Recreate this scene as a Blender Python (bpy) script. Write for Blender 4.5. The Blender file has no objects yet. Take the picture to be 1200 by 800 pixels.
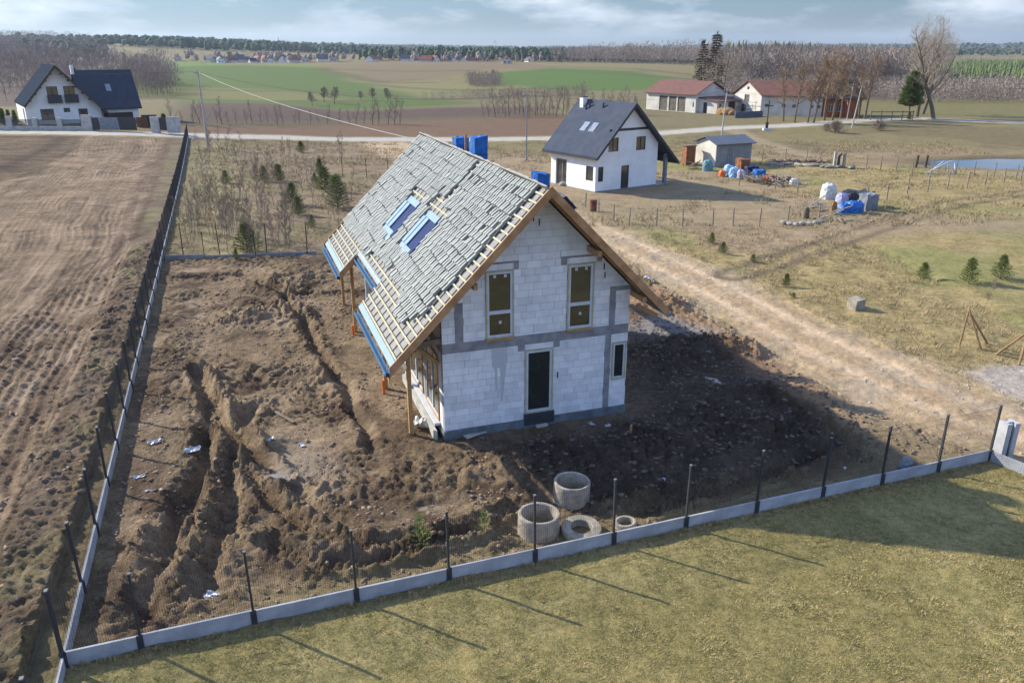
import bpy, bmesh, math, random
import numpy as np
from mathutils import Vector, Matrix

S = bpy.context.scene
COL = S.collection
random.seed(7)
rng = np.random.default_rng(11)

# ------------------------------------------------------------------ camera
CAM_F, CAM_PITCH, CAM_H = 930.0, 0.3537, 12.35          # focal length in photo pixels, tilt, height
cam = bpy.data.cameras.new('camera'); cam_o = bpy.data.objects.new('camera', cam); COL.objects.link(cam_o)
cam.sensor_width = 36.0; cam.lens = CAM_F / 1200 * 36
cam_o.location = (0, 0, CAM_H); cam_o.rotation_euler = (math.pi / 2 - CAM_PITCH, 0, 0)
cam.clip_start = 0.5; cam.clip_end = 30000
S.camera = cam_o

# ------------------------------------------------------------------ sky, sun, exposure
SUN_EL = math.radians(28.7)
sun_dir = Vector((-0.884 * math.cos(SUN_EL), 0.468 * math.cos(SUN_EL), math.sin(SUN_EL))).normalized()
SUN_ROT = math.atan2(sun_dir.x, sun_dir.y)
w = bpy.data.worlds.new('World'); S.world = w; w.use_nodes = True
nt = w.node_tree; N = nt.nodes; bg = N['Background']
sky = N.new('ShaderNodeTexSky'); sky.sky_type = 'NISHITA'; sky.sun_disc = False
sky.sun_elevation = SUN_EL; sky.sun_rotation = SUN_ROT; sky.air_density = 1.0; sky.dust_density = 0.0; sky.ozone_density = 3.0
tcw = N.new('ShaderNodeTexCoord')
mpw = N.new('ShaderNodeMapping'); mpw.inputs['Scale'].default_value = (1, 1, 3.6); mpw.inputs['Location'].default_value = (0.35, 0.0, 0.11)
nzw = N.new('ShaderNodeTexNoise'); nzw.inputs['Scale'].default_value = 5.5; nzw.inputs['Detail'].default_value = 8; nzw.inputs['Roughness'].default_value = 0.58
rpw = N.new('ShaderNodeValToRGB'); rpw.color_ramp.elements[0].position = 0.43; rpw.color_ramp.elements[1].position = 0.62
sepw = N.new('ShaderNodeSeparateXYZ')
mrw = N.new('ShaderNodeMapRange'); mrw.inputs[1].default_value = 0.004; mrw.inputs[2].default_value = 0.035
mulw = N.new('ShaderNodeMath'); mulw.operation = 'MULTIPLY'
mul2 = N.new('ShaderNodeMath'); mul2.operation = 'MULTIPLY'; mul2.inputs[1].default_value = 0.8
mxw = N.new('ShaderNodeMix'); mxw.data_type = 'RGBA'
# cloud whiteness with softly greyer undersides
nz2 = N.new('ShaderNodeTexNoise'); nz2.inputs['Scale'].default_value = 9; nz2.inputs['Detail'].default_value = 5
cmx = N.new('ShaderNodeMix'); cmx.data_type = 'RGBA'; cmx.inputs[6].default_value = (1.5, 1.8, 2.4, 1); cmx.inputs[7].default_value = (4.8, 5.0, 5.2, 1)
tint = N.new('ShaderNodeMix'); tint.data_type = 'RGBA'; tint.blend_type = 'MULTIPLY'; tint.inputs[0].default_value = 1.0
tint.inputs[7].default_value = (0.76, 0.91, 1.21, 1)
L = nt.links.new
L(tcw.outputs['Generated'], mpw.inputs[0]); L(mpw.outputs[0], nzw.inputs['Vector']); L(mpw.outputs[0], nz2.inputs['Vector'])
L(nzw.outputs['Fac'], rpw.inputs[0]); L(tcw.outputs['Generated'], sepw.inputs[0]); L(sepw.outputs['Z'], mrw.inputs[0])
L(rpw.outputs[0], mulw.inputs[0]); L(mrw.outputs[0], mulw.inputs[1]); L(mulw.outputs[0], mul2.inputs[0])
hz = N.new('ShaderNodeMapRange'); hz.interpolation_type = 'SMOOTHSTEP'; hz.inputs[1].default_value = -0.02; hz.inputs[2].default_value = 0.42; hz.inputs[3].default_value = 0.17; hz.inputs[4].default_value = 1.0
hzs = N.new('ShaderNodeVectorMath'); hzs.operation = 'SCALE'; L(sepw.outputs['Z'], hz.inputs[0]); L(sky.outputs[0], hzs.inputs[0]); L(hz.outputs[0], hzs.inputs['Scale'])
L(hzs.outputs[0], tint.inputs[6]); L(tint.outputs[2], mxw.inputs[6]); L(nz2.outputs['Fac'], cmx.inputs[0]); L(cmx.outputs[2], mxw.inputs[7])
L(mul2.outputs[0], mxw.inputs[0]); L(mxw.outputs[2], bg.inputs[0])
bg.inputs[1].default_value = 0.14
sl = bpy.data.lights.new('sun', 'SUN'); sun_o = bpy.data.objects.new('sun', sl); COL.objects.link(sun_o)
sl.energy = 3.9; sl.angle = math.radians(0.6); sl.color = (1.0, 0.925, 0.77)
sun_o.rotation_euler = sun_dir.to_track_quat('Z', 'Y').to_euler(); sun_o.location = (-60, 30, 60)
S.view_settings.view_transform = 'Standard'; S.view_settings.look = 'None'
S.view_settings.exposure = 1.1; S.view_settings.gamma = 1.0

# ------------------------------------------------------------------ numeric helpers
def ss(a, b, x):
    t = np.clip((np.asarray(x, float) - a) / (b - a), 0, 1); return t * t * (3 - 2 * t)
def _hash(ix, iy, seed):
    h = (ix.astype(np.int64) * 374761393 + iy.astype(np.int64) * 668265263 + seed * 974711) & 0x7fffffff
    h = ((h ^ (h >> 13)) * 1274126177) & 0x7fffffff
    return ((h ^ (h >> 16)) & 0xffff) / 65535.0
def vn(x, y, seed=0):
    x = np.asarray(x, float); y = np.asarray(y, float)
    ix = np.floor(x); iy = np.floor(y); fx = x - ix; fy = y - iy
    fx = fx * fx * fx * (fx * (fx * 6 - 15) + 10); fy = fy * fy * fy * (fy * (fy * 6 - 15) + 10)
    a = _hash(ix, iy, seed); b = _hash(ix + 1, iy, seed); c = _hash(ix, iy + 1, seed); d = _hash(ix + 1, iy + 1, seed)
    return (a + (b - a) * fx) * (1 - fy) + (c + (d - c) * fx) * fy
def fbm(x, y, sc, octv=4, seed=0, gain=0.5):
    s = 0; a = 1; t = 0
    for o in range(octv):
        s = s + a * vn(x * sc + o * 17.3, y * sc - o * 9.1, seed + o); t += a; a *= gain; sc *= 2.03
    return s / t
def hm(x, y):                                            # the large shape of the land
    x = np.asarray(x, float); y = np.asarray(y, float)
    h = 1.5 * ss(-25, -60, x) * ss(55, 110, y) * (1 - ss(150, 220, y))
    far = ss(190, 420, y)
    h = h + far * 1.8 * (fbm(x, y, 1 / 260., 3, 5) - 0.5) * 2
    h = h + 3.4 * np.exp(-((x + 130) / 170) ** 2 - ((y - 440) / 105) ** 2) + 2.4 * np.exp(-((x + 50) / 120) ** 2 - ((y - 590) / 75) ** 2) + 3.0 * ss(610, 760, y) * ss(160, -60, x)
    h = h + 2.2 * np.exp(-((x - 60) / 110) ** 2 - ((y - 470) / 120) ** 2)
    h = h + 15 * ss(-170, -620, x) * ss(480, 950, y) * (1 - ss(2500, 4000, y) * .5)
    h = h + 14 * ss(600, 1700, x) * ss(1600, 2800, y) + 10 * ss(3500, 6000, y)
    # pond hollow on the right
    return h
POND_C, POND_R = (65.0, 93.2), (18.0, 5.8)
CP, SP = math.cos(CAM_PITCH), math.sin(CAM_PITCH)
def at(px, py, z=None, dz=0.0):
    """point of the land seen at a photo pixel (used only to survey where things stand)"""
    dx = (px - 600) / CAM_F; b = (400 - py) / CAM_F
    dy = CP + b * SP; dzz = -SP + b * CP
    zz = 0.0 if z is None else z
    for _ in range(25):
        if dzz > -0.0015: dzz = -0.0015
        t = (zz + dz - CAM_H) / dzz
        x, y = dx * t, dy * t
        if z is not None: break
        zz = 0.5 * zz + 0.5 * float(hm(x, y))
    return Vector((x, y, zz + dz))
def seg_dist(X, Y, pl, want_t=False):
    best = np.full(X.shape, 1e9); bt = np.zeros(X.shape); acc = 0.0
    for (x0, y0), (x1, y1) in zip(pl[:-1], pl[1:]):
        dx, dy = x1 - x0, y1 - y0; l2 = dx * dx + dy * dy + 1e-9
        t = np.clip(((X - x0) * dx + (Y - y0) * dy) / l2, 0, 1)
        d = np.hypot(X - x0 - t * dx, Y - y0 - t * dy); m = d < best
        best = np.where(m, d, best); bt = np.where(m, acc + t * math.sqrt(l2), bt); acc += math.sqrt(l2)
    return (best, bt) if want_t else best
def inpoly(X, Y, poly):
    r = np.zeros(X.shape, bool); n = len(poly); j = n - 1
    for i in range(n):
        xi, yi = poly[i]; xj, yj = poly[j]
        c = ((yi > Y) != (yj > Y)) & (X < (xj - xi) * (Y - yi) / ((yj - yi) if yj != yi else 1e-9) + xi)
        r ^= c; j = i
    return r
def polymask(X, Y, poly, soft):
    """soft 0..1 membership of a polygon"""
    xs = [p[0] for p in poly]; ys = [p[1] for p in poly]
    out = np.zeros(X.shape)
    m = (X > min(xs) - soft) & (X < max(xs) + soft) & (Y > min(ys) - soft) & (Y < max(ys) + soft)
    if not m.any(): return out
    x, y = X[m], Y[m]
    d = seg_dist(x, y, list(poly) + [poly[0]]); d = np.where(inpoly(x, y, poly), d, -d)
    out[m] = np.clip(d / soft * .5 + .5, 0, 1); return out
def P2(pts): return [tuple(at(*p)[:2]) for p in pts]

# ------------------------------------------------------------------ object helpers
def tag(o, label=None, cat=None, group=None, kind=None):
    if label: o['label'] = label
    if cat: o['category'] = cat
    if group: o['group'] = group
    if kind: o['kind'] = kind
    return o
def empty(name, loc=(0, 0, 0), rz=0.0):
    o = bpy.data.objects.new(name, None); COL.objects.link(o); o.location = loc; o.rotation_euler = (0, 0, rz)
    o.empty_display_size = 0.3; return o
def link(name, me, parent=None, loc=None):
    o = bpy.data.objects.new(name, me); COL.objects.link(o)
    if parent: o.parent = parent
    if loc is not None: o.location = loc
    return o
def copy_tree(o, parent=None):
    c = o.copy(); COL.objects.link(c)
    if parent: c.parent = parent
    for ch in list(o.children): copy_tree(ch, c)
    return c
class MB:
    def __init__(s): s.v = []; s.f = []; s.m = []
    def add(s, vs, fs, m=0):
        b = len(s.v); s.v += [tuple(p) for p in vs]; s.f += [tuple(b + i for i in q) for q in fs]; s.m += [m] * len(fs); return s
    def box(s, x0, x1, y0, y1, z0, z1, m=0, M=None):
        vs = [Vector(p) for p in ((x0, y0, z0), (x1, y0, z0), (x1, y1, z0), (x0, y1, z0), (x0, y0, z1), (x1, y0, z1), (x1, y1, z1), (x0, y1, z1))]
        if M: vs = [M @ p for p in vs]
        return s.add(vs, [(0, 3, 2, 1), (4, 5, 6, 7), (0, 1, 5, 4), (1, 2, 6, 5), (2, 3, 7, 6), (3, 0, 4, 7)], m)
    def beam(s, p0, p1, w, h, m=0, up=(0, 0, 1)):
        p0, p1 = Vector(p0), Vector(p1); d = (p1 - p0).normalized(); up = Vector(up)
        sd = d.cross(up)
        if sd.length < 1e-4: sd = d.cross(Vector((1, 0, 0)))
        sd.normalize(); u = sd.cross(d).normalized(); vs = []
        for p in (p0, p1):
            for a, b in ((-1, -1), (1, -1), (1, 1), (-1, 1)): vs.append(p + sd * a * w / 2 + u * b * h / 2)
        return s.add(vs, [(3, 2, 1, 0), (4, 5, 6, 7), (0, 1, 5, 4), (1, 2, 6, 5), (2, 3, 7, 6), (3, 0, 4, 7)], m)
    def tube(s, p0, p1, r0, r1, n=6, m=0, cap=True):
        p0, p1 = Vector(p0), Vector(p1); d = (p1 - p0)
        if d.length < 1e-6: return s
        d.normalize(); a = d.cross(Vector((0, 0, 1)) if abs(d.z) < .95 else Vector((1, 0, 0))).normalized(); b = d.cross(a); vs = []
        for p, r in ((p0, r0), (p1, r1)):
            for k in range(n):
                t = 2 * math.pi * k / n; vs.append(p + (a * math.cos(t) + b * math.sin(t)) * r)
        fs = [(k, (k + 1) % n, n + (k + 1) % n, n + k) for k in range(n)]
        if cap: fs += [tuple(range(n - 1, -1, -1)), tuple(range(n, 2 * n))]
        return s.add(vs, fs, m)
    def lathe(s, prof, n=24, c=(0, 0, 0), m=0, jit=0.0):
        b = []; cx, cy, cz = c
        for r, z in prof:
            for k in range(n):
                t = 2 * math.pi * k / n; rr = r * (1 + random.uniform(-jit, jit)); b.append((cx + rr * math.cos(t), cy + rr * math.sin(t), cz + z))
        fs = []
        for i in range(len(prof) - 1):
            for k in range(n): fs.append((i * n + k, i * n + (k + 1) % n, (i + 1) * n + (k + 1) % n, (i + 1) * n + k))
        return s.add(b, fs, m)
    def prism(s, poly, ax0, ax1, fr, m=0):
        """poly of (a,b) in frame fr(a,b,depth), extruded from depth ax0 to ax1"""
        n = len(poly); vs = [fr(a, b, ax0) for a, b in poly] + [fr(a, b, ax1) for a, b in poly]
        fs = [tuple(range(n)), tuple(range(2 * n - 1, n - 1, -1))] + [(i, n + i, n + (i + 1) % n, (i + 1) % n) for i in range(n)]
        return s.add(vs, fs, m)
    def mesh(s, name, mats, smooth=False):
        me = bpy.data.meshes.new(name); me.from_pydata(s.v, [], s.f)
        for q in (mats if isinstance(mats, (list, tuple)) else [mats]): me.materials.append(q)
        if any(s.m): me.polygons.foreach_set('material_index', s.m)
        if smooth: me.polygons.foreach_set('use_smooth', [True] * len(s.f))
        bm = bmesh.new(); bm.from_mesh(me); bmesh.ops.recalc_face_normals(bm, faces=bm.faces); bm.to_mesh(me); bm.free()
        return me
    def build(s, name, mats, parent=None, smooth=False, loc=None, label=None):
        o = link(name, s.mesh(name, mats, smooth), parent, loc)
        if label: o['label'] = label
        return o
def np_mesh(name, V, F, mat, smooth=True):
    """fast mesh from arrays; F is (n,3) or (n,4)"""
    me = bpy.data.meshes.new(name); k = F.shape[1]
    me.vertices.add(len(V)); me.vertices.foreach_set('co', np.ascontiguousarray(V, np.float32).ravel())
    me.loops.add(F.size); me.loops.foreach_set('vertex_index', np.ascontiguousarray(F, np.int32).ravel())
    me.polygons.add(len(F)); me.polygons.foreach_set('loop_start', np.arange(0, F.size, k, dtype=np.int32))
    if smooth: me.polygons.foreach_set('use_smooth', np.ones(len(F), bool))
    me.update(calc_edges=True); me.materials.append(mat); return me
def clip(poly, a, b, c):                                 # keep a*x+b*y<=c
    out = []
    for i in range(len(poly)):
        p, q = poly[i - 1], poly[i]; dp, dq = a * p[0] + b * p[1] - c, a * q[0] + b * q[1] - c
        if (dp <= 0) != (dq <= 0):
            t = dp / (dp - dq); out.append((p[0] + t * (q[0] - p[0]), p[1] + t * (q[1] - p[1])))
        if dq <= 0: out.append(q)
    return out
def area(p): return abs(sum(p[i - 1][0] * p[i][1] - p[i][0] * p[i - 1][1] for i in range(len(p)))) / 2 if len(p) > 2 else 0
def minus(rects, hole):
    out = []; hx0, hx1, hz0, hz1 = hole
    for x0, x1, z0, z1 in rects:
        if hx0 >= x1 - 1e-6 or hx1 <= x0 + 1e-6 or hz0 >= z1 - 1e-6 or hz1 <= z0 + 1e-6: out.append((x0, x1, z0, z1)); continue
        if hx0 > x0: out.append((x0, hx0, z0, z1))
        if hx1 < x1: out.append((hx1, x1, z0, z1))
        a, b = max(x0, hx0), min(x1, hx1)
        if hz0 > z0: out.append((a, b, z0, hz0))
        if hz1 < z1: out.append((a, b, hz1, z1))
    return out
def wall_panel(mb, outer, holes, d0, d1, fr, m=0):
    """a wall of thickness d0..d1 with real rectangular openings"""
    xs = sorted({p[0] for p in outer} | {h[0] for h in holes} | {h[1] for h in holes})
    zs = sorted({min(p[1] for p in outer), max(p[1] for p in outer)} | {h[2] for h in holes} | {h[3] for h in holes})
    c = (sum(p[0] for p in outer) / len(outer), sum(p[1] for p in outer) / len(outer))
    for x0, x1 in zip(xs[:-1], xs[1:]):
        for z0, z1 in zip(zs[:-1], zs[1:]):
            cx, cz = (x0 + x1) / 2, (z0 + z1) / 2
            if any(h[0] < cx < h[1] and h[2] < cz < h[3] for h in holes): continue
            q = [(x0, z0), (x1, z0), (x1, z1), (x0, z1)]
            for i in range(len(outer)):
                p0, p1 = outer[i - 1], outer[i]; a, b = p1[1] - p0[1], -(p1[0] - p0[0]); k = a * p0[0] + b * p0[1]
                if a * c[0] + b * c[1] > k: a, b, k = -a, -b, -k
                q = clip(q, a, b, k)
                if len(q) < 3: break
            if area(q) > 1e-4:
                n = len(q); mb.add([fr(x, z, d0) for x, z in q] + [fr(x, z, d1) for x, z in q], [tuple(range(n)), tuple(range(2 * n - 1, n - 1, -1))], m)
    for h in holes:
        c4 = [(h[0], h[2]), (h[1], h[2]), (h[1], h[3]), (h[0], h[3])]
        mb.add([fr(x, z, d0) for x, z in c4] + [fr(x, z, d1) for x, z in c4], [(i, (i + 1) % 4, 4 + (i + 1) % 4, 4 + i) for i in range(4)], m)
    n = len(outer); mb.add([fr(x, z, d0) for x, z in outer] + [fr(x, z, d1) for x, z in outer], [(i, (i + 1) % n, n + (i + 1) % n, n + i) for i in range(n)], m)

# ------------------------------------------------------------------ materials
def mat(name, c, c2=None, scale=6.0, rough=0.8, bump=0.0, bscale=None, spec=0.3, metal=0.0, detail=5, lo=0.38, hi=0.62, stretch=None, rand=0.0):
    m = bpy.data.materials.new(name); m.use_nodes = True; t = m.node_tree; b = t.nodes['Principled BSDF']; ln = t.links.new
    b.inputs['Roughness'].default_value = rough; b.inputs['Specular IOR Level'].default_value = spec; b.inputs['Metallic'].default_value = metal
    tc = t.nodes.new('ShaderNodeTexCoord'); vec = tc.outputs['Object']
    if stretch:
        mp = t.nodes.new('ShaderNodeMapping'); mp.inputs['Scale'].default_value = stretch; ln(vec, mp.inputs[0]); vec = mp.outputs[0]
    c2 = c2 or tuple(q * .72 for q in c)
    n = t.nodes.new('ShaderNodeTexNoise'); n.inputs['Scale'].default_value = scale; n.inputs['Detail'].default_value = detail; n.inputs['Roughness'].default_value = .6
    ln(vec, n.inputs['Vector'])
    r = t.nodes.new('ShaderNodeMapRange'); r.inputs[1].default_value = lo; r.inputs[2].default_value = hi; ln(n.outputs['Fac'], r.inputs[0])
    mx = t.nodes.new('ShaderNodeMix'); mx.data_type = 'RGBA'; mx.inputs[6].default_value = (*c, 1); mx.inputs[7].default_value = (*c2, 1); ln(r.outputs[0], mx.inputs[0])
    out = mx.outputs[2]
    if rand:
        oi = t.nodes.new('ShaderNodeObjectInfo'); mr = t.nodes.new('ShaderNodeMapRange'); mr.inputs[3].default_value = 1 - rand; mr.inputs[4].default_value = 1 + rand; ln(oi.outputs['Random'], mr.inputs[0])
        hv = t.nodes.new('ShaderNodeVectorMath'); hv.operation = 'SCALE'; ln(out, hv.inputs[0]); ln(mr.outputs[0], hv.inputs['Scale']); out = hv.outputs[0]
    ln(out, b.inputs['Base Color'])
    if bump:
        n2 = t.nodes.new('ShaderNodeTexNoise'); n2.inputs['Scale'].default_value = bscale or scale * 4; n2.inputs['Detail'].default_value = 4; ln(vec, n2.inputs['Vector'])
        bp = t.nodes.new('ShaderNodeBump'); bp.inputs['Strength'].default_value = bump; bp.inputs['Distance'].default_value = 0.03; ln(n2.outputs['Fac'], bp.inputs['Height']); ln(bp.outputs[0], b.inputs['Normal'])
    return m
M = {}
M['aac'] = mat('white_aerated_concrete', (.74, .74, .74), (.58, .59, .61), 1.9, .93, .4, 30, .1, rand=.10, lo=.42, hi=.72)
M['mortar'] = mat('grey_mortar', (.36, .36, .37), (.26, .26, .27), 6, .95)
M['concrete'] = mat('cast_concrete', (.29, .29, .30), (.19, .19, .20), 2.2, .92, .3, 20, .15)
M['pale_concrete'] = mat('pale_concrete', (.46, .45, .41), (.33, .32, .29), 2.5, .9, .3, 25, .2)
M['ring_concrete'] = mat('weathered_ring_concrete', (.40, .36, .29), (.24, .21, .17), 3.0, .95, .5, 18, .15)
M['plinth'] = mat('concrete_plinth_board', (.42, .43, .45), (.31, .32, .34), 1.6, .9, .35, 22, .2, rand=.08)
M['dark_plinth'] = mat('bitumen_coated_base', (.16, .19, .20), (.10, .115, .12), 2.5, .8, .2, 14)
M['timber'] = mat('fresh_timber', (.46, .27, .11), (.33, .18, .07), 3, .75, .15, 12, stretch=(1, 1, 6))
M['rafter'] = mat('planed_barge_timber', (.44, .25, .12), (.29, .155, .07), 2.2, .75, .15, 14)
M['stake_wood'] = mat('raw_brown_pole', (.33, .21, .115), (.22, .14, .075), 4, .9)
M['batten'] = mat('impregnated_batten', (.43, .42, .285), (.33, .32, .205), 3, .8, rand=.05)
M['old_wood'] = mat('weathered_wood', (.22, .17, .12), (.12, .09, .065), 4, .9, .3, 22, stretch=(1, 1, 5))
M['post_wood'] = mat('grey_fence_wood', (.30, .26, .21), (.19, .16, .13), 5, .9)
M['dark_wood'] = mat('dark_boards', (.085, .06, .045), (.045, .035, .028), 5, .85, stretch=(8, 8, 1))
M['membrane'] = mat('roof_membrane', (.27, .26, .245), (.21, .20, .19), 5, .85, .1, 30)
M['tile'] = mat('grey_roof_tile', (.30, .315, .29), (.22, .235, .215), 3, .6, .1, 40, .35, rand=.10)
M['blue_film'] = mat('blue_film_metal', (.075, .20, .34), (.05, .14, .26), 3, .45, .05, 20, .5)
M['blue_light'] = mat('pale_blue_film', (.085, .21, .36), (.06, .155, .28), 4, .5, .05, 20, .5)
M['blue_dark'] = mat('deep_blue_flashing', (.006, .03, .13), (.004, .018, .07), 4, .7, spec=.1)
M['tarp'] = mat('blue_tarpaulin', (.018, .16, .48), (.01, .09, .33), 4, .5, .7, 9, .4)
M['navy'] = mat('navy_wrap', (.02, .03, .10), (.012, .016, .04), 5, .5)
M['white_frame'] = mat('white_window_frame', (.56, .58, .61), (.48, .50, .53), 3, .5)
M['render'] = mat('white_render', (.80, .79, .77), (.71, .70, .68), .8, .9, .1, 40)
M['graphite'] = mat('graphite_frame', (.035, .035, .04), (.05, .05, .055), 5, .5)
M['slate'] = None
M['black'] = mat('black_steel', (.034, .037, .042), (.05, .053, .058), 6, .5)
M['needle_bright'] = mat('bright_pine_needles', (.30, .34, .09), (.18, .22, .06), 5, .8)
M['galv'] = mat('dark_cap', (.16, .17, .18), (.1, .105, .11), 6, .6)
M['wire'] = mat('black_wire', (.02, .022, .026), (.03, .032, .036), 8, .5)
M['lime_wall'] = mat('limewashed_wall', (.62, .60, .55), (.46, .43, .37), .5, .95, .2, 10, lo=.36, hi=.7)
M['rust_roof'] = None
M['brick'] = mat('orange_brick', (.36, .115, .055), (.25, .075, .04), 3, .9, .2, 14)
M['bark'] = mat('grey_bark', (.20, .16, .12), (.12, .095, .07), 6, .95, .4, 12)
M['twig_pale'] = mat('pale_twigs', (.46, .39, .31), (.33, .27, .21), 3, .95)
M['birch'] = mat('pale_sapling_bark', (.26, .20, .155), (.16, .12, .095), 9, .9)
M['twig'] = mat('twigs', (.33, .265, .20), (.24, .19, .145), 3, .95, rand=.2)
M['twig_warm'] = mat('budding_twigs', (.36, .24, .14), (.25, .17, .10), 3, .95, rand=.15)
M['needle'] = mat('pine_needles', (.20, .235, .065), (.11, .14, .04), 5, .8, rand=.25)
M['needle_brown'] = mat('sparse_brown_needles', (.11, .072, .042), (.06, .05, .03), 4, .9)
M['thuja'] = mat('evergreen_foliage', (.23, .27, .065), (.12, .15, .04), 3, .85)
M['tarp_white'] = mat('white_sack', (.66, .65, .62), (.5, .5, .48), 5, .7, .5, 14)
M['plastic'] = mat('clear_plastic_scrap', (.38, .41, .45), (.24, .27, .31), 9, .35, .6, 20, .5)
M['rust'] = mat('rusty_steel', (.22, .09, .045), (.10, .05, .03), 5, .85)
M['orange'] = mat('orange_plastic', (.75, .16, .03), (.6, .12, .02), 5, .5)
M['grey_metal'] = mat('grey_sheet', (.22, .24, .26), (.16, .17, .19), 3, .6)
M['stone'] = mat('field_stone', (.34, .32, .28), (.22, .20, .17), 5, .9, .4, 14, rand=.2)
def glassy(name, c, rough=.06, ior=1.9):
    m = mat(name, c, tuple(q * .7 for q in c), 2, rough, 0, None, .6); m.node_tree.nodes['Principled BSDF'].inputs['IOR'].default_value = ior; return m
M['glass'] = glassy('window_glass', (.03, .034, .028), .05, 1.7)
M['far_glass'] = glassy('far_window_glass', (.03, .032, .036), .1)
M['bright_glass'] = glassy('roof_window_glass', (.22, .26, .31), .25)
def striped(name, c, c2, axis, pitch, rough=.7, sharp=.3, metal=0.0, spec=.3, noise=.35):
    """sheet or slate courses: fine relief plus a little tone from course to course"""
    m = bpy.data.materials.new(name); m.use_nodes = True; t = m.node_tree; b = t.nodes['Principled BSDF']; ln = t.links.new
    tc = t.nodes.new('ShaderNodeTexCoord'); sp = t.nodes.new('ShaderNodeSeparateXYZ'); ln(tc.outputs['Object'], sp.inputs[0])
    mu = t.nodes.new('ShaderNodeMath'); mu.operation = 'DIVIDE'; mu.inputs[1].default_value = pitch; ln(sp.outputs[axis], mu.inputs[0])
    fr = t.nodes.new('ShaderNodeMath'); fr.operation = 'FRACT'; ln(mu.outputs[0], fr.inputs[0])
    n = t.nodes.new('ShaderNodeTexNoise'); n.inputs['Scale'].default_value = 1.1; n.inputs['Detail'].default_value = 8; n.inputs['Roughness'].default_value = .7; ln(tc.outputs['Object'], n.inputs['Vector'])
    mr = t.nodes.new('ShaderNodeMapRange'); mr.inputs[1].default_value = .5 - noise / 2; mr.inputs[2].default_value = .5 + noise / 2; ln(n.outputs['Fac'], mr.inputs[0])
    mx = t.nodes.new('ShaderNodeMix'); mx.data_type = 'RGBA'; mx.inputs[6].default_value = (*c, 1); mx.inputs[7].default_value = (*c2, 1); ln(mr.outputs[0], mx.inputs[0]); ln(mx.outputs[2], b.inputs['Base Color'])
    bp = t.nodes.new('ShaderNodeBump'); bp.inputs['Strength'].default_value = sharp; bp.inputs['Distance'].default_value = .04; ln(fr.outputs[0], bp.inputs['Height']); ln(bp.outputs[0], b.inputs['Normal'])
    b.inputs['Roughness'].default_value = rough; b.inputs['Metallic'].default_value = metal; b.inputs['Specular IOR Level'].default_value = spec
    return m
M['slate'] = striped('graphite_flat_tiles', (.078, .091, .12), (.055, .066, .09), 2, .34, .95, .5, spec=.04)
M['slate_blue'] = striped('dark_glazed_tiles', (.045, .058, .08), (.03, .040, .06), 2, .34, .62, .9, spec=.2)
M['rust_roof'] = striped('rusty_red_roof_sheets', (.19, .082, .062), (.115, .06, .05), 0, .5, .8, .5, noise=.3)
M['shed_sheet'] = striped('shed_roof_sheet', (.12, .14, .17), (.085, .10, .125), 0, .25, .55, .5)
M['shed_wall'] = striped('shed_wall_boards', (.30, .30, .29), (.20, .20, .20), 0, .3, .85, .5)
M['barn_door'] = striped('grey_barn_boards', (.17, .15, .125), (.10, .09, .075), 0, .25, .9, .8, noise=.25)
M['slate_matte'] = striped('dark_matte_tiles', (.04, .052, .07), (.028, .037, .052), 2, .34, 1.0, .25, spec=.0)

# ------------------------------------------------------------------ ground: survey lines
F0, F1 = (-9.53, 13.51), (15.24, 22.50)                  # front fence
LDIR = (-0.334, 0.9425)                                   # left fence runs back along this
LEND = (F0[0] + LDIR[0] * 108, F0[1] + LDIR[1] * 108)
def pl(*pts): return P2(pts)
TRACK_LO = pl((1330, 575), (1165, 528), (1080, 505), (990, 468), (900, 412), (820, 362), (760, 322), (700, 278), (620, 236), (540, 207), (455, 186), (425, 172), (420, 166))
TRACK_HI = pl((1330, 500), (1200, 474), (1110, 436), (960, 372), (860, 322), (760, 282), (690, 258), (640, 226), (560, 192), (500, 174), (470, 166))
REAR = pl((193, 304), (240, 303), (300, 301), (372, 298))
ROAD = pl((-160, 150), (0, 154.5), (120, 156.5), (215, 158.5), (330, 161), (450, 163.5), (560, 163.5), (660, 162), (740, 158.5), (800, 154), (850, 150), (920, 147.5), (985, 143), (1040, 139.5), (1075, 138.5), (1120, 141), (1200, 144), (1330, 147))
PLOT = [F0, F1] + TRACK_LO[2:9] + [tuple(at(560, 240)[:2]), REAR[3], REAR[0]]
LAWN = [(-9.5, 13.4), F1, tuple(at(1205, 558)[:2]), (40, 12), (40, -12), (-8.0, -12), (-8.0, 9.0)]
PLOUGH = [(-8.8, 9.0), (-6, -12), (-90, -12), (-160, 60), tuple(at(-300, 157)[:2]), tuple(at(0, 159)[:2]), tuple(at(200, 163.5)[:2]), LEND]
GREY_SPUR = pl((1330, 430), (1200, 426), (1128, 432), (1140, 445), (1200, 470), (1330, 500))
SIDE_TRACK = pl((860, 322), (960, 290), (1040, 262), (1110, 240), (1200, 226), (1320, 205))
FARM_TRACK = pl((860, 152), (885, 165), (925, 178), (970, 187), (1030, 192))
TRENCH = [   # polyline, half width, depth, spoil height
    (pl((250, 470), (228, 560), (200, 625), (172, 690), (160, 728)), .30, .60, .34),
    (pl((295, 480), (272, 537), (262, 600), (256, 650), (246, 694)), .26, .42, .30),
    (pl((331, 345), (372, 400), (400, 450), (436, 528)), .20, .55, .22),
    (pl((205, 325), (280, 322), (335, 346)), .3, .3, .2),
    (pl((350, 345), (400, 343), (470, 345)), .18, .3, .15),
    (pl((150, 640), (148, 700), (135, 740)), .25, .25, .12),
    (pl((345, 565), (420, 640), (520, 672), (600, 640)), .20, .18, .10),
    (pl((420, 520), (480, 528), (560, 522), (640, 560)), .16, .16, .10),
]
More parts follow.
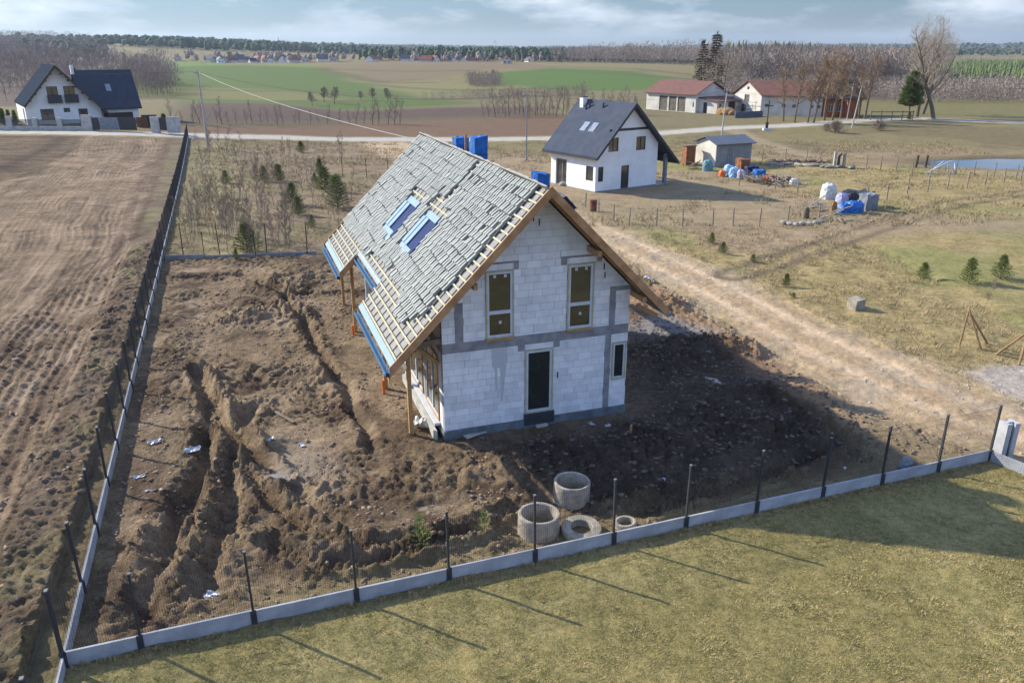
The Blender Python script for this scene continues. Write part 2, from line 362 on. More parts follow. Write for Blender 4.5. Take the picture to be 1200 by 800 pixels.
SWEEPS = [pl((205, 172), (190, 190), (165, 200), (130, 207)), pl((200, 180), (182, 230), (150, 240), (100, 236)), pl((188, 165), (172, 215), (150, 275), (148, 340), (120, 420)), pl((150, 165), (120, 200), (90, 250), (40, 330), (-30, 420)), pl((175, 250), (140, 300), (90, 320), (20, 322)), pl((165, 290), (120, 340), (70, 380), (0, 470)), pl((140, 360), (100, 380), (40, 372), (-40, 390)), pl((170, 240), (158, 300), (128, 380), (95, 470), (60, 560)), pl((130, 400), (80, 450), (30, 540), (-20, 640))]
TREAD = [pl((290, 545), (320, 590), (365, 622), (430, 640), (520, 628), (600, 598)),
         pl((315, 640), (370, 662), (430, 660), (490, 640), (560, 622)),
         pl((700, 585), (760, 578), (840, 585), (910, 560)), pl((740, 605), (840, 575), (930, 545), (990, 520)),
         pl((230, 440), (262, 500), (330, 560)), pl((900, 470), (960, 500), (1010, 540))]
TOPSOIL_SHADE = pl((560, 512), (640, 505), (740, 486), (735, 420), (742, 372), (800, 378), (860, 402), (940, 448), (1010, 488), (1040, 520), (960, 545), (850, 575), (760, 600), (690, 600), (620, 560))
MOUNDS = [   # centre pixel, radius x, radius y, height
    ((815, 415), 2.4, 1.6, .75), ((880, 465), 2.6, 1.5, .65), ((690, 540), 3.0, 1.1, .45), ((800, 530), 3.4, 1.0, .5), ((930, 505), 2.4, 1.2, .5),
    ((780, 358), 2.2, 1.4, .7), ((850, 408), 1.8, 1.0, .55), ((330, 370), 2.4, 1.6, .55), ((345, 330), 2.0, 1.6, .5), ((240, 440), 1.6, 2.0, .45),
    ((300, 445), 1.8, 1.4, .45), ((380, 440), 1.0, 1.3, .5), ((215, 660), 1.1, .8, .35), ((300, 520), 1.2, 1.0, .3), ((440, 560), 2.6, .7, .25), ((560, 560), 1.8, .8, .35), ((285, 365), 1.6, 2.0, .4)]
MOUND_W = [(tuple(at(*c)[:2]), a, b, h) for c, a, b, h in MOUNDS]
PUDDLES = [(pl((318, 553), (345, 548), (372, 553), (360, 560), (330, 561)), .5), (pl((325, 531), (352, 524), (360, 530), (340, 536)), .5), (pl((240, 693), (262, 690), (258, 700), (240, 702)), .4),
           (pl((805, 428), (850, 440), (868, 455), (840, 452), (812, 440)), .6), (pl((490, 590), (530, 583), (545, 588), (505, 600)), .5)]
YAW = 0.3305; HA = (-2.2559, 23.9302); HW = 6.6652
HU = (math.cos(YAW), math.sin(YAW)); HV = (-math.sin(YAW), math.cos(YAW))
def hw(u, v, z=0): return Vector((HA[0] + HU[0] * u + HV[0] * v, HA[1] + HU[1] * u + HV[1] * v, z))
def micro(X, Y, plot):
    """relief of the churned plot"""
    wx = X + .5 * (vn(X * .8, Y * .8, 91) - .5); wy = Y + .5 * (vn(X * .8, Y * .8, 92) - .5)
    big = fbm(wx, wy, .45, 3, 31) - .5
    r1 = np.abs(vn(wx * 1.1, wy * 1.1, 41) * 2 - 1); r2 = np.abs(vn(wx * 2.6, wy * 2.6, 42) * 2 - 1); r3 = np.abs(vn(wx * 5.5, wy * 5.5, 43) * 2 - 1); r4 = np.abs(vn(wx * 10, wy * 10, 44) * 2 - 1)
    patch = ss(.38, .62, fbm(X, Y, .33, 3, 71))                            # rough here, trampled there
    r5 = np.abs(vn(wx * 7.3 + 3, wy * 7.3, 45) * 2 - 1)
    h = .24 * big + (.03 + .06 * patch) * (r1 - .4) + (.03 + .07 * patch) * (r2 - .4) + (.025 + .085 * patch) * (r3 - .4) + (.02 + .055 * patch) * (r4 - .4) + (.01 + .05 * patch) * (r5 - .4)
    for (cx, cy), a, b, hh in MOUND_W:
        dx, dy = (X - cx) * HU[0] + (Y - cy) * HU[1], (X - cx) * HV[0] + (Y - cy) * HV[1]
        g = np.exp(-(dx / a) ** 2 - (dy / b) ** 2); h = h + .8 * hh * g * (.30 + .5 * r1 + .35 * r2 + .25 * r3)
    for line, hwid, dep, sp in TRENCH:
        d = seg_dist(wx, wy, line)
        h = h + .55 * sp * np.exp(-((d - hwid * 2.0) / (hwid * 1.3)) ** 2) * (.2 + .5 * r2 + .7 * r3 + .4 * r4) - .72 * dep * np.exp(-(d / (hwid * 1.05)) ** 2.6)
    for line in TREAD:
        d, t = seg_dist(X, Y, line, True)
        for off in (0,):
            a = np.abs(d - off); m = np.exp(-(a / .27) ** 4)
            lug = ss(-.5, .5, np.sin((t - a * .9) * 2 * math.pi / .25))
            h = h * (1 - .95 * m) + m * (-.20 + .15 * lug * (a > .05)) + .20 * np.exp(-((a - .44) / .13) ** 2) * (.5 + .8 * r3 + .5 * r5)
    for poly, _ in PUDDLES:
        m = polymask(X, Y, poly, .55); h = h * (1 - m) - .10 * m
    # level pad round the house and a trodden foot along the fences
    du = (X - HA[0]) * HU[0] + (Y - HA[1]) * HU[1]; dv = (X - HA[0]) * HV[0] + (Y - HA[1]) * HV[1]
    dist = np.hypot(np.maximum(np.maximum(-2.1 - du, du - HW - .3), 0), np.maximum(np.maximum(-.5 - dv, dv - 17), 0))
    k = ss(0.0, .9, dist); h = h * (.38 + .62 * k)
    nx, ny = -(F1[1] - F0[1]), F1[0] - F0[0]; q = math.hypot(nx, ny); df = ((X - F0[0]) * nx + (Y - F0[1]) * ny) / q
    h = h * ss(-.1, 1.2, df)
    dl = (X - F0[0]) * LDIR[1] - (Y - F0[1]) * LDIR[0]
    h = h * (.15 + .85 * ss(0, 1.2, dl))
    for c in RINGS: h = h * (.25 + .75 * ss(.5, .95, np.hypot(X - c[0], Y - c[1])))
    h = h - .12 * np.exp(-(dl / .9) ** 2) * (df > 0)
    return h * plot
RINGS = [at(631, 622), at(669, 583), at(681, 622), at(733, 615)]

def zones(X, Y):
    """colours (two per spot), furrow field and relief weight for the land at X, Y"""
    n = X.shape; A = np.zeros(n + (3,)); B = np.zeros(n + (3,)); zid = np.zeros(n, int); fc = np.zeros(n); al = np.zeros(n); fa = np.zeros(n); rl = np.ones(n)
    wob = 1.0
    Xw = X + wob * .6 * (fbm(X, Y, .9, 3, 7) - .5); Yw = Y + wob * .6 * (fbm(X, Y, .9, 3, 8) - .5)
    big = 12 * ss(150, 300, Y); Xf = X + big * (fbm(X, Y, 1 / 45., 3, 9) - .5); Yf = Y + big * (fbm(X, Y, 1 / 45., 3, 10) - .5)
    def lay(mask, a, b, z=None, relief=None):
        k = mask[..., None]; A[:] = A * (1 - k) + np.array(a) * k; B[:] = B * (1 - k) + np.array(b) * k
        if z is not None: zid[mask > .5] = z
        if relief is not None: rl[:] = rl * (1 - mask) + relief * mask
    one = np.ones(n)
    MEADOW = ((.39, .295, .145), (.165, .138, .052))
    lay(one, *MEADOW, 5, 1.0)
    p1 = fbm(X, Y, .11, 4, 21); p2 = fbm(X, Y, .05, 3, 22)
    lay(.8 * ss(.5, .64, p1), (.27, .26, .095), (.145, .145, .052))                     # greener patches
    lay(.7 * ss(.55, .68, p2), (.34, .25, .17), (.23, .165, .11))                        # reddish dry patches
    lay(ss(96, 110, Y + 8 * (fbm(X, Y, .06, 3, 19) - .5)) * .85, (.22, .18, .085), (.12, .105, .048))
    lay(ss(96, 110, Y) * .6 * ss(.5, .62, fbm(X, Y, .07, 4, 18)), (.17, .125, .07), (.105, .08, .045))
    # ---- rough ground behind the plot
    ROUGH = [(-14.5, 27), (0, 40), tuple(at(470, 262)[:2]), tuple(at(560, 215)[:2]), tuple(at(440, 168)[:2]), tuple(at(215, 164)[:2]), LEND]
    rg = polymask(Xw, Yw, ROUGH, 1.2)
    lay(rg, (.30, .222, .142), (.135, .096, .058), 4, 1.3)
    lay(rg * .6 * ss(.5, .64, fbm(X, Y, .23, 3, 23)), (.24, .21, .10), (.17, .145, .075))
    dl = (X - F0[0]) * LDIR[1] - (Y - F0[1]) * LDIR[0]
    lay(rg * ss(7.5, 5, dl) * .7, (.34, .275, .15), (.16, .145, .06))
    # ---- far land (colour by field)
    far = ss(128, 150, Y)
    for poly, a, b in FIELDS:
        lay(polymask(Xf, Yf, poly, 3.5) , a, b, 7, .6)
    for bl in BANKS: lay(.8 * np.exp(-(seg_dist(Xf, Yf, bl) / 3.0) ** 2), (.105, .10, .05), (.075, .07, .038))
    zid[(Y > 150) | ((Y > 128) & (seg_dist(X, Y, ROAD) > 3) & (zid == 5) & (X < 40))] = 7
    lay(polymask(Xw, Yw, YARD, 2.0), (.185, .165, .068), (.11, .10, .044), 5)
    # ---- ploughed field on the left
    pf = polymask(Xw, Yw, PLOUGH, .9)
    lay(pf, (.18, .124, .074), (.072, .049, .031), 2, 1.8)
    hd = ss(0, -1, dl + 1.8) * ss(-16.5, -14.5, dl + 1.2 * (fbm(X, Y, .06, 2, 55) - .5) * 8)   # headland beside the fence
    side = pf * hd; fc0 = Y + .02 * X + .25 * fbm(X, Y, .15, 2, 66); fc1 = dl + 2.2 * fbm(X, Y, .05, 2, 67) + .25 * fbm(X, Y, .5, 2, 69)
    br = ss(.36, .6, fbm(X, Y, .16, 3, 68)); fc[:] = np.where(hd > .5, fc1 / .42, fc0 / 2.2); al[:] = np.where(hd > .5, Y, X); fa[:] = pf * np.where(hd > .5, .35 + .75 * br, .9)
    lay(side * .9, (.30, .215, .136), (.085, .059, .038))
    wt = np.exp(-((dl + 16 + 6 * (fbm(X, Y, .03, 2, 55) - .5)) / .9) ** 2)
    lay(pf * wt * .85, (.085, .058, .04), (.045, .03, .021))
    lay(pf * side * .6 * ss(.55, .7, fbm(X, Y, .5, 3, 57)), (.40, .29, .19), (.28, .19, .12))
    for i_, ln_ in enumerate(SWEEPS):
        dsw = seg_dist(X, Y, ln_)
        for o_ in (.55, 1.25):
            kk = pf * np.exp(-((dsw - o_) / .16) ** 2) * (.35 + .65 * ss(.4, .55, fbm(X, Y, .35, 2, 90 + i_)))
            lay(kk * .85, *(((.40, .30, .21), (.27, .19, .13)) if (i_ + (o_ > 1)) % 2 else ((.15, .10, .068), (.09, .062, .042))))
    vg = ss(-2.5, -1.5, dl + .8 * (fbm(X, Y, .5, 3, 59) - .5)) * ss(.1, -.1, dl) * pf
    lay(vg, (.21, .155, .11), (.12, .088, .06), 2, 2.0)
    lay(vg * .6 * ss(.52, .64, fbm(X, Y, .5, 3, 58)), (.27, .235, .12), (.17, .145, .075))
    # ---- lawn
    lm = polymask(Xw * .15 + X * .85, Yw * .15 + Y * .85, LAWN, .12)
    lay(lm, (.29, .235, .095), (.12, .108, .038), 0, .7)
    lay(lm * .8 * ss(.46, .62, fbm(X, Y, .35, 4, 24)), (.37, .295, .13), (.17, .155, .055))
    # ---- the plot
    pm = polymask(.7 * X + .3 * Xw, .7 * Y + .3 * Yw, PLOT, .5)
    lay(pm, (.315, .228, .14), (.112, .079, .049), 1, 2.0)
    lay(pm * .8 * ss(.48, .66, fbm(X, Y, .42, 4, 25)), (.42, .31, .20), (.22, .155, .098))
    lay(pm * .75 * ss(.54, .68, fbm(X, Y, .5, 4, 26)), (.135, .088, .056), (.062, .042, .028))
    ts = polymask(Xw, Yw, TOPSOIL_SHADE, 1.0)
    lay(ts * .9 * pm, (.105, .077, .058), (.045, .033, .026))  # dark topsoil, its colour darkened further to deepen the house shadow
    sand = polymask(Xw, Yw, pl((735, 330), (790, 338), (850, 385), (905, 420), (1010, 480), (1060, 530), (1000, 512), (900, 450), (790, 370), (740, 362)), .8)
    lay(sand * pm, (.39, .25, .145), (.26, .16, .09))
    lay(polymask(Xw, Yw, pl((735, 382), (775, 368), (840, 388), (850, 398), (790, 395), (745, 395)), .5) * pm * .8, (.33, .31, .29), (.24, .22, .20))
    lay(polymask(Xw, Yw, pl((300, 548), (350, 520), (400, 540), (380, 562), (320, 566)), .5) * pm * .55, (.36, .30, .235), (.27, .22, .17))
    ff = ((X - F0[0]) * -(F1[1] - F0[1]) + (Y - F0[1]) * (F1[0] - F0[0])) / 26.35
    lay(pm * ss(1.9, .5, ff + .9 * (fbm(X, Y, .7, 3, 29) - .5)) * ss(-8, -4.5, X) * .8, (.33, .27, .135), (.22, .165, .085))
    lay(pm * ss(9.5, 13, X) * ss(7, 3.5, ff) * .9, (.36, .28, .165), (.24, .18, .10))
    # ---- tracks and road
    tm = polymask(Xw, Yw, TRACK_LO + TRACK_HI[::-1], 1.0)
    lay(tm, (.53, .39, .245), (.37, .26, .155), 3, 1.0)
    mid = [((a[0] + b[0]) / 2, (a[1] + b[1]) / 2) for a, b in zip([TRACK_LO[i] for i in (1, 2, 4, 5, 6, 7, 8)], [TRACK_HI[i] for i in (1, 2, 3, 4, 5, 6, 7)])]
    dm = seg_dist(Xw, Yw, mid)
    lay(tm * np.exp(-((dm - .95) / .3) ** 2) * .8, (.62, .47, .32), (.48, .35, .225))
    lay(tm * (np.exp(-((dm - 1.75) / .28) ** 2) + .8 * np.exp(-((dm - .2) / .3) ** 2)) * .6, (.36, .26, .155), (.23, .16, .095))
    lay(tm * .6 * ss(.52, .64, fbm(X, Y, .6, 4, 27)), (.40, .33, .24), (.28, .215, .15))
    lay(polymask(Xw, Yw, GREY_SPUR, .4), (.45, .385, .325), (.29, .245, .205), 3, .9)
    ds = seg_dist(Xw, Yw, SIDE_TRACK)
    lay(.85 * np.exp(-((ds - .85) / .4) ** 2), (.17, .13, .085), (.10, .078, .05))
    lay(.75 * np.exp(-(seg_dist(Xw, Yw, FARM_TRACK) / 1.8) ** 4), (.34, .26, .165), (.25, .19, .115))
    dr = seg_dist(X + .4 * (Xw - X), Y + .4 * (Yw - Y), ROAD)
    lay(ss(4.4, 2.6, dr) * .8, (.30, .26, .15), (.20, .17, .10))
    lay(ss(2.5, 2.1, dr), (.44, .40, .345), (.33, .295, .25), 6, .4)
    # pond margin
    dp = np.hypot((X - POND_C[0]) / POND_R[0], (Y - POND_C[1]) / POND_R[1])
    lay(ss(1.7, 1.05, dp + .5 * (fbm(X, Y, .3, 3, 61) - .5)) * .85, (.22, .165, .085), (.15, .11, .06))
    return A, B, zid, fc, fa, rl, pm, al
YARD = pl((740, 127), (860, 130), (960, 140), (1080, 137), (1240, 140), (1240, 118), (1100, 116), (960, 118), (740, 122))
def fld(a, b, *pts): return (pl(*pts), a, b)
BANKS = [pl((215, 105), (300, 107), (345, 106), (400, 110), (480, 113)), pl((370, 80), (430, 92), (460, 97), (520, 97)), pl((430, 98), (500, 104), (560, 106), (640, 104)), pl((400, 82), (470, 84), (560, 83)), pl((495, 117), (560, 116), (680, 111)), pl((640, 83), (740, 86), (830, 95)), pl((205, 146), (420, 142.5), (640, 134)), pl((160, 113), (300, 119), (420, 118)), pl((640, 78.5), (740, 81), (830, 90))]
FIELDS = [
    fld((.20, .165, .085), (.13, .108, .058), (-900, 148), (1900, 140), (2600, 60), (-1600, 60)),      # dry grass as the base
    fld((.125, .092, .068), (.085, .062, .047), (-300, 128), (-40, 126), (60, 124), (150, 116), (212, 108), (205, 96), (170, 84), (120, 77), (100, 66), (-600, 64)),
    fld((.15, .11, .08), (.10, .075, .056), (840, 120), (960, 118), (1060, 119), (1200, 121), (1600, 122), (1600, 84), (1060, 84), (845, 82)),
    fld((.17, .108, .066), (.12, .076, .047), (150, 157), (420, 162), (660, 160), (742, 156), (742, 146), (640, 133), (560, 137), (420, 142), (215, 146)),     # brown stubble beyond the road
    fld((.115, .078, .058), (.08, .055, .042), (205, 146), (420, 142), (560, 137), (640, 133), (640, 125), (520, 126), (400, 130), (300, 120), (215, 120)),   # plum coloured tilth
    fld((.10, .135, .035), (.075, .105, .03), (215, 121), (300, 121), (400, 129), (520, 124), (560, 121), (480, 112), (380, 108), (200, 112)),
    fld((.098, .135, .034), (.075, .108, .03), (150, 112), (380, 110), (500, 114), (440, 95), (365, 79), (250, 76), (160, 74)),
    fld((.165, .16, .058), (.13, .125, .048), (160, 112), (300, 118), (420, 117), (330, 106), (180, 100)),
    fld((.13, .185, .038), (.105, .155, .036), (165, 78), (370, 81), (365, 76.5), (250, 73.5), (165, 71.5)),
    fld((.20, .15, .085), (.15, .112, .065), (372, 78), (440, 94), (520, 92), (560, 82), (620, 80), (640, 77), (540, 73), (430, 71.5)),
    fld((.20, .18, .075), (.16, .15, .065), (395, 80), (450, 97), (540, 96), (600, 100), (640, 104), (560, 112), (500, 114), (430, 98)),
    fld((.095, .145, .033), (.073, .115, .03), (560, 88), (640, 105), (700, 107), (770, 105), (800, 92), (740, 83), (640, 80)),
    fld((.205, .172, .082), (.155, .13, .063), (640, 79.5), (740, 82), (830, 92), (900, 92), (900, 80), (780, 76.5), (660, 75)),
    fld((.175, .15, .072), (.12, .10, .052), (740, 128), (745, 108), (830, 96), (900, 96), (900, 128)),
    fld((.27, .21, .105), (.19, .145, .075), (1010, 138), (1200, 141), (1400, 144), (1400, 124), (1200, 121), (1080, 118)),
    fld((.23, .185, .09), (.165, .135, .068), (95, 74), (190, 77), (180, 66), (110, 66)),
]

# ------------------------------------------------------------------ ground: material
def ground_material():
    m = bpy.data.materials.new('ground'); m.use_nodes = True; t = m.node_tree; b = t.nodes['Principled BSDF']; ln = t.links.new
    def at_(n):
        a = t.nodes.new('ShaderNodeAttribute'); a.attribute_name = n; return a
    geo = t.nodes.new('ShaderNodeNewGeometry'); A, B = at_('colA'), at_('colB'); fu, fa, rl = at_('furrow'), at_('furrow_amount'), at_('relief')
    def noise(sc, det, ro=.6, dist=0.0):
        n = t.nodes.new('ShaderNodeTexNoise'); n.inputs['Scale'].default_value = sc; n.inputs['Detail'].default_value = det; n.inputs['Roughness'].default_value = ro; n.inputs['Distortion'].default_value = dist
        ln(geo.outputs['Position'], n.inputs['Vector']); return n
    def mth(op, a, b_=None, clampit=False):
        n = t.nodes.new('ShaderNodeMath'); n.operation = op; n.use_clamp = clampit
        for i, q in enumerate((a, b_)):
            if q is None: continue
            if isinstance(q, (int, float)): n.inputs[i].default_value = q
            else: ln(q, n.inputs[i])
        return n.outputs[0]
    n1, n2, n3, n4 = noise(.6, 6, .65), noise(3.2, 7, .72), noise(13, 5, .75), noise(38, 3, .7)
    s = mth('SINE', mth('MULTIPLY', fu.outputs['Fac'], 2 * math.pi)); alg = at_('along')
    cb = t.nodes.new('ShaderNodeCombineXYZ'); ln(mth('MULTIPLY', fu.outputs['Fac'], 1.25), cb.inputs[0]); ln(mth('MULTIPLY', alg.outputs['Fac'], .16), cb.inputs[1])
    ns = t.nodes.new('ShaderNodeTexNoise'); ns.inputs['Scale'].default_value = 1.0; ns.inputs['Detail'].default_value = 5; ns.inputs['Roughness'].default_value = .65; ln(cb.outputs[0], ns.inputs['Vector'])
    cb2 = t.nodes.new('ShaderNodeCombineXYZ'); ln(mth('MULTIPLY', fu.outputs['Fac'], .30), cb2.inputs[0]); ln(mth('MULTIPLY', alg.outputs['Fac'], .02), cb2.inputs[1])
    ns2 = t.nodes.new('ShaderNodeTexNoise'); ns2.inputs['Scale'].default_value = 1.0; ns2.inputs['Detail'].default_value = 3; ln(cb2.outputs[0], ns2.inputs['Vector'])
    s = mth('ADD', mth('ADD', mth('MULTIPLY', s, .22), mth('MULTIPLY', mth('SUBTRACT', ns2.outputs['Fac'], .5), 2.4)), mth('MULTIPLY', mth('SUBTRACT', ns.outputs['Fac'], .5), 3.2)); fur = mth('MULTIPLY', s, fa.outputs['Fac'])
    v = mth('ADD', mth('MULTIPLY', mth('SUBTRACT', n1.outputs['Fac'], .5), 1.9), mth('MULTIPLY', mth('SUBTRACT', n2.outputs['Fac'], .5), 2.8))
    v = mth('ADD', v, mth('MULTIPLY', mth('SUBTRACT', n3.outputs['Fac'], .5), 2.6)); v = mth('ADD', v, mth('MULTIPLY', mth('SUBTRACT', n4.outputs['Fac'], .5), 1.7)); v = mth('ADD', v, mth('MULTIPLY', fur, -.75)); v = mth('ADD', v, .5, True)
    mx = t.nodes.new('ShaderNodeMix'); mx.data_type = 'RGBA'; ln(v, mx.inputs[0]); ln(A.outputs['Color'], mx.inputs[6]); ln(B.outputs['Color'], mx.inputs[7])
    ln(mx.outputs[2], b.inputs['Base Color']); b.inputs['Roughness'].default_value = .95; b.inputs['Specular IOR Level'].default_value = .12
    hgt = mth('ADD', mth('MULTIPLY', n2.outputs['Fac'], .055), mth('ADD', mth('MULTIPLY', n3.outputs['Fac'], .065), mth('MULTIPLY', n4.outputs['Fac'], .032)))
    hgt = mth('ADD', mth('MULTIPLY', hgt, rl.outputs['Fac']), mth('MULTIPLY', fur, .07))
    bp = t.nodes.new('ShaderNodeBump'); bp.inputs['Strength'].default_value = .9; bp.inputs['Distance'].default_value = 1.0; ln(hgt, bp.inputs['Height']); ln(bp.outputs[0], b.inputs['Normal'])
    return m
M['ground'] = ground_material()
ZNAMES = ['lawn', 'building_plot', 'ploughed_field', 'dirt_track', 'rough_ground', 'meadow', 'gravel_road', 'farmland']
HEIGHT = {}
def sheet(xs, ys, hole=None, fine=False, sink=None):
    X, Y = np.meshgrid(xs, ys); A, B, zid, fc, fa, rl, pm, al = zones(X, Y); Z = hm(X, Y)
    edge = np.ones_like(X)
    if fine:
        edge = ss(xs[0], xs[0] + 2.5, X) * ss(xs[-1], xs[-1] - 2.5, X) * ss(ys[-1], ys[-1] - 3, Y)
        Z = Z + micro(X, Y, pm) * edge
        dl = (X - F0[0]) * LDIR[1] - (Y - F0[1]) * LDIR[0]
        pf = (zid == 2) * edge
        Z = Z + pf * (.055 * np.abs(vn(X * 4.9, Y * 4.9, 48) * 2 - 1) + .06 * np.abs(vn(X * 7.1, Y * 7.1, 49) * 2 - 1) * ss(.3, .6, fbm(X, Y, .5, 2, 50)) + .045 * np.sin(fc * 2 * math.pi + 2.5 * fbm(X, Y, .8, 2, 51)) * fa + .16 * (fbm(X, Y, 2.2, 4, 33) - .5) + ss(-3.0, -1.6, dl) * ss(0, -.6, dl) * (.16 + .3 * (fbm(X, Y, 1.3, 4, 34) - .4) + .11 * np.abs(vn(X * 5.2, Y * 5.2, 46) * 2 - 1) + .10 * np.abs(vn(X * 7.7, Y * 7.7, 47) * 2 - 1)))
        tmid = [((a[0] + b[0]) / 2, (a[1] + b[1]) / 2) for a, b in zip([TRACK_LO[i] for i in (1, 2, 4, 5, 6, 7, 8)], [TRACK_HI[i] for i in (1, 2, 3, 4, 5, 6, 7)])]; dmt = seg_dist(X + .3 * (fbm(X, Y, .4, 2, 38) - .5), Y, tmid)
        Z = Z - edge * (zid == 3) * (.035 * np.exp(-((dmt - .95) / .22) ** 2) + .025 * np.exp(-((dmt - 2.3) / .3) ** 2)) + edge * (zid == 3) * (.16 * (fbm(X, Y, 1.4, 5, 35) - .5) + .035 * (vn(X * 5.1, Y * 5.1, 39) - .5) + .03 * (vn(X * 7.5, Y * 7.5, 40) - .5)) + edge * np.isin(zid, (4, 5)) * .22 * (fbm(X, Y, .9, 4, 36) - .5) + edge * (zid == 0) * .07 * (fbm(X, Y, 1.5, 4, 37) - .5)
    else:
        Z = Z + np.isin(zid, (2, 4, 5)) * .2 * (fbm(X, Y, .7, 3, 36) - .5) * ss(240, 150, Y)
        if sink:
            x0, x1, y0, y1 = sink; ins = (X > x0 - .6) & (X < x1 + .6) & (Y > y0 - .6) & (Y < y1 + .6); Z = np.where(ins, Z - .12, Z)
    dp = np.hypot((X - POND_C[0]) / POND_R[0], (Y - POND_C[1]) / POND_R[1]); Z = Z - .9 * ss(1.15, .7, dp)
    ny, nx = X.shape; idx = np.arange(nx * ny).reshape(ny, nx)
    F = np.stack([idx[:-1, :-1], idx[:-1, 1:], idx[1:, 1:], idx[1:, :-1]], -1).reshape(-1, 4); fz = zid[:-1, :-1].ravel()
    if hole:
        x0, x1, y0, y1 = hole; cx = (.5 * (X[:-1, :-1] + X[1:, 1:])).ravel(); cy = (.5 * (Y[:-1, :-1] + Y[1:, 1:])).ravel()
        k = ~((cx > x0) & (cx < x1) & (cy > y0) & (cy < y1)); F, fz = F[k], fz[k]
    V = np.stack([X, Y, Z], -1).reshape(-1, 3); A = A.reshape(-1, 3); B = B.reshape(-1, 3)
    for z in np.unique(fz):
        f = F[fz == z]; u, inv = np.unique(f, return_inverse=True); f = inv.reshape(-1, 4)
        nm = ZNAMES[z]; me = np_mesh(nm, V[u], f, M['ground'])
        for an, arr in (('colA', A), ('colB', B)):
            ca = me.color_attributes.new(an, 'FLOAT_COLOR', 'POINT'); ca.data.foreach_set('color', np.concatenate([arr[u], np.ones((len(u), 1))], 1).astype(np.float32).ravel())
        for an, arr in (('furrow', fc), ('furrow_amount', fa), ('relief', rl), ('along', al)):
            ca = me.attributes.new(an, 'FLOAT', 'POINT'); ca.data.foreach_set('value', arr.ravel()[u].astype(np.float32))
        tag(link(nm, me), kind='structure')
    return Z, zid
def grow(a, b, s0, s1):
    o = [a]; n = abs(b - a); d = 1 if b > a else -1
    while abs(o[-1] - a) < n:
        k = min(1, abs(o[-1] - a) / n); o.append(o[-1] + d * (s0 + (s1 - s0) * k))
    o[-1] = b; return o
NX0, NX1, NY0, NY1 = -26.0, 24.0, 8.0, 58.0
nxs = np.linspace(NX0, NX1, 690); nys = np.array(grow(NY0, NY1, .058, .125))
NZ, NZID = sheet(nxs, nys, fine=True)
def ground_z(x, y):
    if NX0 < x < NX1 and NY0 < y < NY1:
        return float(NZ[np.searchsorted(nys, y) - 1, np.searchsorted(nxs, x) - 1])
    return float(hm(x, y))
mx_ = np.array(grow(NX0, -150, .35, 2.2)[::-1][:-1] + list(np.arange(NX0, NX1, .5)) + grow(NX1, 170, .35, 2.0))
my_ = np.array(list(np.arange(-14, NY0, 1.0)) + list(np.arange(NY0, NY1, .5)) + grow(NY1, 190, .4, 1.1))
sheet(mx_, my_, hole=(NX0 + .3, NX1 - .3, NY0 + .3, NY1 - .3), sink=(NX0, NX1, NY0, NY1))
fx_ = np.array(grow(-150, -6800, 3, 400)[::-1][:-1] + list(np.arange(-150, 170, 3.0)) + grow(170, 6800, 3, 400))
fy_ = np.array(list(np.arange(-300, 190, 20.0)) + grow(190, 700, 2.5, 9)[0:-1] + grow(700, 7500, 9, 300))
sheet(fx_, fy_, hole=(-149.5, 169.5, -13.5, 189.0), sink=(-150, 170, -14, 190))
# pond water
mb = MB(); k = 48
pv = [(POND_C[0] + POND_R[0] * 1.12 * math.cos(2 * math.pi * i / k), POND_C[1] + POND_R[1] * 1.12 * math.sin(2 * math.pi * i / k), -.24) for i in range(k)]
mb.add(pv, [tuple(range(k))])
M['water'] = mat('pond_water', (.05, .06, .07), (.04, .05, .06), 2, .06, .05, 3, .7)
tag(mb.build('pond', M['water']), kind='structure')
# rain water standing in the mud
M['mud_water'] = mat('muddy_water', (.26, .21, .16), (.20, .16, .12), 3, .28, .0, None, .6)
for poly, _ in PUDDLES:
    cx = sum(p[0] for p in poly) / len(poly); cy = sum(p[1] for p in poly) / len(poly); zz = sorted(ground_z(*p) for p in poly)
    mb = MB(); pts = []
    for i in range(len(poly)):
        p, q = poly[i], poly[(i + 1) % len(poly)]
        for t in (0, .33, .66): pts.append((p[0] + (q[0] - p[0]) * t + random.uniform(-.06, .06), p[1] + (q[1] - p[1]) * t + random.uniform(-.06, .06)))
    lvl = -.075; pts = [(cx + (x - cx) * 1.12, cy + (y - cy) * 1.12) for x, y in pts]
    mb.add([(x, y, lvl) for x, y in pts], [tuple(range(len(pts)))]); tag(mb.build('puddle', M['mud_water']), kind='structure')

# ------------------------------------------------------------------ the unfinished house
house = empty('unfinished_house', (HA[0], HA[1], 0), YAW)
tag(house, 'unfinished white block house with half tiled steep roof on bare muddy ground', 'house')
RZ = 8.44; HM = HW / 2; ER = 1.0
def TL(u): return RZ - (HM - u)
def TR(u): return RZ - (u - HM)
S2 = math.sqrt(.5)
def onL(u, v, h): return Vector((u - h * S2, v, TL(u) + h * S2))       # h above the left slope, square to it
def onR(u, v, h): return Vector((u + h * S2, v, TR(u) + h * S2))
def slab(mb, fn, u0, u1, v0, v1, h0, h1, m=0):
    vs = [fn(u, v, h) for h in (h0, h1) for u, v in ((u0, v0), (u1, v0), (u1, v1), (u0, v1))]
    return mb.add(vs, [(0, 3, 2, 1), (4, 5, 6, 7), (0, 1, 5, 4), (1, 2, 6, 5), (2, 3, 7, 6), (3, 0, 4, 7)], m)
SECT = [(-.92, 5.6, -1.9), (5.6, 10.65, -1.12), (10.65, 16.5, -1.9)]
H0 = -.085
mb = MB()
for v0, v1, ue in SECT: slab(mb, onL, ue, HM - .085, v0 + .002, v1 - .002, H0 - .05, H0)
slab(mb, onR, HM - .08, HW + ER, -.92, 16.5, H0 - .05, H0)
roof = mb.build('roof', M['membrane'], house)
me_by = {}
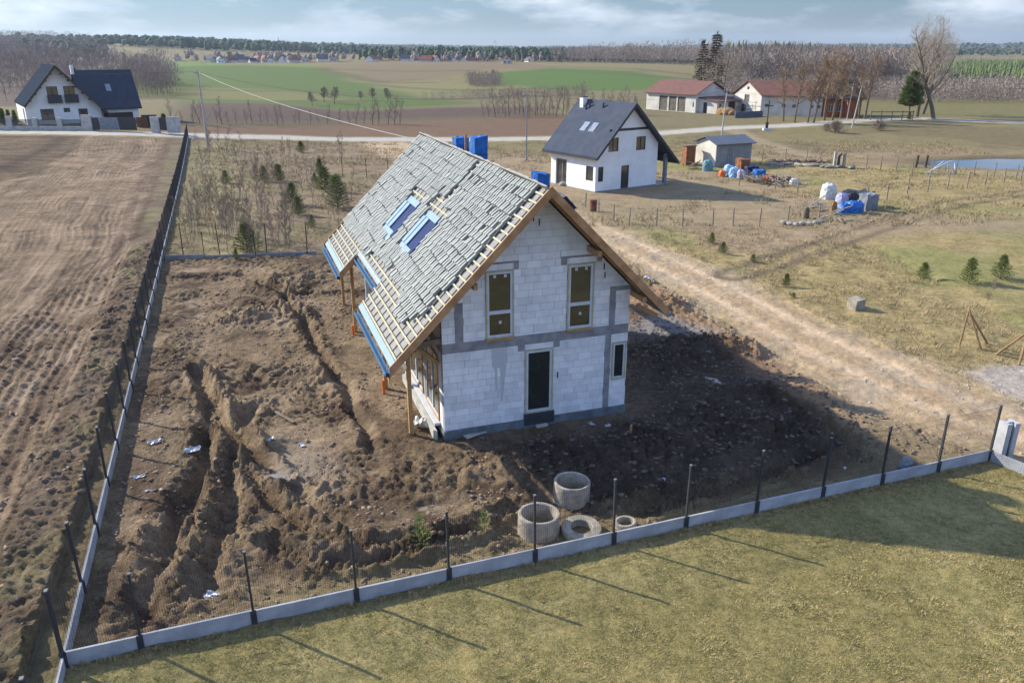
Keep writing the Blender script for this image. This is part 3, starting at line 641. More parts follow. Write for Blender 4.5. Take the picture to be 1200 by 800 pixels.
def sub(parent, name, key, maker, matl):
    if key not in me_by:
        q = MB(); maker(q); me_by[key] = q.mesh(name, matl)
    return link(name, me_by[key], parent)
M['counter'] = mat('shadow_grey_counter_batten', (.17, .155, .13), (.12, .11, .095), 5, .9)  # counter battens toned dark to stand for the shadow lines along them
for fn, u_edge in ((onL, None), (onR, HW + ER)):
    for i in range(29):
        v = -.62 + i * .598
        if fn is onL:
            sec = [s for s in SECT if s[0] <= v <= s[1]]
            if not sec: continue
            ue = sec[0][2] + .05
        else: ue = u_edge
        q = MB(); slab(q, fn, min(ue, HM - .06) if fn is onL else HM + .06, HM - .06 if fn is onL else ue, v - .022, v + .022, H0, H0 + .028)
        q.build('counter_batten', M['counter'], roof)
BAT = [-1.68 + .2265 * i for i in range(22)]
for u in BAT:
    spans = []
    for v0, v1, ue in SECT:
        if u < ue + .1: continue
        if spans and abs(spans[-1][1] - v0) < .01: spans[-1][1] = v1
        else: spans.append([v0, v1])
    for v0, v1 in spans:
        cuts = [(v0, v1)]
        if 0 < u < 1.25: cuts = [(v0, 4.98), (6.78, 8.28), (10.22, v1)]
        for a, b in cuts:
            q = MB(); slab(q, onL, u - .022, u + .022, a - random.uniform(0, .03), b + random.uniform(0, .02), H0 + .03, H0 + .066); q.build('batten', M['batten'], roof)
for i in range(16):
    u = HM + .12 + i * .27; q = MB(); slab(q, onR, u - .02, u + .02, -.92, 16.5, H0 + .03, H0 + .066); q.build('batten', M['batten'], roof)
# barge boards and eaves
def barge(u0, u1, v, fn_t, side):
    q = MB(); T = fn_t
    vs = [(u0, v - .02, T(u0) - .0), (u1, v - .02, T(u1)), (u1, v - .02, T(u1) - .34), (u0, v - .02, T(u0) - .34)]
    vs += [(a, v + .025, c) for a, _, c in vs]
    q.add(vs, [(0, 1, 2, 3), (7, 6, 5, 4), (0, 4, 5, 1), (1, 5, 6, 2), (2, 6, 7, 3), (3, 7, 4, 0)]); return q.build('barge_board', M['rafter'], roof)
barge(-1.9, HM - .001, -.945, TL, 0); barge(HM + .001, HW + ER, -.945, TR, 1)
barge(-1.9, -1.13, 10.62, TL, 0); barge(-1.9, HM, 16.53, TL, 0); barge(HM + .001, HW + ER, 16.53, TR, 0)
# rafters showing under the overhangs
for v in (-.4, .35): 
    for fn, a, b in ((onL, -1.85, HM - .1), (onR, HM + .1, HW + ER - .04)):
        if v < 0 or fn is onL: q = MB(); slab(q, fn, a, b if v < 0 else 0, v - .04, v + .04, H0 - .17, H0 - .052); q.build('rafter', M['rafter'], roof)
for v in list(np.arange(.95, 5.5, .75)) + list(np.arange(10.9, 16.4, .75)): q = MB(); slab(q, onL, -1.85, .1, v - .04, v + .04, H0 - .17, H0 - .052); q.build('rafter', M['rafter'], roof)
for v in np.arange(5.9, 10.6, .75): q = MB(); slab(q, onL, -1.08, .1, v - .04, v + .04, H0 - .17, H0 - .052); q.build('rafter', M['rafter'], roof)
for v0, v1, ue in SECT:
    q = MB(); slab(q, onL, ue + .02, ue + .17, v0, v1, H0 + .002, H0 + .03); q.build('eave_flashing', M['blue_light'], roof)
    q = MB(); x0 = ue - .11; z0 = TL(ue) - .30
    q.box(x0, ue + .015, v0 + .0, v1, z0 + .0, z0 + .02); q.box(x0 - .012, x0, v0, v1, z0, z0 + .125); q.box(ue + .003, ue + .015, v0, v1, z0 + .021, z0 + .17)
    g = q.build('gutter', M['blue_film'], roof)
    q = MB(); q.box(x0 - .002, ue + .01, v0 - .014, v0 - .001, z0 - .004, z0 + .128); q.build('end_cap', M['navy'], roof)
    q = MB(); q.box(ue - .015, ue + .02, v0 + .01, v1 - .01, z0 - .20, z0 - .003); q.build('fascia', M['rafter'], roof)
q = MB(); q.box(HW + ER, HW + ER + .11, -.92, 16.5, TR(HW + ER) - .3, TR(HW + ER) - .17); q.build('gutter', M['blue_film'], roof)

# ---- loose roof tiles laid out over the battens
KB_V = [0, .6, 1.8, 2.85, 5.3, 7.8, 9, 10, 13, 16.5]; KB_U = [-.6, -1.0, -1.18, -.75, -.55, -.6, -.78, -.92, -1.0, -.85]
def covered(u, v):
    if v < -.08 or v > 16.42 or u < np.interp(v, KB_V, KB_U): return False
    for wv0, wv1 in ((4.98, 6.78), (8.28, 10.22)):
        if wv0 - .16 < v < wv1 + .12 and -.02 < u < 1.30: return False
    if 4.6 < v < 7.55 and 1.28 < u < 1.60: return False
    if 6.0 < v < 7.3 and 1.28 < u < 1.86: return False
    if 8.25 < v < 10.6 and 1.28 < u < 1.56: return False
    if 8.3 < v < 8.9 and -.25 < u < .0: return False
    if 5.86 < v < 6.24 and u > 1.7: return False
    if 10.3 < v < 10.9 and 1.3 < u < 2.0 and random.random() < .5: return False
    return True
TV, TU = .222, .2265
def tile_mesh(var):
    q = MB(); r = random.Random(var); w, l, t = .150 + r.uniform(-.014, .014), .44, .085
    l = .36 if var < 4 else .30
    pr = [(-w / 2, 0), (-w / 2 + .012, t), (w / 2 - .012, t), (w / 2, 0)]
    vs = [(a, y, h - (.0 if y < l / 2 else .0)) for y in (0, l) for a, h in pr]
    q.add(vs, [(0, 1, 2, 3), (7, 6, 5, 4), (0, 4, 5, 1), (1, 5, 6, 2), (2, 6, 7, 3), (3, 7, 4, 0)]); return q
TILE_ME = [tile_mesh(i).mesh('roof_tile', M['tile']) for i in range(8)]
R_L = Matrix(((0, S2, -S2), (-1, 0, 0), (0, S2, S2))).to_4x4()          # tile axes: x across (-v), y up the slope, z off the slope
cand = []
for j, u in enumerate(BAT):
    sh = random.uniform(-.03, .03)
    if j % 2 == 0: sh2 = sh
    for i in range(75):
        v = -.05 + TV * i + ((j // 2) % 2) * TV * .5 + sh2
        stack = .03 * (fbm(np.array(u * 1.4), np.array(v * .7), 1, 2, 3) - .5)
        if not covered(u + .04 - .05, v): continue
        if random.random() < .018: continue
        # pairs of ribs belong to one wide tile: keep them together, tiles apart
        v2 = v + (.016 if (i % 2) else -.016) + random.uniform(-.008, .008); u2 = u - .08 + random.uniform(-.018, .018) + .03 * math.sin(v * 1.3 + j)
        hh = H0 + .068 + stack + random.uniform(0, .008)
        tilt = .115 + random.uniform(-.03, .03)
        cand.append((u2, v2, hh, tilt, random.uniform(-.05, .05), random.randrange(4) + 4 * (j % 2)))
def tile_matrix(c):
    u, v, h, tilt, yaw, k = c
    return Matrix.Translation(onL(u, v, h + .012)) @ R_L @ Matrix.Rotation(yaw, 4, 'Z') @ Matrix.Rotation(-tilt, 4, 'X')
def cam_d(c): return (hw(c[0], c[1], TL(c[0])) - Vector((0, 0, CAM_H))).length
cand.sort(key=cam_d)
for c in cand[:300]:
    o = link('roof_tile', TILE_ME[c[5]], roof); o.matrix_local = tile_matrix(c)
q = MB()
for c in cand[300:]:
    me = TILE_ME[c[5]]; mm = tile_matrix(c); q.add([mm @ vv.co for vv in me.vertices], [tuple(p.vertices) for p in me.polygons])
tag(q.build('roof_tile', M['tile'], roof), kind='stuff')
q = MB()
for i in range(60):
    v = random.uniform(.2, 16.2); u = HM + .08
    q.box(-.16, .16, -.2, .2, 0, .035, 0, Matrix.Translation(onR(u + .1, v, H0 + .07)) @ Matrix.Rotation(random.uniform(-.1, .1), 4, 'Z') @ Matrix.Rotation(math.radians(45), 4, 'Y'))
tag(q.build('roof_tile', M['tile'], roof), kind='stuff')
for v, u in ((-.35, 3.9), (-.30, 4.12), (.2, 4.0)):
    q = MB()
    for k in range(4): q.box(-.15, .15, -.2, .2, k * .05, k * .05 + .04, 0, Matrix.Translation(onR(u, v, H0 + .07)) @ Matrix.Rotation(math.radians(45), 4, 'Y') @ Matrix.Rotation(.1 * k, 4, 'Z'))
    q.build('tile_stack', M['navy'], roof)

# ---- roof windows in blue film
for v0, v1 in ((5.02, 6.74), (8.32, 10.18)):
    wn = MB(); slab(wn, onL, .02, 1.27, v0 + .12, v1, H0 + .03, H0 + .10); win = wn.build('roof_window', M['blue_dark'], house)
    d = v1 - v0
    for a, b in ((.50, .72), (.78, .98)):
        q = MB(); slab(q, onL, .20, 1.12, v0 + d * a, v0 + d * b, H0 + .102, H0 + .16); q.build('sash_cover', M['blue_light'], win)
    q = MB(); slab(q, onL, .22, 1.10, v0 + d * .725, v0 + d * .775, H0 + .102, H0 + .11); q.build('pane', M['glass'], win)
    q = MB(); slab(q, onL, -.14, .19, v0 + .16, v1 - .06, H0 + .104, H0 + .118); q.build('apron', M['blue_light'], win)
    q = MB(); slab(q, onL, .05, 1.25, v0 - .10, v0 + d * .28, H0 + .102, H0 + .112); q.build('side_flashing', M['blue_dark'], win)
    q = MB(); slab(q, onL, 1.13, 1.33, v0 - .05, v1 - .2, H0 + .115, H0 + .15); q.build('head_flashing', M['blue_light'], win)
# ---- chimneys under tarpaulin
def wrapped(u, v, w_, d_, z0, z1, seed):
    r = random.Random(seed); q = MB(); q.box(u - w_ / 2, u + w_ / 2, v - d_ / 2, v + d_ / 2, z0, z1)
    bm = bmesh.new(); me = q.mesh('chimney', M['tarp']); bm.from_mesh(me); bmesh.ops.subdivide_edges(bm, edges=bm.edges, cuts=4, use_grid_fill=True)
    for p in bm.verts:
        p.co += Vector((r.uniform(-.028, .028), r.uniform(-.028, .028), r.uniform(-.03, .03)))
        if p.co.z > z1 - .05: p.co.z += .06 * math.sin(3 * p.co.x + seed) 
    bm.to_mesh(me); bm.free(); o = link('chimney', me, house)
    q = MB(); q.tube((u - w_ / 2 - .02, v - d_ / 2 - .035, z0 + .62 * (z1 - z0)), (u + w_ / 2 + .02, v - d_ / 2 - .035, z0 + .6 * (z1 - z0)), .012, .012, 5); q.build('strap', M['navy'], o)
    o['label'] = 'chimney wrapped in blue tarpaulin'
wrapped(4.02, 9.0, .58, .6, 7.2, 8.90, 1); wrapped(3.95, 11.6, .58, .6, 7.4, 8.60, 2); wrapped(4.12, 2.0, .48, .5, 7.0, 8.38, 3)
q = MB(); q.beam((3.72, 10.0, 7.6), (3.74, 10.0, 8.92), .05, .09); q.build('prop_board', M['timber'], house)

# ---- gable wall of blocks
ZB = .30
OPEN = dict(win_l=(1.48, 2.44, 3.41, 5.70), win_r=(4.32, 5.28, 3.41, 5.70), door=(2.84, 3.86, .52, 2.86), small=(6.08, 6.61, 1.36, 2.74))
CONC = [(0, HW, 3.05, 3.40), (2.60, 2.84, 2.84, 3.05), (3.86, 4.10, 2.84, 3.05), (1.22, 2.62, 5.90, 5.97), (2.44, 2.62, 5.70, 5.90), (1.30, 1.48, 5.70, 5.90),
        (4.08, 5.55, 5.90, 5.97), (4.10, 4.30, 5.70, 5.90), (5.38, 5.55, 5.72, 5.90), (.44, .72, 3.40, 4.74), (5.90, 6.13, 3.40, 4.62), (5.90, HW, 4.62, 4.78), (5.80, 6.02, ZB, 3.05)]
under = lambda u: min(TL(u), TR(u)) - .37
gpoly = [(0, ZB), (HW, ZB), (HW, under(HW)), (HM, under(HM)), (0, under(0))]
frG = lambda a, b, d: (a, d, b)
mb = MB(); wall_panel(mb, gpoly, list(OPEN.values()), .012, .24, frG); gable = mb.build('gable_wall', M['mortar'], house)
BL, BH, J = .492, .2445, .0095
nblk = 0; chips = []
row = 0; z = ZB
while z < under(HM):
    off = (row % 2) * BL * .5 + (row % 3) * .06; x = -off
    while x < HW:
        r0 = (max(0, x + J / 2), min(HW, x + BL - J / 2), z + J / 2, z + BH - J / 2)
        if r0[1] - r0[0] > .02:
            rs = [r0]
            for h in list(OPEN.values()) + CONC: rs = minus(rs, h)
            for x0, x1, z0, z1 in rs:
                if x1 - x0 < .02 or z1 - z0 < .02: continue
                p = [(x0, z0), (x1, z0), (x1, z1), (x0, z1)]
                p = clip(p, -1, 1, under(0)); p = clip(p, 1, 1, under(HW) + HW)
                if area(p) < .002: continue
                q = MB(); d = random.uniform(-.004, .004); q.prism(p, d, .06, frG)
                if nblk < 300 and area(p) > .012: q.build('block', M['aac'], gable); nblk += 1
                else: chips.append(q)
        x += BL
    z += BH; row += 1
q = MB()
for c in chips: q.add(c.v, c.f)
if chips: tag(q.build('block', M['aac'], gable), kind='stuff')
for i, (a, b, c, d) in enumerate(CONC):
    q = MB(); q.box(a + .002 * (i > 0), b - .002 * (i > 0), -.002 - .0007 * i, .08, c + .001, d - .001); q.build('ring_beam' if i == 0 else 'lintel' if d - c < .3 else 'concrete_column', M['concrete'], gable)
# mortar run down the wall under the beam
M['smear'] = mat('mortar_smear', (.42, .41, .41), (.52, .53, .56), 7, .95, stretch=(6, 1, 1), lo=.35, hi=.65)
for pts in ([(1.66, 3.04), (2.22, 3.04), (2.2, 2.5), (2.12, 1.9), (2.05, 1.15), (1.98, 1.1), (1.99, 1.9), (1.95, 2.35), (1.86, 2.36), (1.86, 1.6), (1.80, 1.5), (1.78, 2.3), (1.70, 2.4)],):
    q = MB(); q.prism(pts, -.0075, -.004, frG); q.build('mortar_smear', M['smear'], gable)
for a, b in ((3.08, 7.2), (3.28, 7.05), (.3, 5.0), (5.62, 5.4), (5.66, 5.1), (4.02, 1.7)):
    q = MB(); q.box(a, a + .045, -.010, -.005, b, b + .22); q.build('open_joint', M['black'], gable)
# ---- foundation
q = MB(); q.box(-.04, HW + .04, -.06, .3, -.35, ZB - .004); q.box(-.04, .25, .301, 12.0, -.35, ZB - .004); q.box(HW - .25, HW + .04, .301, 12, -.35, ZB - .004); q.box(.251, HW - .251, .301, 12, -.3, ZB - .03)
q.build('foundation', M['dark_plinth'], house)
# ---- other walls
frL = lambda a, b, d: (d, a, b); sidep = [(.245, ZB), (12.0, ZB), (12.0, under(0)), (.245, under(0))]
SO = [(.62, 2.55, .42, 2.80), (3.05, 5.3, .42, 2.80), (6.6, 7.8, 1.2, 2.7), (9.0, 10.2, .42, 2.7)]
mb = MB(); wall_panel(mb, sidep, SO, .012, .24, frL); sidew = mb.build('side_wall', M['mortar'], house)
q = MB(); row = 0; z = ZB
while z < under(0):
    x = .245 - (row % 2) * BL / 2
    while x < 12:
        rs = [(max(.245, x + J / 2), min(12, x + BL - J / 2), z + J / 2, min(under(0), z + BH - J / 2))]
        for h in SO + [(2.56, 3.04, ZB, 2.8), (.245, 12, 3.05, 3.4)]: rs = minus(rs, h)
        for a, b, c, d in rs:
            if b - a > .02 and d - c > .02: q.box(random.uniform(-.003, .003), .06, a, b, c, d)
        x += BL
    z += BH; row += 1
tag(q.build('block', M['aac'], sidew), kind='stuff')
q = MB(); q.box(-.004, .08, 2.56, 3.04, ZB + .001, 2.8); q.build('concrete_column', M['concrete'], sidew)
q = MB(); q.box(-.006, .08, .246, 12, 3.051, 3.399); q.build('ring_beam', M['concrete'], sidew)
mb = MB(); wall_panel(mb, [(.245, ZB), (12, ZB), (12, under(HW)), (.245, under(HW))], [(1.0, 1.6, 1.36, 2.7), (5, 7, 1.2, 2.6)], HW - .24, HW, frL); mb.build('side_wall', M['aac'], house)
frB = lambda a, b, d: (a, 12.001 + d, b)
mb = MB(); wall_panel(mb, [(.001, ZB), (HW - .001, ZB), (HW - .001, under(HW)), (HM, under(HM)), (.001, under(0))], [(1.5, 3.2, .42, 2.7), (4.2, 5.2, 3.5, 5.4)], 0, .24, frB); mb.build('gable_wall', M['aac'], house)
q = MB(); q.box(.25, HW - .25, .25, 12, 3.06, 3.38); q.build('upper_floor', M['concrete'], house)
# ---- windows
def window(parent, fr, u0, u1, z0, z1, transoms=(), mull=(), d=-.03, frame='white_frame', glass='glass', timber=None, sill=None, fw=.075, name='window', label=None):
    w_ = MB(); dp = d + .09; L_ = []
    t = 0
    if timber:
        t = .045
        q = MB()
        for a, b, c, e in ((u0, u0 + t, z0, z1), (u1 - t, u1, z0, z1), (u0 + t, u1 - t, z1 - t, z1), (u0 + t, u1 - t, z0, z0 + t)):
            q.prism([(a, c), (b, c), (b, e), (a, e)], d - .02, d + .12, fr)
    a0, a1, b0, b1 = u0 + t, u1 - t, z0 + t, z1 - t
    for a, b, c, e in ((a0, a0 + fw, b0, b1), (a1 - fw, a1, b0, b1), (a0 + fw, a1 - fw, b1 - fw, b1), (a0 + fw, a1 - fw, b0, b0 + fw)): w_.prism([(a, c), (b, c), (b, e), (a, e)], d, dp, fr)
    for z in transoms: w_.prism([(a0 + fw, z - .06), (a1 - fw, z - .06), (a1 - fw, z + .06), (a0 + fw, z + .06)], d + .002, dp - .002, fr)
    for u in mull:
        zs = sorted([b0 + fw] + [z for t_ in transoms for z in (t_ - .06, t_ + .06)] + [b1 - fw])
        for c, e in zip(zs[::2], zs[1::2]): w_.prism([(u - .04, c), (u + .04, c), (u + .04, e), (u - .04, e)], d + .004, dp - .004, fr)
    o = w_.build(name, M[frame], parent, label=label)
    if timber: q.build('timber_surround', M[timber], o)
    us = sorted([a0 + fw] + [x for m_ in mull for x in (m_ - .04, m_ + .04)] + [a1 - fw]); zs = sorted([b0 + fw] + [z for t_ in transoms for z in (t_ - .06, t_ + .06)] + [b1 - fw])
    for a, b in zip(us[::2], us[1::2]):
        for c, e in zip(zs[::2], zs[1::2]):
            q = MB(); q.prism([(a, c), (b, c), (b, e), (a, e)], d + .035, d + .055, fr); q.build('pane', M[glass], o)
    if sill:
        q = MB(); q.prism([(u0 - .01, z0 - .07), (u1 + .01, z0 - .07), (u1 + .01, z0 - .003), (u0 - .01, z0 - .003)], d - .05, d + .1, fr); q.build('sill', M[sill], o)
    return o
window(gable, frG, *OPEN['win_l'], transoms=(4.30,), timber='batten', sill='timber'); window(gable, frG, *OPEN['win_r'], transoms=(4.30,), timber='batten', sill='timber')
for c_ in gable.children:
    if c_.name.startswith('window'):
        for dx_, dz_ in ((-.16, .98), (.2, .98), (.02, -.75)):
            q = MB(); uc, zc = (OPEN['win_l'] if c_.name == 'window' else OPEN['win_r'])[0] + .48 + dx_, 4.62 + dz_ * .9; q.prism([(uc - .045, zc - .05), (uc + .045, zc - .05), (uc + .045, zc + .05), (uc - .045, zc + .05)], .001, .0045, frG); q.build('sticker', M['white_frame'], c_)
dr = window(gable, frG, *OPEN['door'], timber='batten', name='glazed_door')
q = MB(); q.box(OPEN['door'][0] - .03, OPEN['door'][1] + .05, -.10, .05, .10, .515); q.build('threshold_board', M['black'], dr)
window(gable, frG, *OPEN['small'], timber='batten', fw=.05)
window(sidew, frL, *SO[0], mull=(1.55,), timber='timber', frame='white_frame', name='terrace_door'); window(sidew, frL, *SO[1], mull=(4.2,), timber='timber', name='terrace_door')
window(sidew, frL, *SO[2]); window(sidew, frL, *SO[3], name='terrace_door')
q = MB(); q.box(-.22, .02, .5, 5.4, .305, .40); q.build('terrace_sill', M['white_frame'], house)
q = MB(); q.box(-.34, -.23, .1, 5.4, -.2, .30); q.build('insulation_edge', M['pale_concrete'], house)
# ---- porch timbers
def post(u, v, s=.14, z1=None, matl='timber', nm='post'):
    z1 = z1 if z1 else TL(u) - .42 - .02; q = MB(); q.box(u - s / 2, u + s / 2, v - s / 2, v + s / 2, -.25, z1); return q.build(nm, M[matl], house)
for u, v in ((-.98, .78), (-1.1, 4.9), (-1.22, 11.9), (-1.18, 16.2)):
    post(u, v)
for v0, v1 in ((-.9, 5.56), (10.7, 16.48)):
    q = MB(); zt = TL(-1.1) - .40; q.box(-1.18, -1.02, v0, v1, zt - .20, zt - .0); q.build('purlin', M['timber'], house)
q = MB(); q.tube((.05, 16.1, -.2), (.05, 16.1, 4.4), .11, .11, 14); q.build('column', M['white_frame'], house)
q = MB(); q.tube((.65, 15.6, -.2), (.65, 15.6, 4.9), .1, .1, 14); q.build('column', M['concrete'], house)
post(HW + .1, 16.2, z1=TR(HW + .1) - .44)
for u in (5.05, 6.75, .9):
    T = TR(u) if u > HM else TL(u)
    q = MB(); q.box(u - .07, u + .07, -.90, .0, T - .62, T - .44); q.build('purlin', M['rafter'], house)
q = MB(); q.beam((-.05, .45, 2.6), (-1.0, .62, 3.45), .12, .14); q.build('strut', M['timber'], house)
q = MB(); q.beam((-.02, .12, 3.5), (-1.45, .12, 3.35), .12, .2); q.build('tie_beam', M['old_wood'], house)
q = MB(); q.beam((HW + .02, -.5, 4.2), (HW + .8, -.5, 3.75), .1, .14); q.build('strut', M['rafter'], house)

# ------------------------------------------------------------------ wire fences on concrete plinths
def share(key, maker, name, matl, smooth=False):
    if key not in me_by:
        q = MB(); maker(q); me_by[key] = q.mesh(name, matl, smooth)
    return me_by[key]
def mesh_panel(q, ln, z0, z1, step=.05):
    n = int(ln / step)
    for i in range(1, n):
        x = i * ln / n; q.tube((x, 0, z0), (x, 0, z1), .003, .003, 3, cap=False)
    for z in (z0 + .02, z0 + .2, z0 + .24, (z0 + z1) / 2, (z0 + z1) / 2 + .04, z1 - .24, z1 - .2, z1 - .02): q.tube((0, 0, z), (ln, 0, z), .003, .003, 3, cap=False)
def fence(name, label, p0, ang, stations, ph, plh, pw, base_dz=0.0, step=.05, first_post=True):
    f = empty(name, (p0[0], p0[1], 0), ang); tag(f, label, 'fence'); ca, sa = math.cos(ang), math.sin(ang)
    zs = [float(hm(p0[0] + ca * s, p0[1] + sa * s)) + base_dz for s in stations]
    pm_ = share(('post', ph, pw), lambda q: (q.box(-pw / 2, pw / 2, -.03, .03, -.2, ph),), 'post', M['black'])
    cm = share(('cap', pw), lambda q: q.box(-pw / 2 - .006, pw / 2 + .006, -.036, .036, 0, .03), 'cap', M['galv'])
    bm_ = share(('brk', plh), lambda q: q.box(-.065, .065, -.062, -.0315, -.1, plh + .02), 'bracket', M['black'])
    for i, (s, z) in enumerate(zip(stations, zs)):
        if i or first_post:
            p = link('post', pm_, f, (s, 0, z)); p.rotation_euler = (random.uniform(-.015, .015), random.uniform(-.02, .02), 0)
            link('cap', cm, p, (0, 0, ph)); link('bracket', bm_, p, (0, 0, 0))
    for i in range(len(stations) - 1):
        s0, s1 = stations[i] + .035, stations[i + 1] - .035; ln = round(s1 - s0, 2); sl_ = math.atan2(zs[i + 1] - zs[i], s1 - s0)
        o = link('plinth_board', share(('plb', ln, plh), lambda q: q.box(0, ln, -.028, .028, -.25, plh), 'plinth_board', M['plinth']), f, (s0, 0, zs[i] + random.uniform(-.015, .015))); o.rotation_euler = (random.uniform(-.02, .02), -sl_, 0)
        o = link('mesh_panel', share(('mp', ln, plh, ph), lambda q: mesh_panel(q, ln, plh + .01, ph - .06, step), 'mesh_panel', M['wire']), f, (s0, 0, zs[i])); o.rotation_euler = (0, -sl_, 0)
    return f
FA = math.atan2(F1[1] - F0[1], F1[0] - F0[0])
fence('mesh_fence', 'wire mesh fence on grey concrete plinth between the lawn and the building plot', F0, FA, [0, 1.49, 3.87, 6.2, 8.48, 10.76, 13.0, 15.2, 17.5, 19.8, 22.0, 24.2, 26.35], 1.93, .36, .052)
LA = math.atan2(LDIR[1], LDIR[0])
fence('mesh_fence', 'long black wire mesh fence along the edge of the ploughed field', (F0[0] - LDIR[0] * 5.2, F0[1] - LDIR[1] * 5.2), LA, [0, 2.6, 5.12] + [5.2 + 2.6 * i for i in range(1, 41)], 1.95, .30, .075, step=.07)
q = MB(); p1 = at(1215, 562); d = (Vector((p1.x, p1.y, 0)) - Vector((F1[0], F1[1], 0))); d.normalize(); a = Vector((F1[0], F1[1], .14)) + d * .06
q.beam(a, a + d * 3.2, .06, .42); tag(q.build('plinth_board', M['plinth']), 'pale concrete plinth board running right from the corner fence post to the pillar', 'plinth')
# cast gate pillar, open at the back like a letter U
g = at(1174, 534); q = MB(); mm = Matrix.Translation(g) @ Matrix.Rotation(.25, 4, 'Z')
for x0, x1, y0, y1 in ((-.24, -.12, -.18, .18), (.12, .24, -.18, .18), (-.119, .119, -.02, .09), (-.119, -.06, -.18, -.12), (.06, .119, -.18, -.12)): q.box(x0, x1, y0, y1, -.2, 1.22, 0, mm)
tag(q.build('gate_pillar', M['plinth']), 'upright pale concrete gate pillar with a groove beside the fence corner', 'pillar')
# rear wall of boards behind the plot
def low_wall(pts, label, h=.34):
    f = empty('board_wall', (pts[0][0], pts[0][1], 0)); tag(f, label, 'wall')
    for (x0, y0), (x1, y1) in zip(pts[:-1], pts[1:]):
        ln = math.hypot(x1 - x0, y1 - y0); n = max(1, int(ln / 2.5)); dx, dy = (x1 - x0) / ln, (y1 - y0) / ln
        for i in range(n):
            q = MB(); s0, s1 = ln * i / n + .05, ln * (i + 1) / n - .05; r = random.uniform(-.04, .04)
            q.beam((x0 - pts[0][0] + dx * s0, y0 - pts[0][1] + dy * s0, h / 2 - .1 + r), (x0 - pts[0][0] + dx * s1, y0 - pts[0][1] + dy * s1, h / 2 - .1 + r), .06, h); q.build('plinth_board', M['concrete'], f)
            q = MB(); x, y = x0 - pts[0][0] + dx * ln * i / n, y0 - pts[0][1] + dy * ln * i / n; q.box(x - .018, x + .018, y - .018, y + .018, -.2, 1.7); q.build('post', M['black'], f)
low_wall(REAR, 'low grey board wall with thin posts closing the back of the muddy plot')
# ------------------------------------------------------------------ concrete rings and scraps on the plot
def ring(px, R, r, h, label, z=0.0, tilt=(0, 0)):
    p = at(*px); q = MB(); q.lathe([(R - .02, -.05), (R, .02), (R, h - .03), (R - .02, h), (r + .02, h), (r, h - .02), (r, -.05)], 40, jit=.004)
    o = q.build('concrete_ring', M['ring_concrete'], smooth=False); o.location = (p.x, p.y, z); o.rotation_euler = (tilt[0], tilt[1], random.uniform(0, 3))
    tag(o, label, 'concrete ring', 'concrete well rings beside the fence'); return o
ring((631, 623), .57, .47, .62, 'large open concrete ring standing behind the plinth, nearest to the young pine', -.02, (.02, .0))
ring((669, 585), .53, .45, .66, 'large open concrete ring standing further back in the mud', -.02, (.03, -.02))
ring((681, 624), .55, .30, .16, 'flat concrete ring lid lying between the open ring and the fence post', .05, (.05, .03))
ring((733, 618), .30, .21, .18, 'small pale concrete ring lying right beside the fence plinth', .04, (-.06, .05))
def scrap(px, s, seed, name='plastic_scrap', matl='plastic', label='crumpled scrap of pale plastic film lying in the trampled mud', cat='scrap', group='plastic scraps in the mud', z=.0, crumple=.2, aspect=.6):
    r = random.Random(seed); p = at(*px); zz = ground_z(p.x, p.y); q = MB(); n = 5
    vs = [((i / (n - 1) - .5) * s * (1 + r.uniform(-.15, .15)), (j / (n - 1) - .5) * s * aspect * (1 + r.uniform(-.2, .2)), r.uniform(0, s * crumple)) for j in range(n) for i in range(n)]
    up = [(x, y, z_ + .012) for x, y, z_ in vs]
    fs = [(j * n + i, j * n + i + 1, (j + 1) * n + i + 1, (j + 1) * n + i) for j in range(n - 1) for i in range(n - 1)]
    q.add(up, fs); q.add(vs, [tuple(reversed(f)) for f in fs])
    o = q.build(name, M[matl]); o.location = (p.x, p.y, zz + z); o.rotation_euler = (0, 0, r.uniform(0, 6)); return tag(o, label, cat, group)
SCRAP_L = ['crumpled film scrap nearest the left fence, left of the deep trench', 'wide pale film scrap at the upper end of the trench strip', 'small film scrap just below the one nearest the left fence', 'largest film scrap lying over the first trench', 'pale film scrap at the upper edge of the grey puddle', 'small pale scrap right of the grey puddle top', 'tiny film scrap between the fence and the first trench', 'tiny film scrap on the ridge between the trenches', 'white film scrap at the lower end of the second trench', 'flat little scrap beside the puddle in the middle of the mud', 'white scrap on dark soil in front of the house right of the rings', 'white scrap on dark soil near the fence at far right', 'pale film scrap on the ground right of the gable door', 'pale film scrap halfway between gable door and house corner']
for i, (px, s) in enumerate([((163, 557), .42), ((180, 517), .55), ((174, 574), .25), ((226, 532), .6), ((318, 523), .35), ((354, 522), .25), ((190, 580), .2), ((237, 574), .22), ((250, 697), .5), ((352, 520), .22), ((778, 562), .25), ((990, 548), .2), ((712, 500), .3), ((693, 498), .35)]):
    scrap(px, s * .8, i, label=SCRAP_L[i])
scrap((761, 330), .55, 50, 'sack', 'tarp_white', 'white sack lying on the brown bank beside the dirt track', 'sack', None, .05, .5, .8)
scrap((490, 500), .5, 51, 'sack', 'tarp_white', 'pale filled sack lying left of the front porch post foot', 'sack', None, .08, .35, .7)
scrap((500, 500), .5, 52, 'sack', 'tarp_white', 'pale filled sack lying right beside the house foundation corner', 'sack', None, .08, .35, .7)
def slab_thing(name, px0, px1, w_, t, matl, label, cat, z=.04):
    a, b = at(*px0), at(*px1); q = MB(); za, zb = ground_z(a.x, a.y), ground_z(b.x, b.y); q.beam((a.x, a.y, max(za, zb) + z), (b.x, b.y, max(za, zb) + z + .01), w_, t); return tag(q.build(name, M[matl]), label, cat)
slab_thing('plank', (545, 514), (572, 505), .28, .05, 'pale_concrete', 'long flat grey board lying along the foot of the gable wall', 'plank')
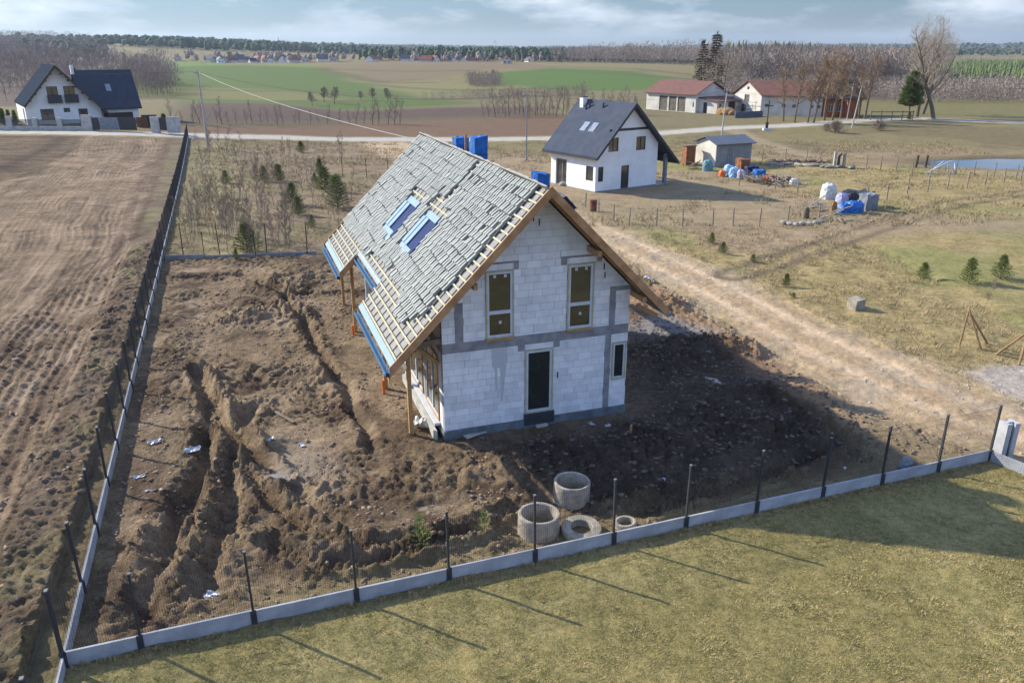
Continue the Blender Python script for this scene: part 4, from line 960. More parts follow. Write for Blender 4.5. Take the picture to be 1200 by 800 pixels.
slab_thing('paving_slab', (627, 499), (640, 497), .4, .06, 'pale_concrete', 'small square concrete slab lying below the glazed gable door', 'slab')
slab_thing('plank', (322, 484), (345, 497), .12, .04, 'old_wood', 'weathered plank lying in the mud left of the house', 'plank')
p = at(738, 517); q = MB(); q.beam((p.x, p.y, -.2), (p.x + .02, p.y, .62), .07, .07); tag(q.build('stake', M['timber']), 'short wooden stake standing in dark soil right of the gable', 'stake')
p = at(450, 461); q = MB(); q.tube((p.x, p.y, -.1), (p.x, p.y, .55), .055, .055, 12); tag(q.build('drain_pipe', M['orange']), 'short orange drain pipe sticking out of the ground under the eaves', 'pipe')
p = at(414, 392); q = MB(); q.tube((p.x, p.y, -.1), (p.x, p.y, .45), .055, .055, 12); tag(q.build('drain_pipe', M['orange']), 'short orange drain pipe standing at the foot of a rear porch post', 'pipe')
def rock(px, s, seed, name, matl, label, cat, sq=(1, 1, .8), group=None):
    r = random.Random(seed); p = at(*px); bm = bmesh.new(); bmesh.ops.create_icosphere(bm, subdivisions=2, radius=s)
    for v in bm.verts:
        v.co = Vector(v.co[i] * sq[i] for i in range(3)) * (1 + r.uniform(-.12, .12))
    me = bpy.data.meshes.new(name); bm.to_mesh(me); bm.free(); me.materials.append(M[matl]); o = link(name, me); o.location = (p.x, p.y, ground_z(p.x, p.y) + s * .3); o.rotation_euler = (0, 0, r.uniform(0, 6)); return tag(o, label, cat, group)
rock((1061, 548), .32, 1, 'rock', 'grey_metal', 'dark grey angular stone lying on the plot near the fence', 'rock', (1, .7, .9))
q = MB(); p = at(1002, 361); q.box(-.33, .33, -.28, .28, -.1, .52, 0, Matrix.Translation(p) @ Matrix.Rotation(.5, 4, 'Z') @ Matrix.Rotation(.08, 4, 'X')); tag(q.build('concrete_block', M['ring_concrete']), 'squat concrete block standing in the grass above the dirt track', 'block')
def stick_thing(name, label, cat, sticks, r, matl):
    q = empty(name, at(*sticks[0][0])); base = q.location.copy(); tag(q, label, cat)
    for (pa, za), (pb, zb), nm in [((s[0], s[1]), (s[2], s[3]), s[4]) for s in sticks]:
        a, b = at(*pa), at(*pb); mb_ = MB(); mb_.tube(Vector((a.x, a.y, za)) - base, Vector((b.x, b.y, zb)) - base, r, r * .8, 7); mb_.build(nm, M[matl], q)
stick_thing('corner_post', 'timber corner post with two raking struts in the grass', 'post', [((1124, 405), -.2, (1127, 405), 1.85, 'post'), ((1151, 410), -.1, (1127, 405.5), 1.7, 'strut'), ((1160, 404), -.1, (1127, 404.5), 1.6, 'strut')], .05, 'stake_wood')
stick_thing('corner_post', 'timber post with one raking strut at the right edge by the pale gravel', 'post', [((1194, 427), -.2, (1198, 425), 2.1, 'post'), ((1166, 414), -.1, (1195, 424), 1.3, 'strut')], .055, 'stake_wood')
# ------------------------------------------------------------------ farm fences: wooden posts and wire
def post_fence(name, label, bases, tops, extra=None, matl='post_wood', r=.055):
    p0 = at(*bases[0]); f = empty(name, p0); tag(f, label, 'fence'); tp = []
    for b, h in zip(bases, tops):
        p = at(*b) - p0; lean = Vector((random.uniform(-.06, .06), random.uniform(-.05, .05), 0)); q = MB(); q.tube(p + Vector((0, 0, -.3)), p + lean + Vector((0, 0, h)), r, r * .85, 6); q.build('post', M[matl], f); tp.append((p, p + lean + Vector((0, 0, h))))
    for k in (.35, .65, .92):
        q = MB()
        for (a0, a1), (b0, b1) in zip(tp[:-1], tp[1:]): q.tube(a0.lerp(a1, k), b0.lerp(b1, k), .004, .004, 3, cap=False)
        q.build('wire', M['wire'], f)
post_fence('post_and_wire_fence', 'leaning grey wooden posts with wire in front of the graphite roofed house',
           [(686, 242), (702, 250), (719, 259), (737, 264), (769, 265), (800, 265), (835.5, 265), (859, 265), (889.5, 264), (923, 259), (959.6, 257)], [1.15, 1.15, 1.3, 1.35, 1.35, 1.3, 1.35, 1.4, 1.3, 1.2, 1.2])
post_fence('post_and_wire_fence', 'row of thin posts crossing the meadow right of the rubbish heap',
           [(866, 217), (908, 223), (933.7, 229), (961, 231), (1015, 238), (1039, 235), (1063, 228), (1087, 225), (1110, 223), (1133, 220), (1154, 218), (1176, 215), (1196, 213), (1225, 209)], [1.5] * 14)
post_fence('post_and_wire_fence', 'far row of dark posts running along the pond shore',
           [(893, 190), (920, 190), (945, 189), (961, 189), (990, 193), (1015, 198), (1032, 199), (1050, 200), (1069, 202), (1091, 203), (1120, 204), (1141, 206), (1164, 208), (1190, 211), (1230, 216)], [1.5] * 15)
post_fence('post_and_wire_fence', 'thin dark fence posts crossing the rough ground behind the building plot',
           [(215, 300), (258, 300), (313, 300), (360, 299)], [2.1] * 4, None, 'black', .035)
post_fence('post_and_wire_fence', 'thin dark fence posts beyond the young pines near the gravel road',
           [(376, 205), (402, 207), (430, 209), (455, 205)], [2.0] * 4, None, 'black', .035)
q = MB(); p = at(695, 247); q.lathe([(0, 0), (.29, 0), (.29, .28), (.31, .3), (.29, .32), (.29, .58), (.31, .6), (.29, .62), (.29, .9), (0, .9)], 16, tuple(p)); tag(q.build('steel_drum', M['rust'], smooth=False), 'rusty steel drum standing by the wooden fence posts', 'drum')
# ------------------------------------------------------------------ poles and lines
def pole(px, h, label, r=.13, arm=None, lean=0.0, matl='pale_concrete'):
    p = at(*px); o = empty('utility_pole', p); tag(o, label, 'utility pole'); q = MB(); q.tube((0, 0, -.5), (lean, 0, h), r, r * .62, 10); q.build('pole', M[matl], o)
    q = MB(); q.box(lean - .45, lean + .45, -.05, .05, h - .35, h - .27); q.build('crossarm', M['grey_metal'], o)
    for x in (-.4, 0, .4): q = MB(); q.lathe([(.0, 0), (.05, 0), (.06, .06), (.03, .08), (.05, .12), (0, .16)], 8, (lean + x, 0, h - .27)); q.build('insulator', M['white_frame'], o)
    if arm:
        q = MB(); q.tube((lean, 0, h - .6), (lean - 1.3, -.2, h + .1), .04, .035, 6); q.tube((lean - 1.3, -.2, h + .1), (lean - 1.9, -.25, h + .1), .09, .07, 8); q.build('lamp_arm', M['grey_metal'], o)
    return p + Vector((lean, 0, h - .2))
t1 = pole((244, 172), 9.3, 'tall pale concrete utility pole at the end of the long field fence', .16, lean=-.12)
t2 = pole((617, 188), 7.6, 'slim dark utility pole rising behind the half tiled roof', .09, matl='grey_metal')
t3 = pole((845, 164), 7.0, 'utility pole with a lamp arm behind the small shed', .12, True, .25)
t4 = pole((998, 150), 6.6, 'leaning pale utility pole beside the road bushes', .13, lean=.7)
t5 = pole((992, 141), 6.4, 'slim utility pole standing in front of the brick house', .09, lean=.35)
def cable(a, b, sag, r, label, matl):
    q = MB(); pts = [a.lerp(b, i / 16) - Vector((0, 0, sag * 4 * (i / 16) * (1 - i / 16))) for i in range(17)]
    for u, v in zip(pts[:-1], pts[1:]): q.tube(u, v, r, r, 4, cap=False)
    tag(q.build('power_line', M[matl]), label, 'cable', 'overhead lines')
M['cable'] = mat('pale_cable', (.36, .33, .29), (.3, .27, .24), 3, .7)
cable(t1, hw(HM, 16.4, 8.0),   .55, .02, 'thick pale overhead cable from the tall pole to the unfinished house', 'cable')
cable(t1, Vector((-150, 112, 10.2)), .9, .012, 'thin dark overhead line leaving the tall pole to the left', 'wire')
cable(t1, t2, 1.6, .010, 'thin dark overhead line between the tall pole and the slim dark pole', 'wire')
cable(t2, t3, 1.0, .010, 'thin dark overhead line above the graphite roofed house', 'wire')
cable(t3, t4, 1.0, .010, 'thin dark overhead line above the small shed and road', 'wire')
cable(t4, Vector((130, 150, 7)), .8, .010, 'thin dark overhead line running right beyond the leaning pole', 'wire')

# ------------------------------------------------------------------ finished houses and the farm
def frame_at(ox, oy, yaw):
    cu, su = math.cos(yaw), math.sin(yaw); return lambda u, v, z=0: Vector((ox + cu * u - su * v, oy + su * u + cu * v, z))
def gable_house(root, W, Lg, eaveL, ridge_u, ridge_z, eaveR, wallm, holes_front=(), holes_left=(), holes_right=(), zb=-.2, t=.3, ends=(0, 0)):
    """walls of a gabled house: gable on v=0, ridge along v"""
    fr = lambda a, b, d: (a, d, b); q = MB(); poly = [(0, zb), (W, zb), (W, eaveR), (ridge_u, ridge_z), (0, eaveL)]
    wall_panel(q, poly, list(holes_front), 0, t, fr); q.build('wall', wallm, root)
    q = MB(); wall_panel(q, poly, [], Lg - t, Lg, fr); q.build('wall', wallm, root)
    q = MB(); wall_panel(q, [(t, zb), (Lg - t, zb), (Lg - t, eaveL), (t, eaveL)], list(holes_left), .001, t, lambda a, b, d: (d, a, b)); q.build('wall', wallm, root)
    q = MB(); wall_panel(q, [(t, zb), (Lg - t, zb), (Lg - t, eaveR), (t, eaveR)], list(holes_right), W - t, W - .001, lambda a, b, d: (d, a, b)); q.build('wall', wallm, root)
def slope_slab(root, u0, z0, u1, z1, v0, v1, th, matl, name='roof'):
    """sheet of roof between two lines, th below the top"""
    q = MB(); q.add([(u0, v0, z0), (u1, v0, z1), (u1, v1, z1), (u0, v1, z0), (u0, v0, z0 - th), (u1, v0, z1 - th), (u1, v1, z1 - th), (u0, v1, z0 - th)],
                    [(0, 1, 2, 3), (7, 6, 5, 4), (0, 4, 5, 1), (1, 5, 6, 2), (2, 6, 7, 3), (3, 7, 4, 0)])
    return q.build(name, matl, root)
frF = lambda a, b, d: (a, d, b)
def simple_window(root, fr, u0, u1, z0, z1, d=.05, frame='graphite', glass='far_glass', name='window', mull=True, fw=.06):
    return window(root, fr, u0, u1, z0, z1, mull=((u0 + u1) / 2,) if mull else (), d=d, frame=frame, glass=glass, name=name, fw=fw)

# ---- house with the graphite roof (behind, right)
H2Y = .6075; p = at(697, 225.5); h2 = empty('white_house', p, H2Y); tag(h2, 'white rendered house with a graphite roof and a porch on the right side', 'house')
W2, L2, RU, RZ2 = 7.67, 6.6, 3.95, 7.75
def t2L(u): return RZ2 - (RU - u) * 1.02
def t2R(u): return RZ2 - (u - RU) * .95
fw2 = [(1.45, 2.65, 3.5, 4.72), (4.85, 6.05, 3.42, 4.66), (3.12, 4.10, .02, 2.15), (.02 + .3, .95, .9, 2.24)]
gable_house(h2, W2, L2, t2L(0) - .25, RU, RZ2 - .25, t2R(W2) - .25, M['render'], fw2, [(.32, 1.35, .95, 2.24), (4.2, 5.85, .02, 2.5)], [(1, 3, .1, 2.3)])
for o_, mull in zip(fw2, (True, True, False, False)): simple_window(h2, frF, *o_, mull=mull)
sideF = lambda a, b, d: (d, a, b)
simple_window(h2, sideF, .32, 1.35, .95, 2.24, mull=False)
window(h2, sideF, 4.2, 5.85, .02, 2.5, mull=(5.0,), d=.12, frame='grey_metal', glass='far_glass', name='garden_door', fw=.1)
simple_window(h2, lambda a, b, d: (W2 - d, a, b), 1, 3, .1, 2.3)
r2a = slope_slab(h2, -.5, t2L(-.5), RU, RZ2, -.75, L2 + .75, .2, M['slate']); r2b = slope_slab(h2, RU + .002, RZ2, 9.9, t2R(9.9), -.75, L2 + .75, .2, M['slate'])
for a, b, v in ((-.5, RU, -.78), (RU, 9.9, -.78), (-.5, RU, L2 + .755), (RU, 9.9, L2 + .755)):
    q = MB(); fn = t2L if b <= RU else t2R; q.add([(a, v, fn(a) + .02), (b, v, fn(b) + .02), (b, v, fn(b) - .3), (a, v, fn(a) - .3)] + [(a, v + .028, fn(a) + .02), (b, v + .028, fn(b) + .02), (b, v + .028, fn(b) - .3), (a, v + .028, fn(a) - .3)], [(0, 1, 2, 3), (7, 6, 5, 4), (0, 4, 5, 1), (1, 5, 6, 2), (2, 6, 7, 3), (3, 7, 4, 0)]); q.build('barge_board', M['graphite'], h2)
q = MB(); q.box(-.62, -.51, -.7, L2 + .7, t2L(-.5) - .24, t2L(-.5) - .1); q.build('gutter', M['graphite'], h2)
q = MB(); q.box(.6 + .9, W2 - 1.4, -.03, -.002, 5.28, 5.5); q.build('belt_board', M['graphite'], h2)
for v in (2.1, 3.35):
    q = MB(); a, b = 1.35, 2.05; q.add([(a, v, t2L(a) + .07), (b, v, t2L(b) + .07), (b, v + .75, t2L(b) + .07), (a, v + .75, t2L(a) + .07), (a, v, t2L(a) - .05), (b, v, t2L(b) - .05), (b, v + .75, t2L(b) - .05), (a, v + .75, t2L(a) - .05)], [(0, 1, 2, 3), (0, 4, 5, 1), (1, 5, 6, 2), (2, 6, 7, 3), (3, 7, 4, 0)]); q.build('roof_window', M['bright_glass'], r2a)
q = MB(); q.box(3.2, 3.7, 5.9, 6.4, 6.4, 7.95); ch = q.build('chimney', M['render'], h2); q = MB(); q.box(3.14, 3.76, 5.84, 6.46, 7.951, 8.02); q.build('chimney_cap', M['graphite'], ch)
for u, v in ((3.3, 5.0), (3.1, 5.3), (3.35, 3.1)): q = MB(); q.tube((u, v, t2L(u) - .1), (u, v, t2L(u) + .45), .09, .09, 8); q.build('vent_pipe', M['black'], r2a)
for v in (-.1, L2 - .4): q = MB(); q.box(8.7, 9.0, v, v + .3, -.2, t2R(8.85) - .25); q.build('porch_column', M['grey_metal'], h2)
q = MB(); q.box(8.72, 8.98, -.1, L2 - .1, t2R(8.99) - .45, t2R(8.99) - .23); q.build('porch_beam', M['dark_wood'], h2)
q = MB(); q.box(-.03, W2 + .03, -.03, L2 + .03, -.3, .06); q.build('plinth', M['grey_metal'], h2)
q = MB(); q.box(W2 + .03, 9.3, -.1, L2, -.3, .05); q.build('terrace', M['pale_concrete'], h2)
for i in range(7): rock((654 + i * 3.2, 213 + (i % 3) * 2.2), .42, 60 + i, 'rubble', 'stone', ('first', 'second', 'third', 'fourth', 'fifth', 'sixth', 'last')[i] + ' rubble lump from the left beside the graphite roofed house', 'rubble', (1.1, 1, .7), 'rubble beside the white house')

# ---- far left house: gabled block with a lower garage wing
H3Y = .62; p = at(33, 147); h3 = empty('white_house', p, H3Y); tag(h3, 'large white house with dark glazed roof and garage wing beyond the ploughed field', 'house')
def on3(x, y):
    u = Vector((math.cos(H3Y), math.sin(H3Y), 0)); v = Vector((-math.sin(H3Y), math.cos(H3Y), 0)); b = (400 - y) / CAM_F; d = Vector(((x - 600) / CAM_F, CP + b * SP, -SP + b * CP)); O = Vector((0, 0, CAM_H)); t = v.dot(p - O) / v.dot(d); q = O + d * t - p; return q.dot(u), q.z
u3 = lambda x: on3(x, 120)[0]
z3 = lambda y: on3(80, y)[1]
W3 = u3(117)
RU3, RZ3, L3 = u3(70.5), z3(76), 12.5
e3 = z3(119); sl3 = (RZ3 - z3(121)) / (RU3 - u3(27))
front3 = [(u3(57), u3(70), z3(119.5), z3(101)), (u3(77), u3(90), z3(119.5), z3(101)), (u3(45), u3(61), z3(140), z3(127)), (u3(73), u3(80.5), z3(131.5), z3(126.5)), (u3(90), u3(101), z3(147) + .1, z3(128))]
gable_house(h3, W3, L3, RZ3 - RU3 * sl3 - .1, RU3, RZ3 - .1, RZ3 - (W3 - RU3) * sl3 - .1, M['render'], front3, [(1.5, 3.5, .1, 2.3)], [])
for i, o_ in enumerate(front3):
    w_ = simple_window(h3, frF, *o_, frame='dark_wood', name='window' if i < 4 else 'entrance_door', mull=i != 3)
for a, b in ((u3(56.5), u3(73)), (u3(76.5), u3(92.5))):
    q = MB(); q.box(a, b, -.5, -.46, z3(120), z3(111)); q.box(a, a + .04, -.459, -.01, z3(120), z3(111)); q.box(b - .04, b, -.459, -.01, z3(120), z3(111)); q.box(a, b, -.5, -.01, z3(120.5), z3(120.02)); q.build('balcony_rail', M['graphite'], h3)
t3L = lambda u: RZ3 - (RU3 - u) * sl3
t3R = lambda u: RZ3 - (u - RU3) * sl3
ul, ur = u3(10 + 16), u3(126)
a3 = slope_slab(h3, u3(26.5), t3L(u3(26.5)), RU3, RZ3, -1.4, L3 + .6, .25, M['slate_matte']); b3 = slope_slab(h3, RU3 + .002, RZ3, ur, t3R(ur), -1.4, L3 + .6, .25, M['slate_blue'])
for a, b, fn in ((u3(26.5), RU3, t3L), (RU3, ur, t3R)):
    q = MB(); v = -1.43; q.add([(a, v, fn(a) + .03), (b, v, fn(b) + .03), (b, v, fn(b) - .42), (a, v, fn(a) - .42)] + [(a, v + .028, fn(a) + .03), (b, v + .028, fn(b) + .03), (b, v + .028, fn(b) - .42), (a, v + .028, fn(a) - .42)], [(0, 1, 2, 3), (7, 6, 5, 4), (0, 4, 5, 1), (1, 5, 6, 2), (2, 6, 7, 3), (3, 7, 4, 0)]); q.build('barge_board', M['dark_wood'], h3)
for i in range(5):
    for sgn in (-1, 1):
        u = RU3 + sgn * (RU3 - u3(30)) * (.15 + .18 * i); fn = t3L if sgn < 0 else t3R; q = MB(); q.box(u - .08, u + .08, -1.38, 0, fn(u) - .62, fn(u) - .44); q.build('purlin', M['dark_wood'], h3)
# garage wing
gx0, gx1 = W3 + .005, u3(163); gz, rz_ = on3(140, 126)[1], on3(128, 82)[1] - .1
q = MB(); wall_panel(q, [(gx0, -.3), (gx1, -.3), (gx1, gz), (gx0, gz)], [(u3(121.5), u3(156), -.1, z3(135))], 1.5, 1.8, frF); q.build('wall', M['render'], h3)
q = MB(); wall_panel(q, [(1.8, -.3), (8.8, -.3), (8.8, gz), (5.3, rz_ - .2), (1.8, gz)], [], gx1 - .3, gx1 - .001, sideF); q.build('wall', M['render'], h3)
q = MB(); q.box(u3(121.5), u3(156), 1.6, 1.7, -.2, z3(135)); gd = q.build('garage_door', M['dark_wood'], h3)
for i in range(4): q = MB(); q.box(u3(121.5) + .05, u3(156) - .05, 1.585, 1.599, -.1 + i * .55, .40 + i * .55); q.build('panel', M['dark_wood'], gd)
q = MB(); x0, x1 = u3(96), gx1 + .5
for v0, z0, v1, z1 in ((.9, gz - .15, 5.3, rz_), (5.302, rz_, 9.7, gz - .15)):
    q = MB(); q.add([(x0, v0, z0), (x1, v0, z0), (x1, v1, z1), (x0, v1, z1), (x0, v0, z0 - .2), (x1, v0, z0 - .2), (x1, v1, z1 - .2), (x0, v1, z1 - .2)], [(0, 1, 2, 3), (7, 6, 5, 4), (0, 4, 5, 1), (1, 5, 6, 2), (2, 6, 7, 3), (3, 7, 4, 0)]); r3 = q.build('roof', M['slate_blue'], h3)
    if z0 < z1:
        f = (z3(107) - z0) / (z1 - z0); g_ = (z3(101) - z0) / (z1 - z0); q = MB(); va, vb = v0 + (v1 - v0) * .45, v0 + (v1 - v0) * .62; za, zb_ = z0 + (z1 - z0) * .45 + .06, z0 + (z1 - z0) * .62 + .06
        xa, xb = u3(131), u3(137); q.add([(xa, va, za), (xb, va, za), (xb, vb, zb_), (xa, vb, zb_), (xa, va, za - .15), (xb, va, za - .15), (xb, vb, zb_ - .15), (xa, vb, zb_ - .15)], [(0, 1, 2, 3), (0, 4, 5, 1), (1, 5, 6, 2), (2, 6, 7, 3), (3, 7, 4, 0)]); q.build('roof_window', M['bright_glass'], r3)
q = MB(); q.box(u3(95), u3(98.5), 4.6, 5.2, rz_ - .6, rz_ + .75); ch = q.build('chimney', M['render'], h3); q = MB(); q.box(u3(98.6), u3(101), 4.7, 5.1, rz_ - .4, rz_ + .3); q.build('chimney', M['graphite'], h3)
# roadside fence of that house
fp = at(-8, 152.5); f3 = empty('garden_fence', fp, -.035); tag(f3, 'low garden fence with grey pillars and dark panels in front of the far left house', 'fence'); kf = 930 / (fp.y * CP + CAM_H * SP); xf = lambda x: (x + 8) / kf
for x0, x1, h in ((-6, -2, 1.7), (10, 16.5, 1.9), (41, 47, 1.7), (70, 76, 1.7), (99, 111, 2.1), (180, 190, 1.9), (199, 214, 1.9)):
    q = MB(); q.box(xf(x0), xf(x1), -.2, .2, -.3, h); q.build('pillar', M['pale_concrete'], f3)
for x0, x1 in ((-2, 10), (16.5, 41), (47, 70), (76, 99)):
    q = MB(); q.box(xf(x0) + .01, xf(x1) - .01, -.12, .12, -.3, .55); q.build('low_wall', M['pale_concrete'], f3)
    for i in range(6): q = MB(); q.box(xf(x0) + .03, xf(x1) - .03, -.03, .03, .6 + i * .15, .7 + i * .15); q.build('slat', M['graphite'], f3)
for x0, x1, m_ in ((111.2, 119.5, 'graphite'), (120, 142, 'grey_metal'), (142.5, 163, 'graphite'), (190.2, 198.8, 'graphite')):
    q = MB(); q.box(xf(x0) + .02, xf(x1) - .02, -.04, .04, .05, 1.75); q.build('gate_panel', M[m_], f3)
for i, (x, y, s, m_, lb) in enumerate([(166, 150, .9, 'rust', 'reddish stacked goods beside the garage of the far left house'), (173, 150, 1.1, 'dark_wood', 'dark brown crate stack beside the far left garage'), (178, 149.5, .8, 'tarp_white', 'white sacks piled near the far left garage fence'), (184, 150, .8, 'brick', 'orange bricks stacked by the far left fence pillars')]):
    pp = at(x, y - 1.0); o = empty('goods_stack', pp, .2 * i); tag(o, lb, 'stack')
    for j in range(6):
        q = MB(); a = (j % 2) * s * .9 - s * .5; b = (j // 2) * .55 * s; q.box(a, a + s * .85, -.5 * s, .4 * s, b, b + .5 * s); q.build('crate', M[m_], o)

# ---- long barn with red roof
def ground_pts(a, b): return at(*a), at(*b)
pa, pb = at(757, 128), at(814.5, 132.5); d = pb - pa
bang = math.atan2(d.y, d.x); b1 = empty('long_barn', pa, bang); tag(b1, 'long lime washed barn with rusty red roof and three grey board doors', 'barn')
BL_ = math.hypot(d.x, d.y); kb = 930 / (pb.y * CP + CAM_H * SP)
BW = 9.6; be = 3.6; br_ = 5.75
gh = [(BL_ * .27, BL_ * .44, .05, 3.0), (BL_ * .47, BL_ * .62, .05, 3.0), (BL_ * .645, BL_ * .80, .05, 3.0), (BL_ * .94, BL_ * .965, 1.1, 2.0)]
q = MB(); wall_panel(q, [(0, -.4), (BL_, -.4), (BL_, be), (0, be)], gh, 0, .35, frF); q.build('wall', M['lime_wall'], b1)
gp = [(.351, -.4), (BW, -.4), (BW, be), (BW / 2, br_), (.351, be + .24)]
q = MB(); wall_panel(q, gp, [], BL_ - .35, BL_ - .001, sideF); q.build('wall', M['lime_wall'], b1)
q = MB(); wall_panel(q, gp, [], .001, .35, sideF); q.build('wall', M['lime_wall'], b1)
q = MB(); q.box(.36, BL_ - .36, BW - .3, BW, -.4, be); q.build('wall', M['lime_wall'], b1)
for i, g_ in enumerate(gh[:3]):
    q = MB(); q.box(g_[0], g_[1], .15, .25, g_[2] - .1, g_[3]); dd = q.build('barn_door', M['barn_door'], b1)
    n = 9
    for j in range(n):
        q = MB(); a = g_[0] + (g_[1] - g_[0]) * j / n; q.box(a + .015, a + (g_[1] - g_[0]) / n - .015, .11 + random.uniform(0, .02), .149, g_[2] - .1, g_[3] - random.uniform(0, .08)); q.build('board', M['barn_door'], dd)
q = MB(); q.box(gh[3][0], gh[3][1], .2, .25, 1.1, 2.0); q.build('window', M['far_glass'], b1)
def ridge_roof(root, x0, x1, v0, vr, v1, z0, zr, z1, matl, th=.14):
    for a, za, b, zb_ in ((v0, z0, vr, zr), (vr + .003, zr, v1, z1)):
        q = MB(); q.add([(x0, a, za), (x1, a, za), (x1, b, zb_), (x0, b, zb_), (x0, a, za - th), (x1, a, za - th), (x1, b, zb_ - th), (x0, b, zb_ - th)], [(0, 1, 2, 3), (7, 6, 5, 4), (0, 4, 5, 1), (1, 5, 6, 2), (2, 6, 7, 3), (3, 7, 4, 0)]); q.build('roof', matl, root)
ridge_roof(b1, -.5, BL_ + .45, -.55, BW / 2, BW + .55, be - .05, br_ + .3, be - .05, M['rust_roof'])
# lean-to on the right gable
lx0, lx1, ly0, ly1 = BL_ + .005, BL_ + 4.6, 1.0, BW - .4
q = MB(); wall_panel(q, [(lx0, -.4), (lx1, -.4), (lx1, 2.3), (lx0, 2.8)], [(lx0 + 1.1, lx0 + 2.1, -.05, 2.1)], ly0, ly0 + .3, frF); q.build('wall', M['lime_wall'], b1)
q = MB(); wall_panel(q, [(ly0 + .3, -.4), (ly1, -.4), (ly1, 2.25), (ly0 + .3, 2.25)], [(4.5, 6.8, -.05, 2.2), (1.5, 2.3, .9, 1.9)], lx1 - .3, lx1 - .001, sideF); q.build('wall', M['lime_wall'], b1)
q = MB(); q.box(lx0 + 1.1, lx0 + 2.1, ly0 + .15, ly0 + .2, -.1, 2.1); q.build('door', M['dark_wood'], b1); q = MB(); q.box(lx1 - .2, lx1 - .15, 4.5, 6.8, -.1, 2.2); q.build('door', M['dark_wood'], b1)
q = MB(); q.box(lx1 - .2, lx1 - .15, 1.5, 2.3, .9, 1.9); q.build('window', M['far_glass'], b1)
q = MB(); q.add([(lx0, ly0 - .4, 3.08), (lx1 + .5, ly0 - .4, 2.42), (lx1 + .5, ly1 + .3, 2.42), (lx0, ly1 + .3, 3.08), (lx0, ly0 - .4, 2.96), (lx1 + .5, ly0 - .4, 2.30), (lx1 + .5, ly1 + .3, 2.30), (lx0, ly1 + .3, 2.96)], [(0, 1, 2, 3), (7, 6, 5, 4), (0, 4, 5, 1), (1, 5, 6, 2), (2, 6, 7, 3), (3, 7, 4, 0)]); q.build('lean_to_roof', M['rust_roof'], b1)

# ---- second barn: lit gable, long shaded side
pa, pb = at(858, 131), at(890.5, 134.5); d = pb - pa; ang = math.atan2(d.y, d.x); b2 = empty('stable_barn', pa, ang); tag(b2, 'white stable with rusty roof, hay loft door in the gable and shaded long side', 'barn')
GW = math.hypot(d.x, d.y); pc = at(962, 137.0); e = pc - pb; cu, su = math.cos(ang), math.sin(ang)
BLn = 17.5; sk = (e.x * cu + e.y * su) / max(.1, (-e.x * su + e.y * cu))
b2z, b2r = 3.75, 6.1
gpoly2 = [(0, -.5), (GW, -.5), (GW, b2z), (GW / 2, b2r), (0, b2z)]
gh2 = [(GW * .40, GW * .58, 2.1, 3.6), (GW * .30, GW * .48, -.2, 1.7), (GW * .08, GW * .22, -.1, 1.5), (GW * .47, GW * .55, 4.6, 5.1)]
q = MB(); wall_panel(q, gpoly2, gh2, 0, .35, frF); q.build('wall', M['lime_wall'], b2)
for g_, nm in zip(gh2, ('loft_door', 'door', 'door', 'vent_opening')): q = MB(); q.box(g_[0], g_[1], .15, .2, g_[2], g_[3]); q.build(nm, M['barn_door' if nm == 'loft_door' else 'dark_wood'], b2)
# long side turned by the land survey so that it runs to the right behind the road trees
sa = math.atan2(e.y, e.x) - ang
frS = lambda a, b, d_: (GW + math.cos(sa) * a - math.sin(sa) * d_, math.sin(sa) * a + math.cos(sa) * d_, b)
SL = math.hypot(e.x, e.y)
sh = [(SL * f, SL * f + .7, 1.5, 2.1) for f in (.07, .35, .52, .80, .93)]
q = MB(); wall_panel(q, [(.02, -.5), (SL, -.5), (SL, b2z), (.02, b2z)], sh, 0, .35, frS); q.build('wall', M['lime_wall'], b2)
for s_ in sh: q = MB(); q.prism([(s_[0], s_[2]), (s_[1], s_[2]), (s_[1], s_[3]), (s_[0], s_[3])], .15, .2, frS); q.build('window', M['far_glass'], b2)
dirv = Vector((math.cos(sa), math.sin(sa), 0)); A0 = Vector((GW + .35, -.35, b2z - .1)); A1 = A0 + dirv * (SL + .4); R0 = Vector((GW / 2, -.3, b2r + .25)); R1 = R0 + dirv * (SL + .4); C0 = Vector((-.5, -.3, b2z - .2)); C1 = C0 + dirv * (SL + .4); dz = Vector((0, 0, -.14))
for quad in ((A0, A1, R1, R0), (R0, R1, C1, C0)):
    q = MB(); q.add([*quad] + [v + dz for v in quad], [(0, 1, 2, 3), (7, 6, 5, 4), (0, 4, 5, 1), (1, 5, 6, 2), (2, 6, 7, 3), (3, 7, 4, 0)]); q.build('roof', M['rust_roof'], b2)
q = MB(); E1 = dirv * SL; q.add([tuple(Vector(v) + E1) for v in ((0, 0, -.5), (GW, 0, -.5), (GW, 0, b2z), (GW / 2, 0, b2r), (0, 0, b2z))] , [(0, 1, 2, 3, 4)]); q.add([tuple(Vector(v) + E1 * .985) for v in ((0, 0, -.5), (GW, 0, -.5), (GW, 0, b2z), (GW / 2, 0, b2r), (0, 0, b2z))], [(4, 3, 2, 1, 0)]); q.build('wall', M['lime_wall'], b2)
q = MB(); q.add([(0, .35, -.5), (0, .35, b2z), tuple(Vector((0, 0, b2z)) + E1), tuple(Vector((0, 0, -.5)) + E1), (.3, .35, -.5), (.3, .35, b2z), tuple(Vector((.3, 0, b2z)) + E1), tuple(Vector((.3, 0, -.5)) + E1)], [(0, 1, 2, 3), (7, 6, 5, 4), (0, 4, 5, 1), (1, 5, 6, 2), (2, 6, 7, 3), (3, 7, 4, 0)]); q.build('wall', M['lime_wall'], b2)
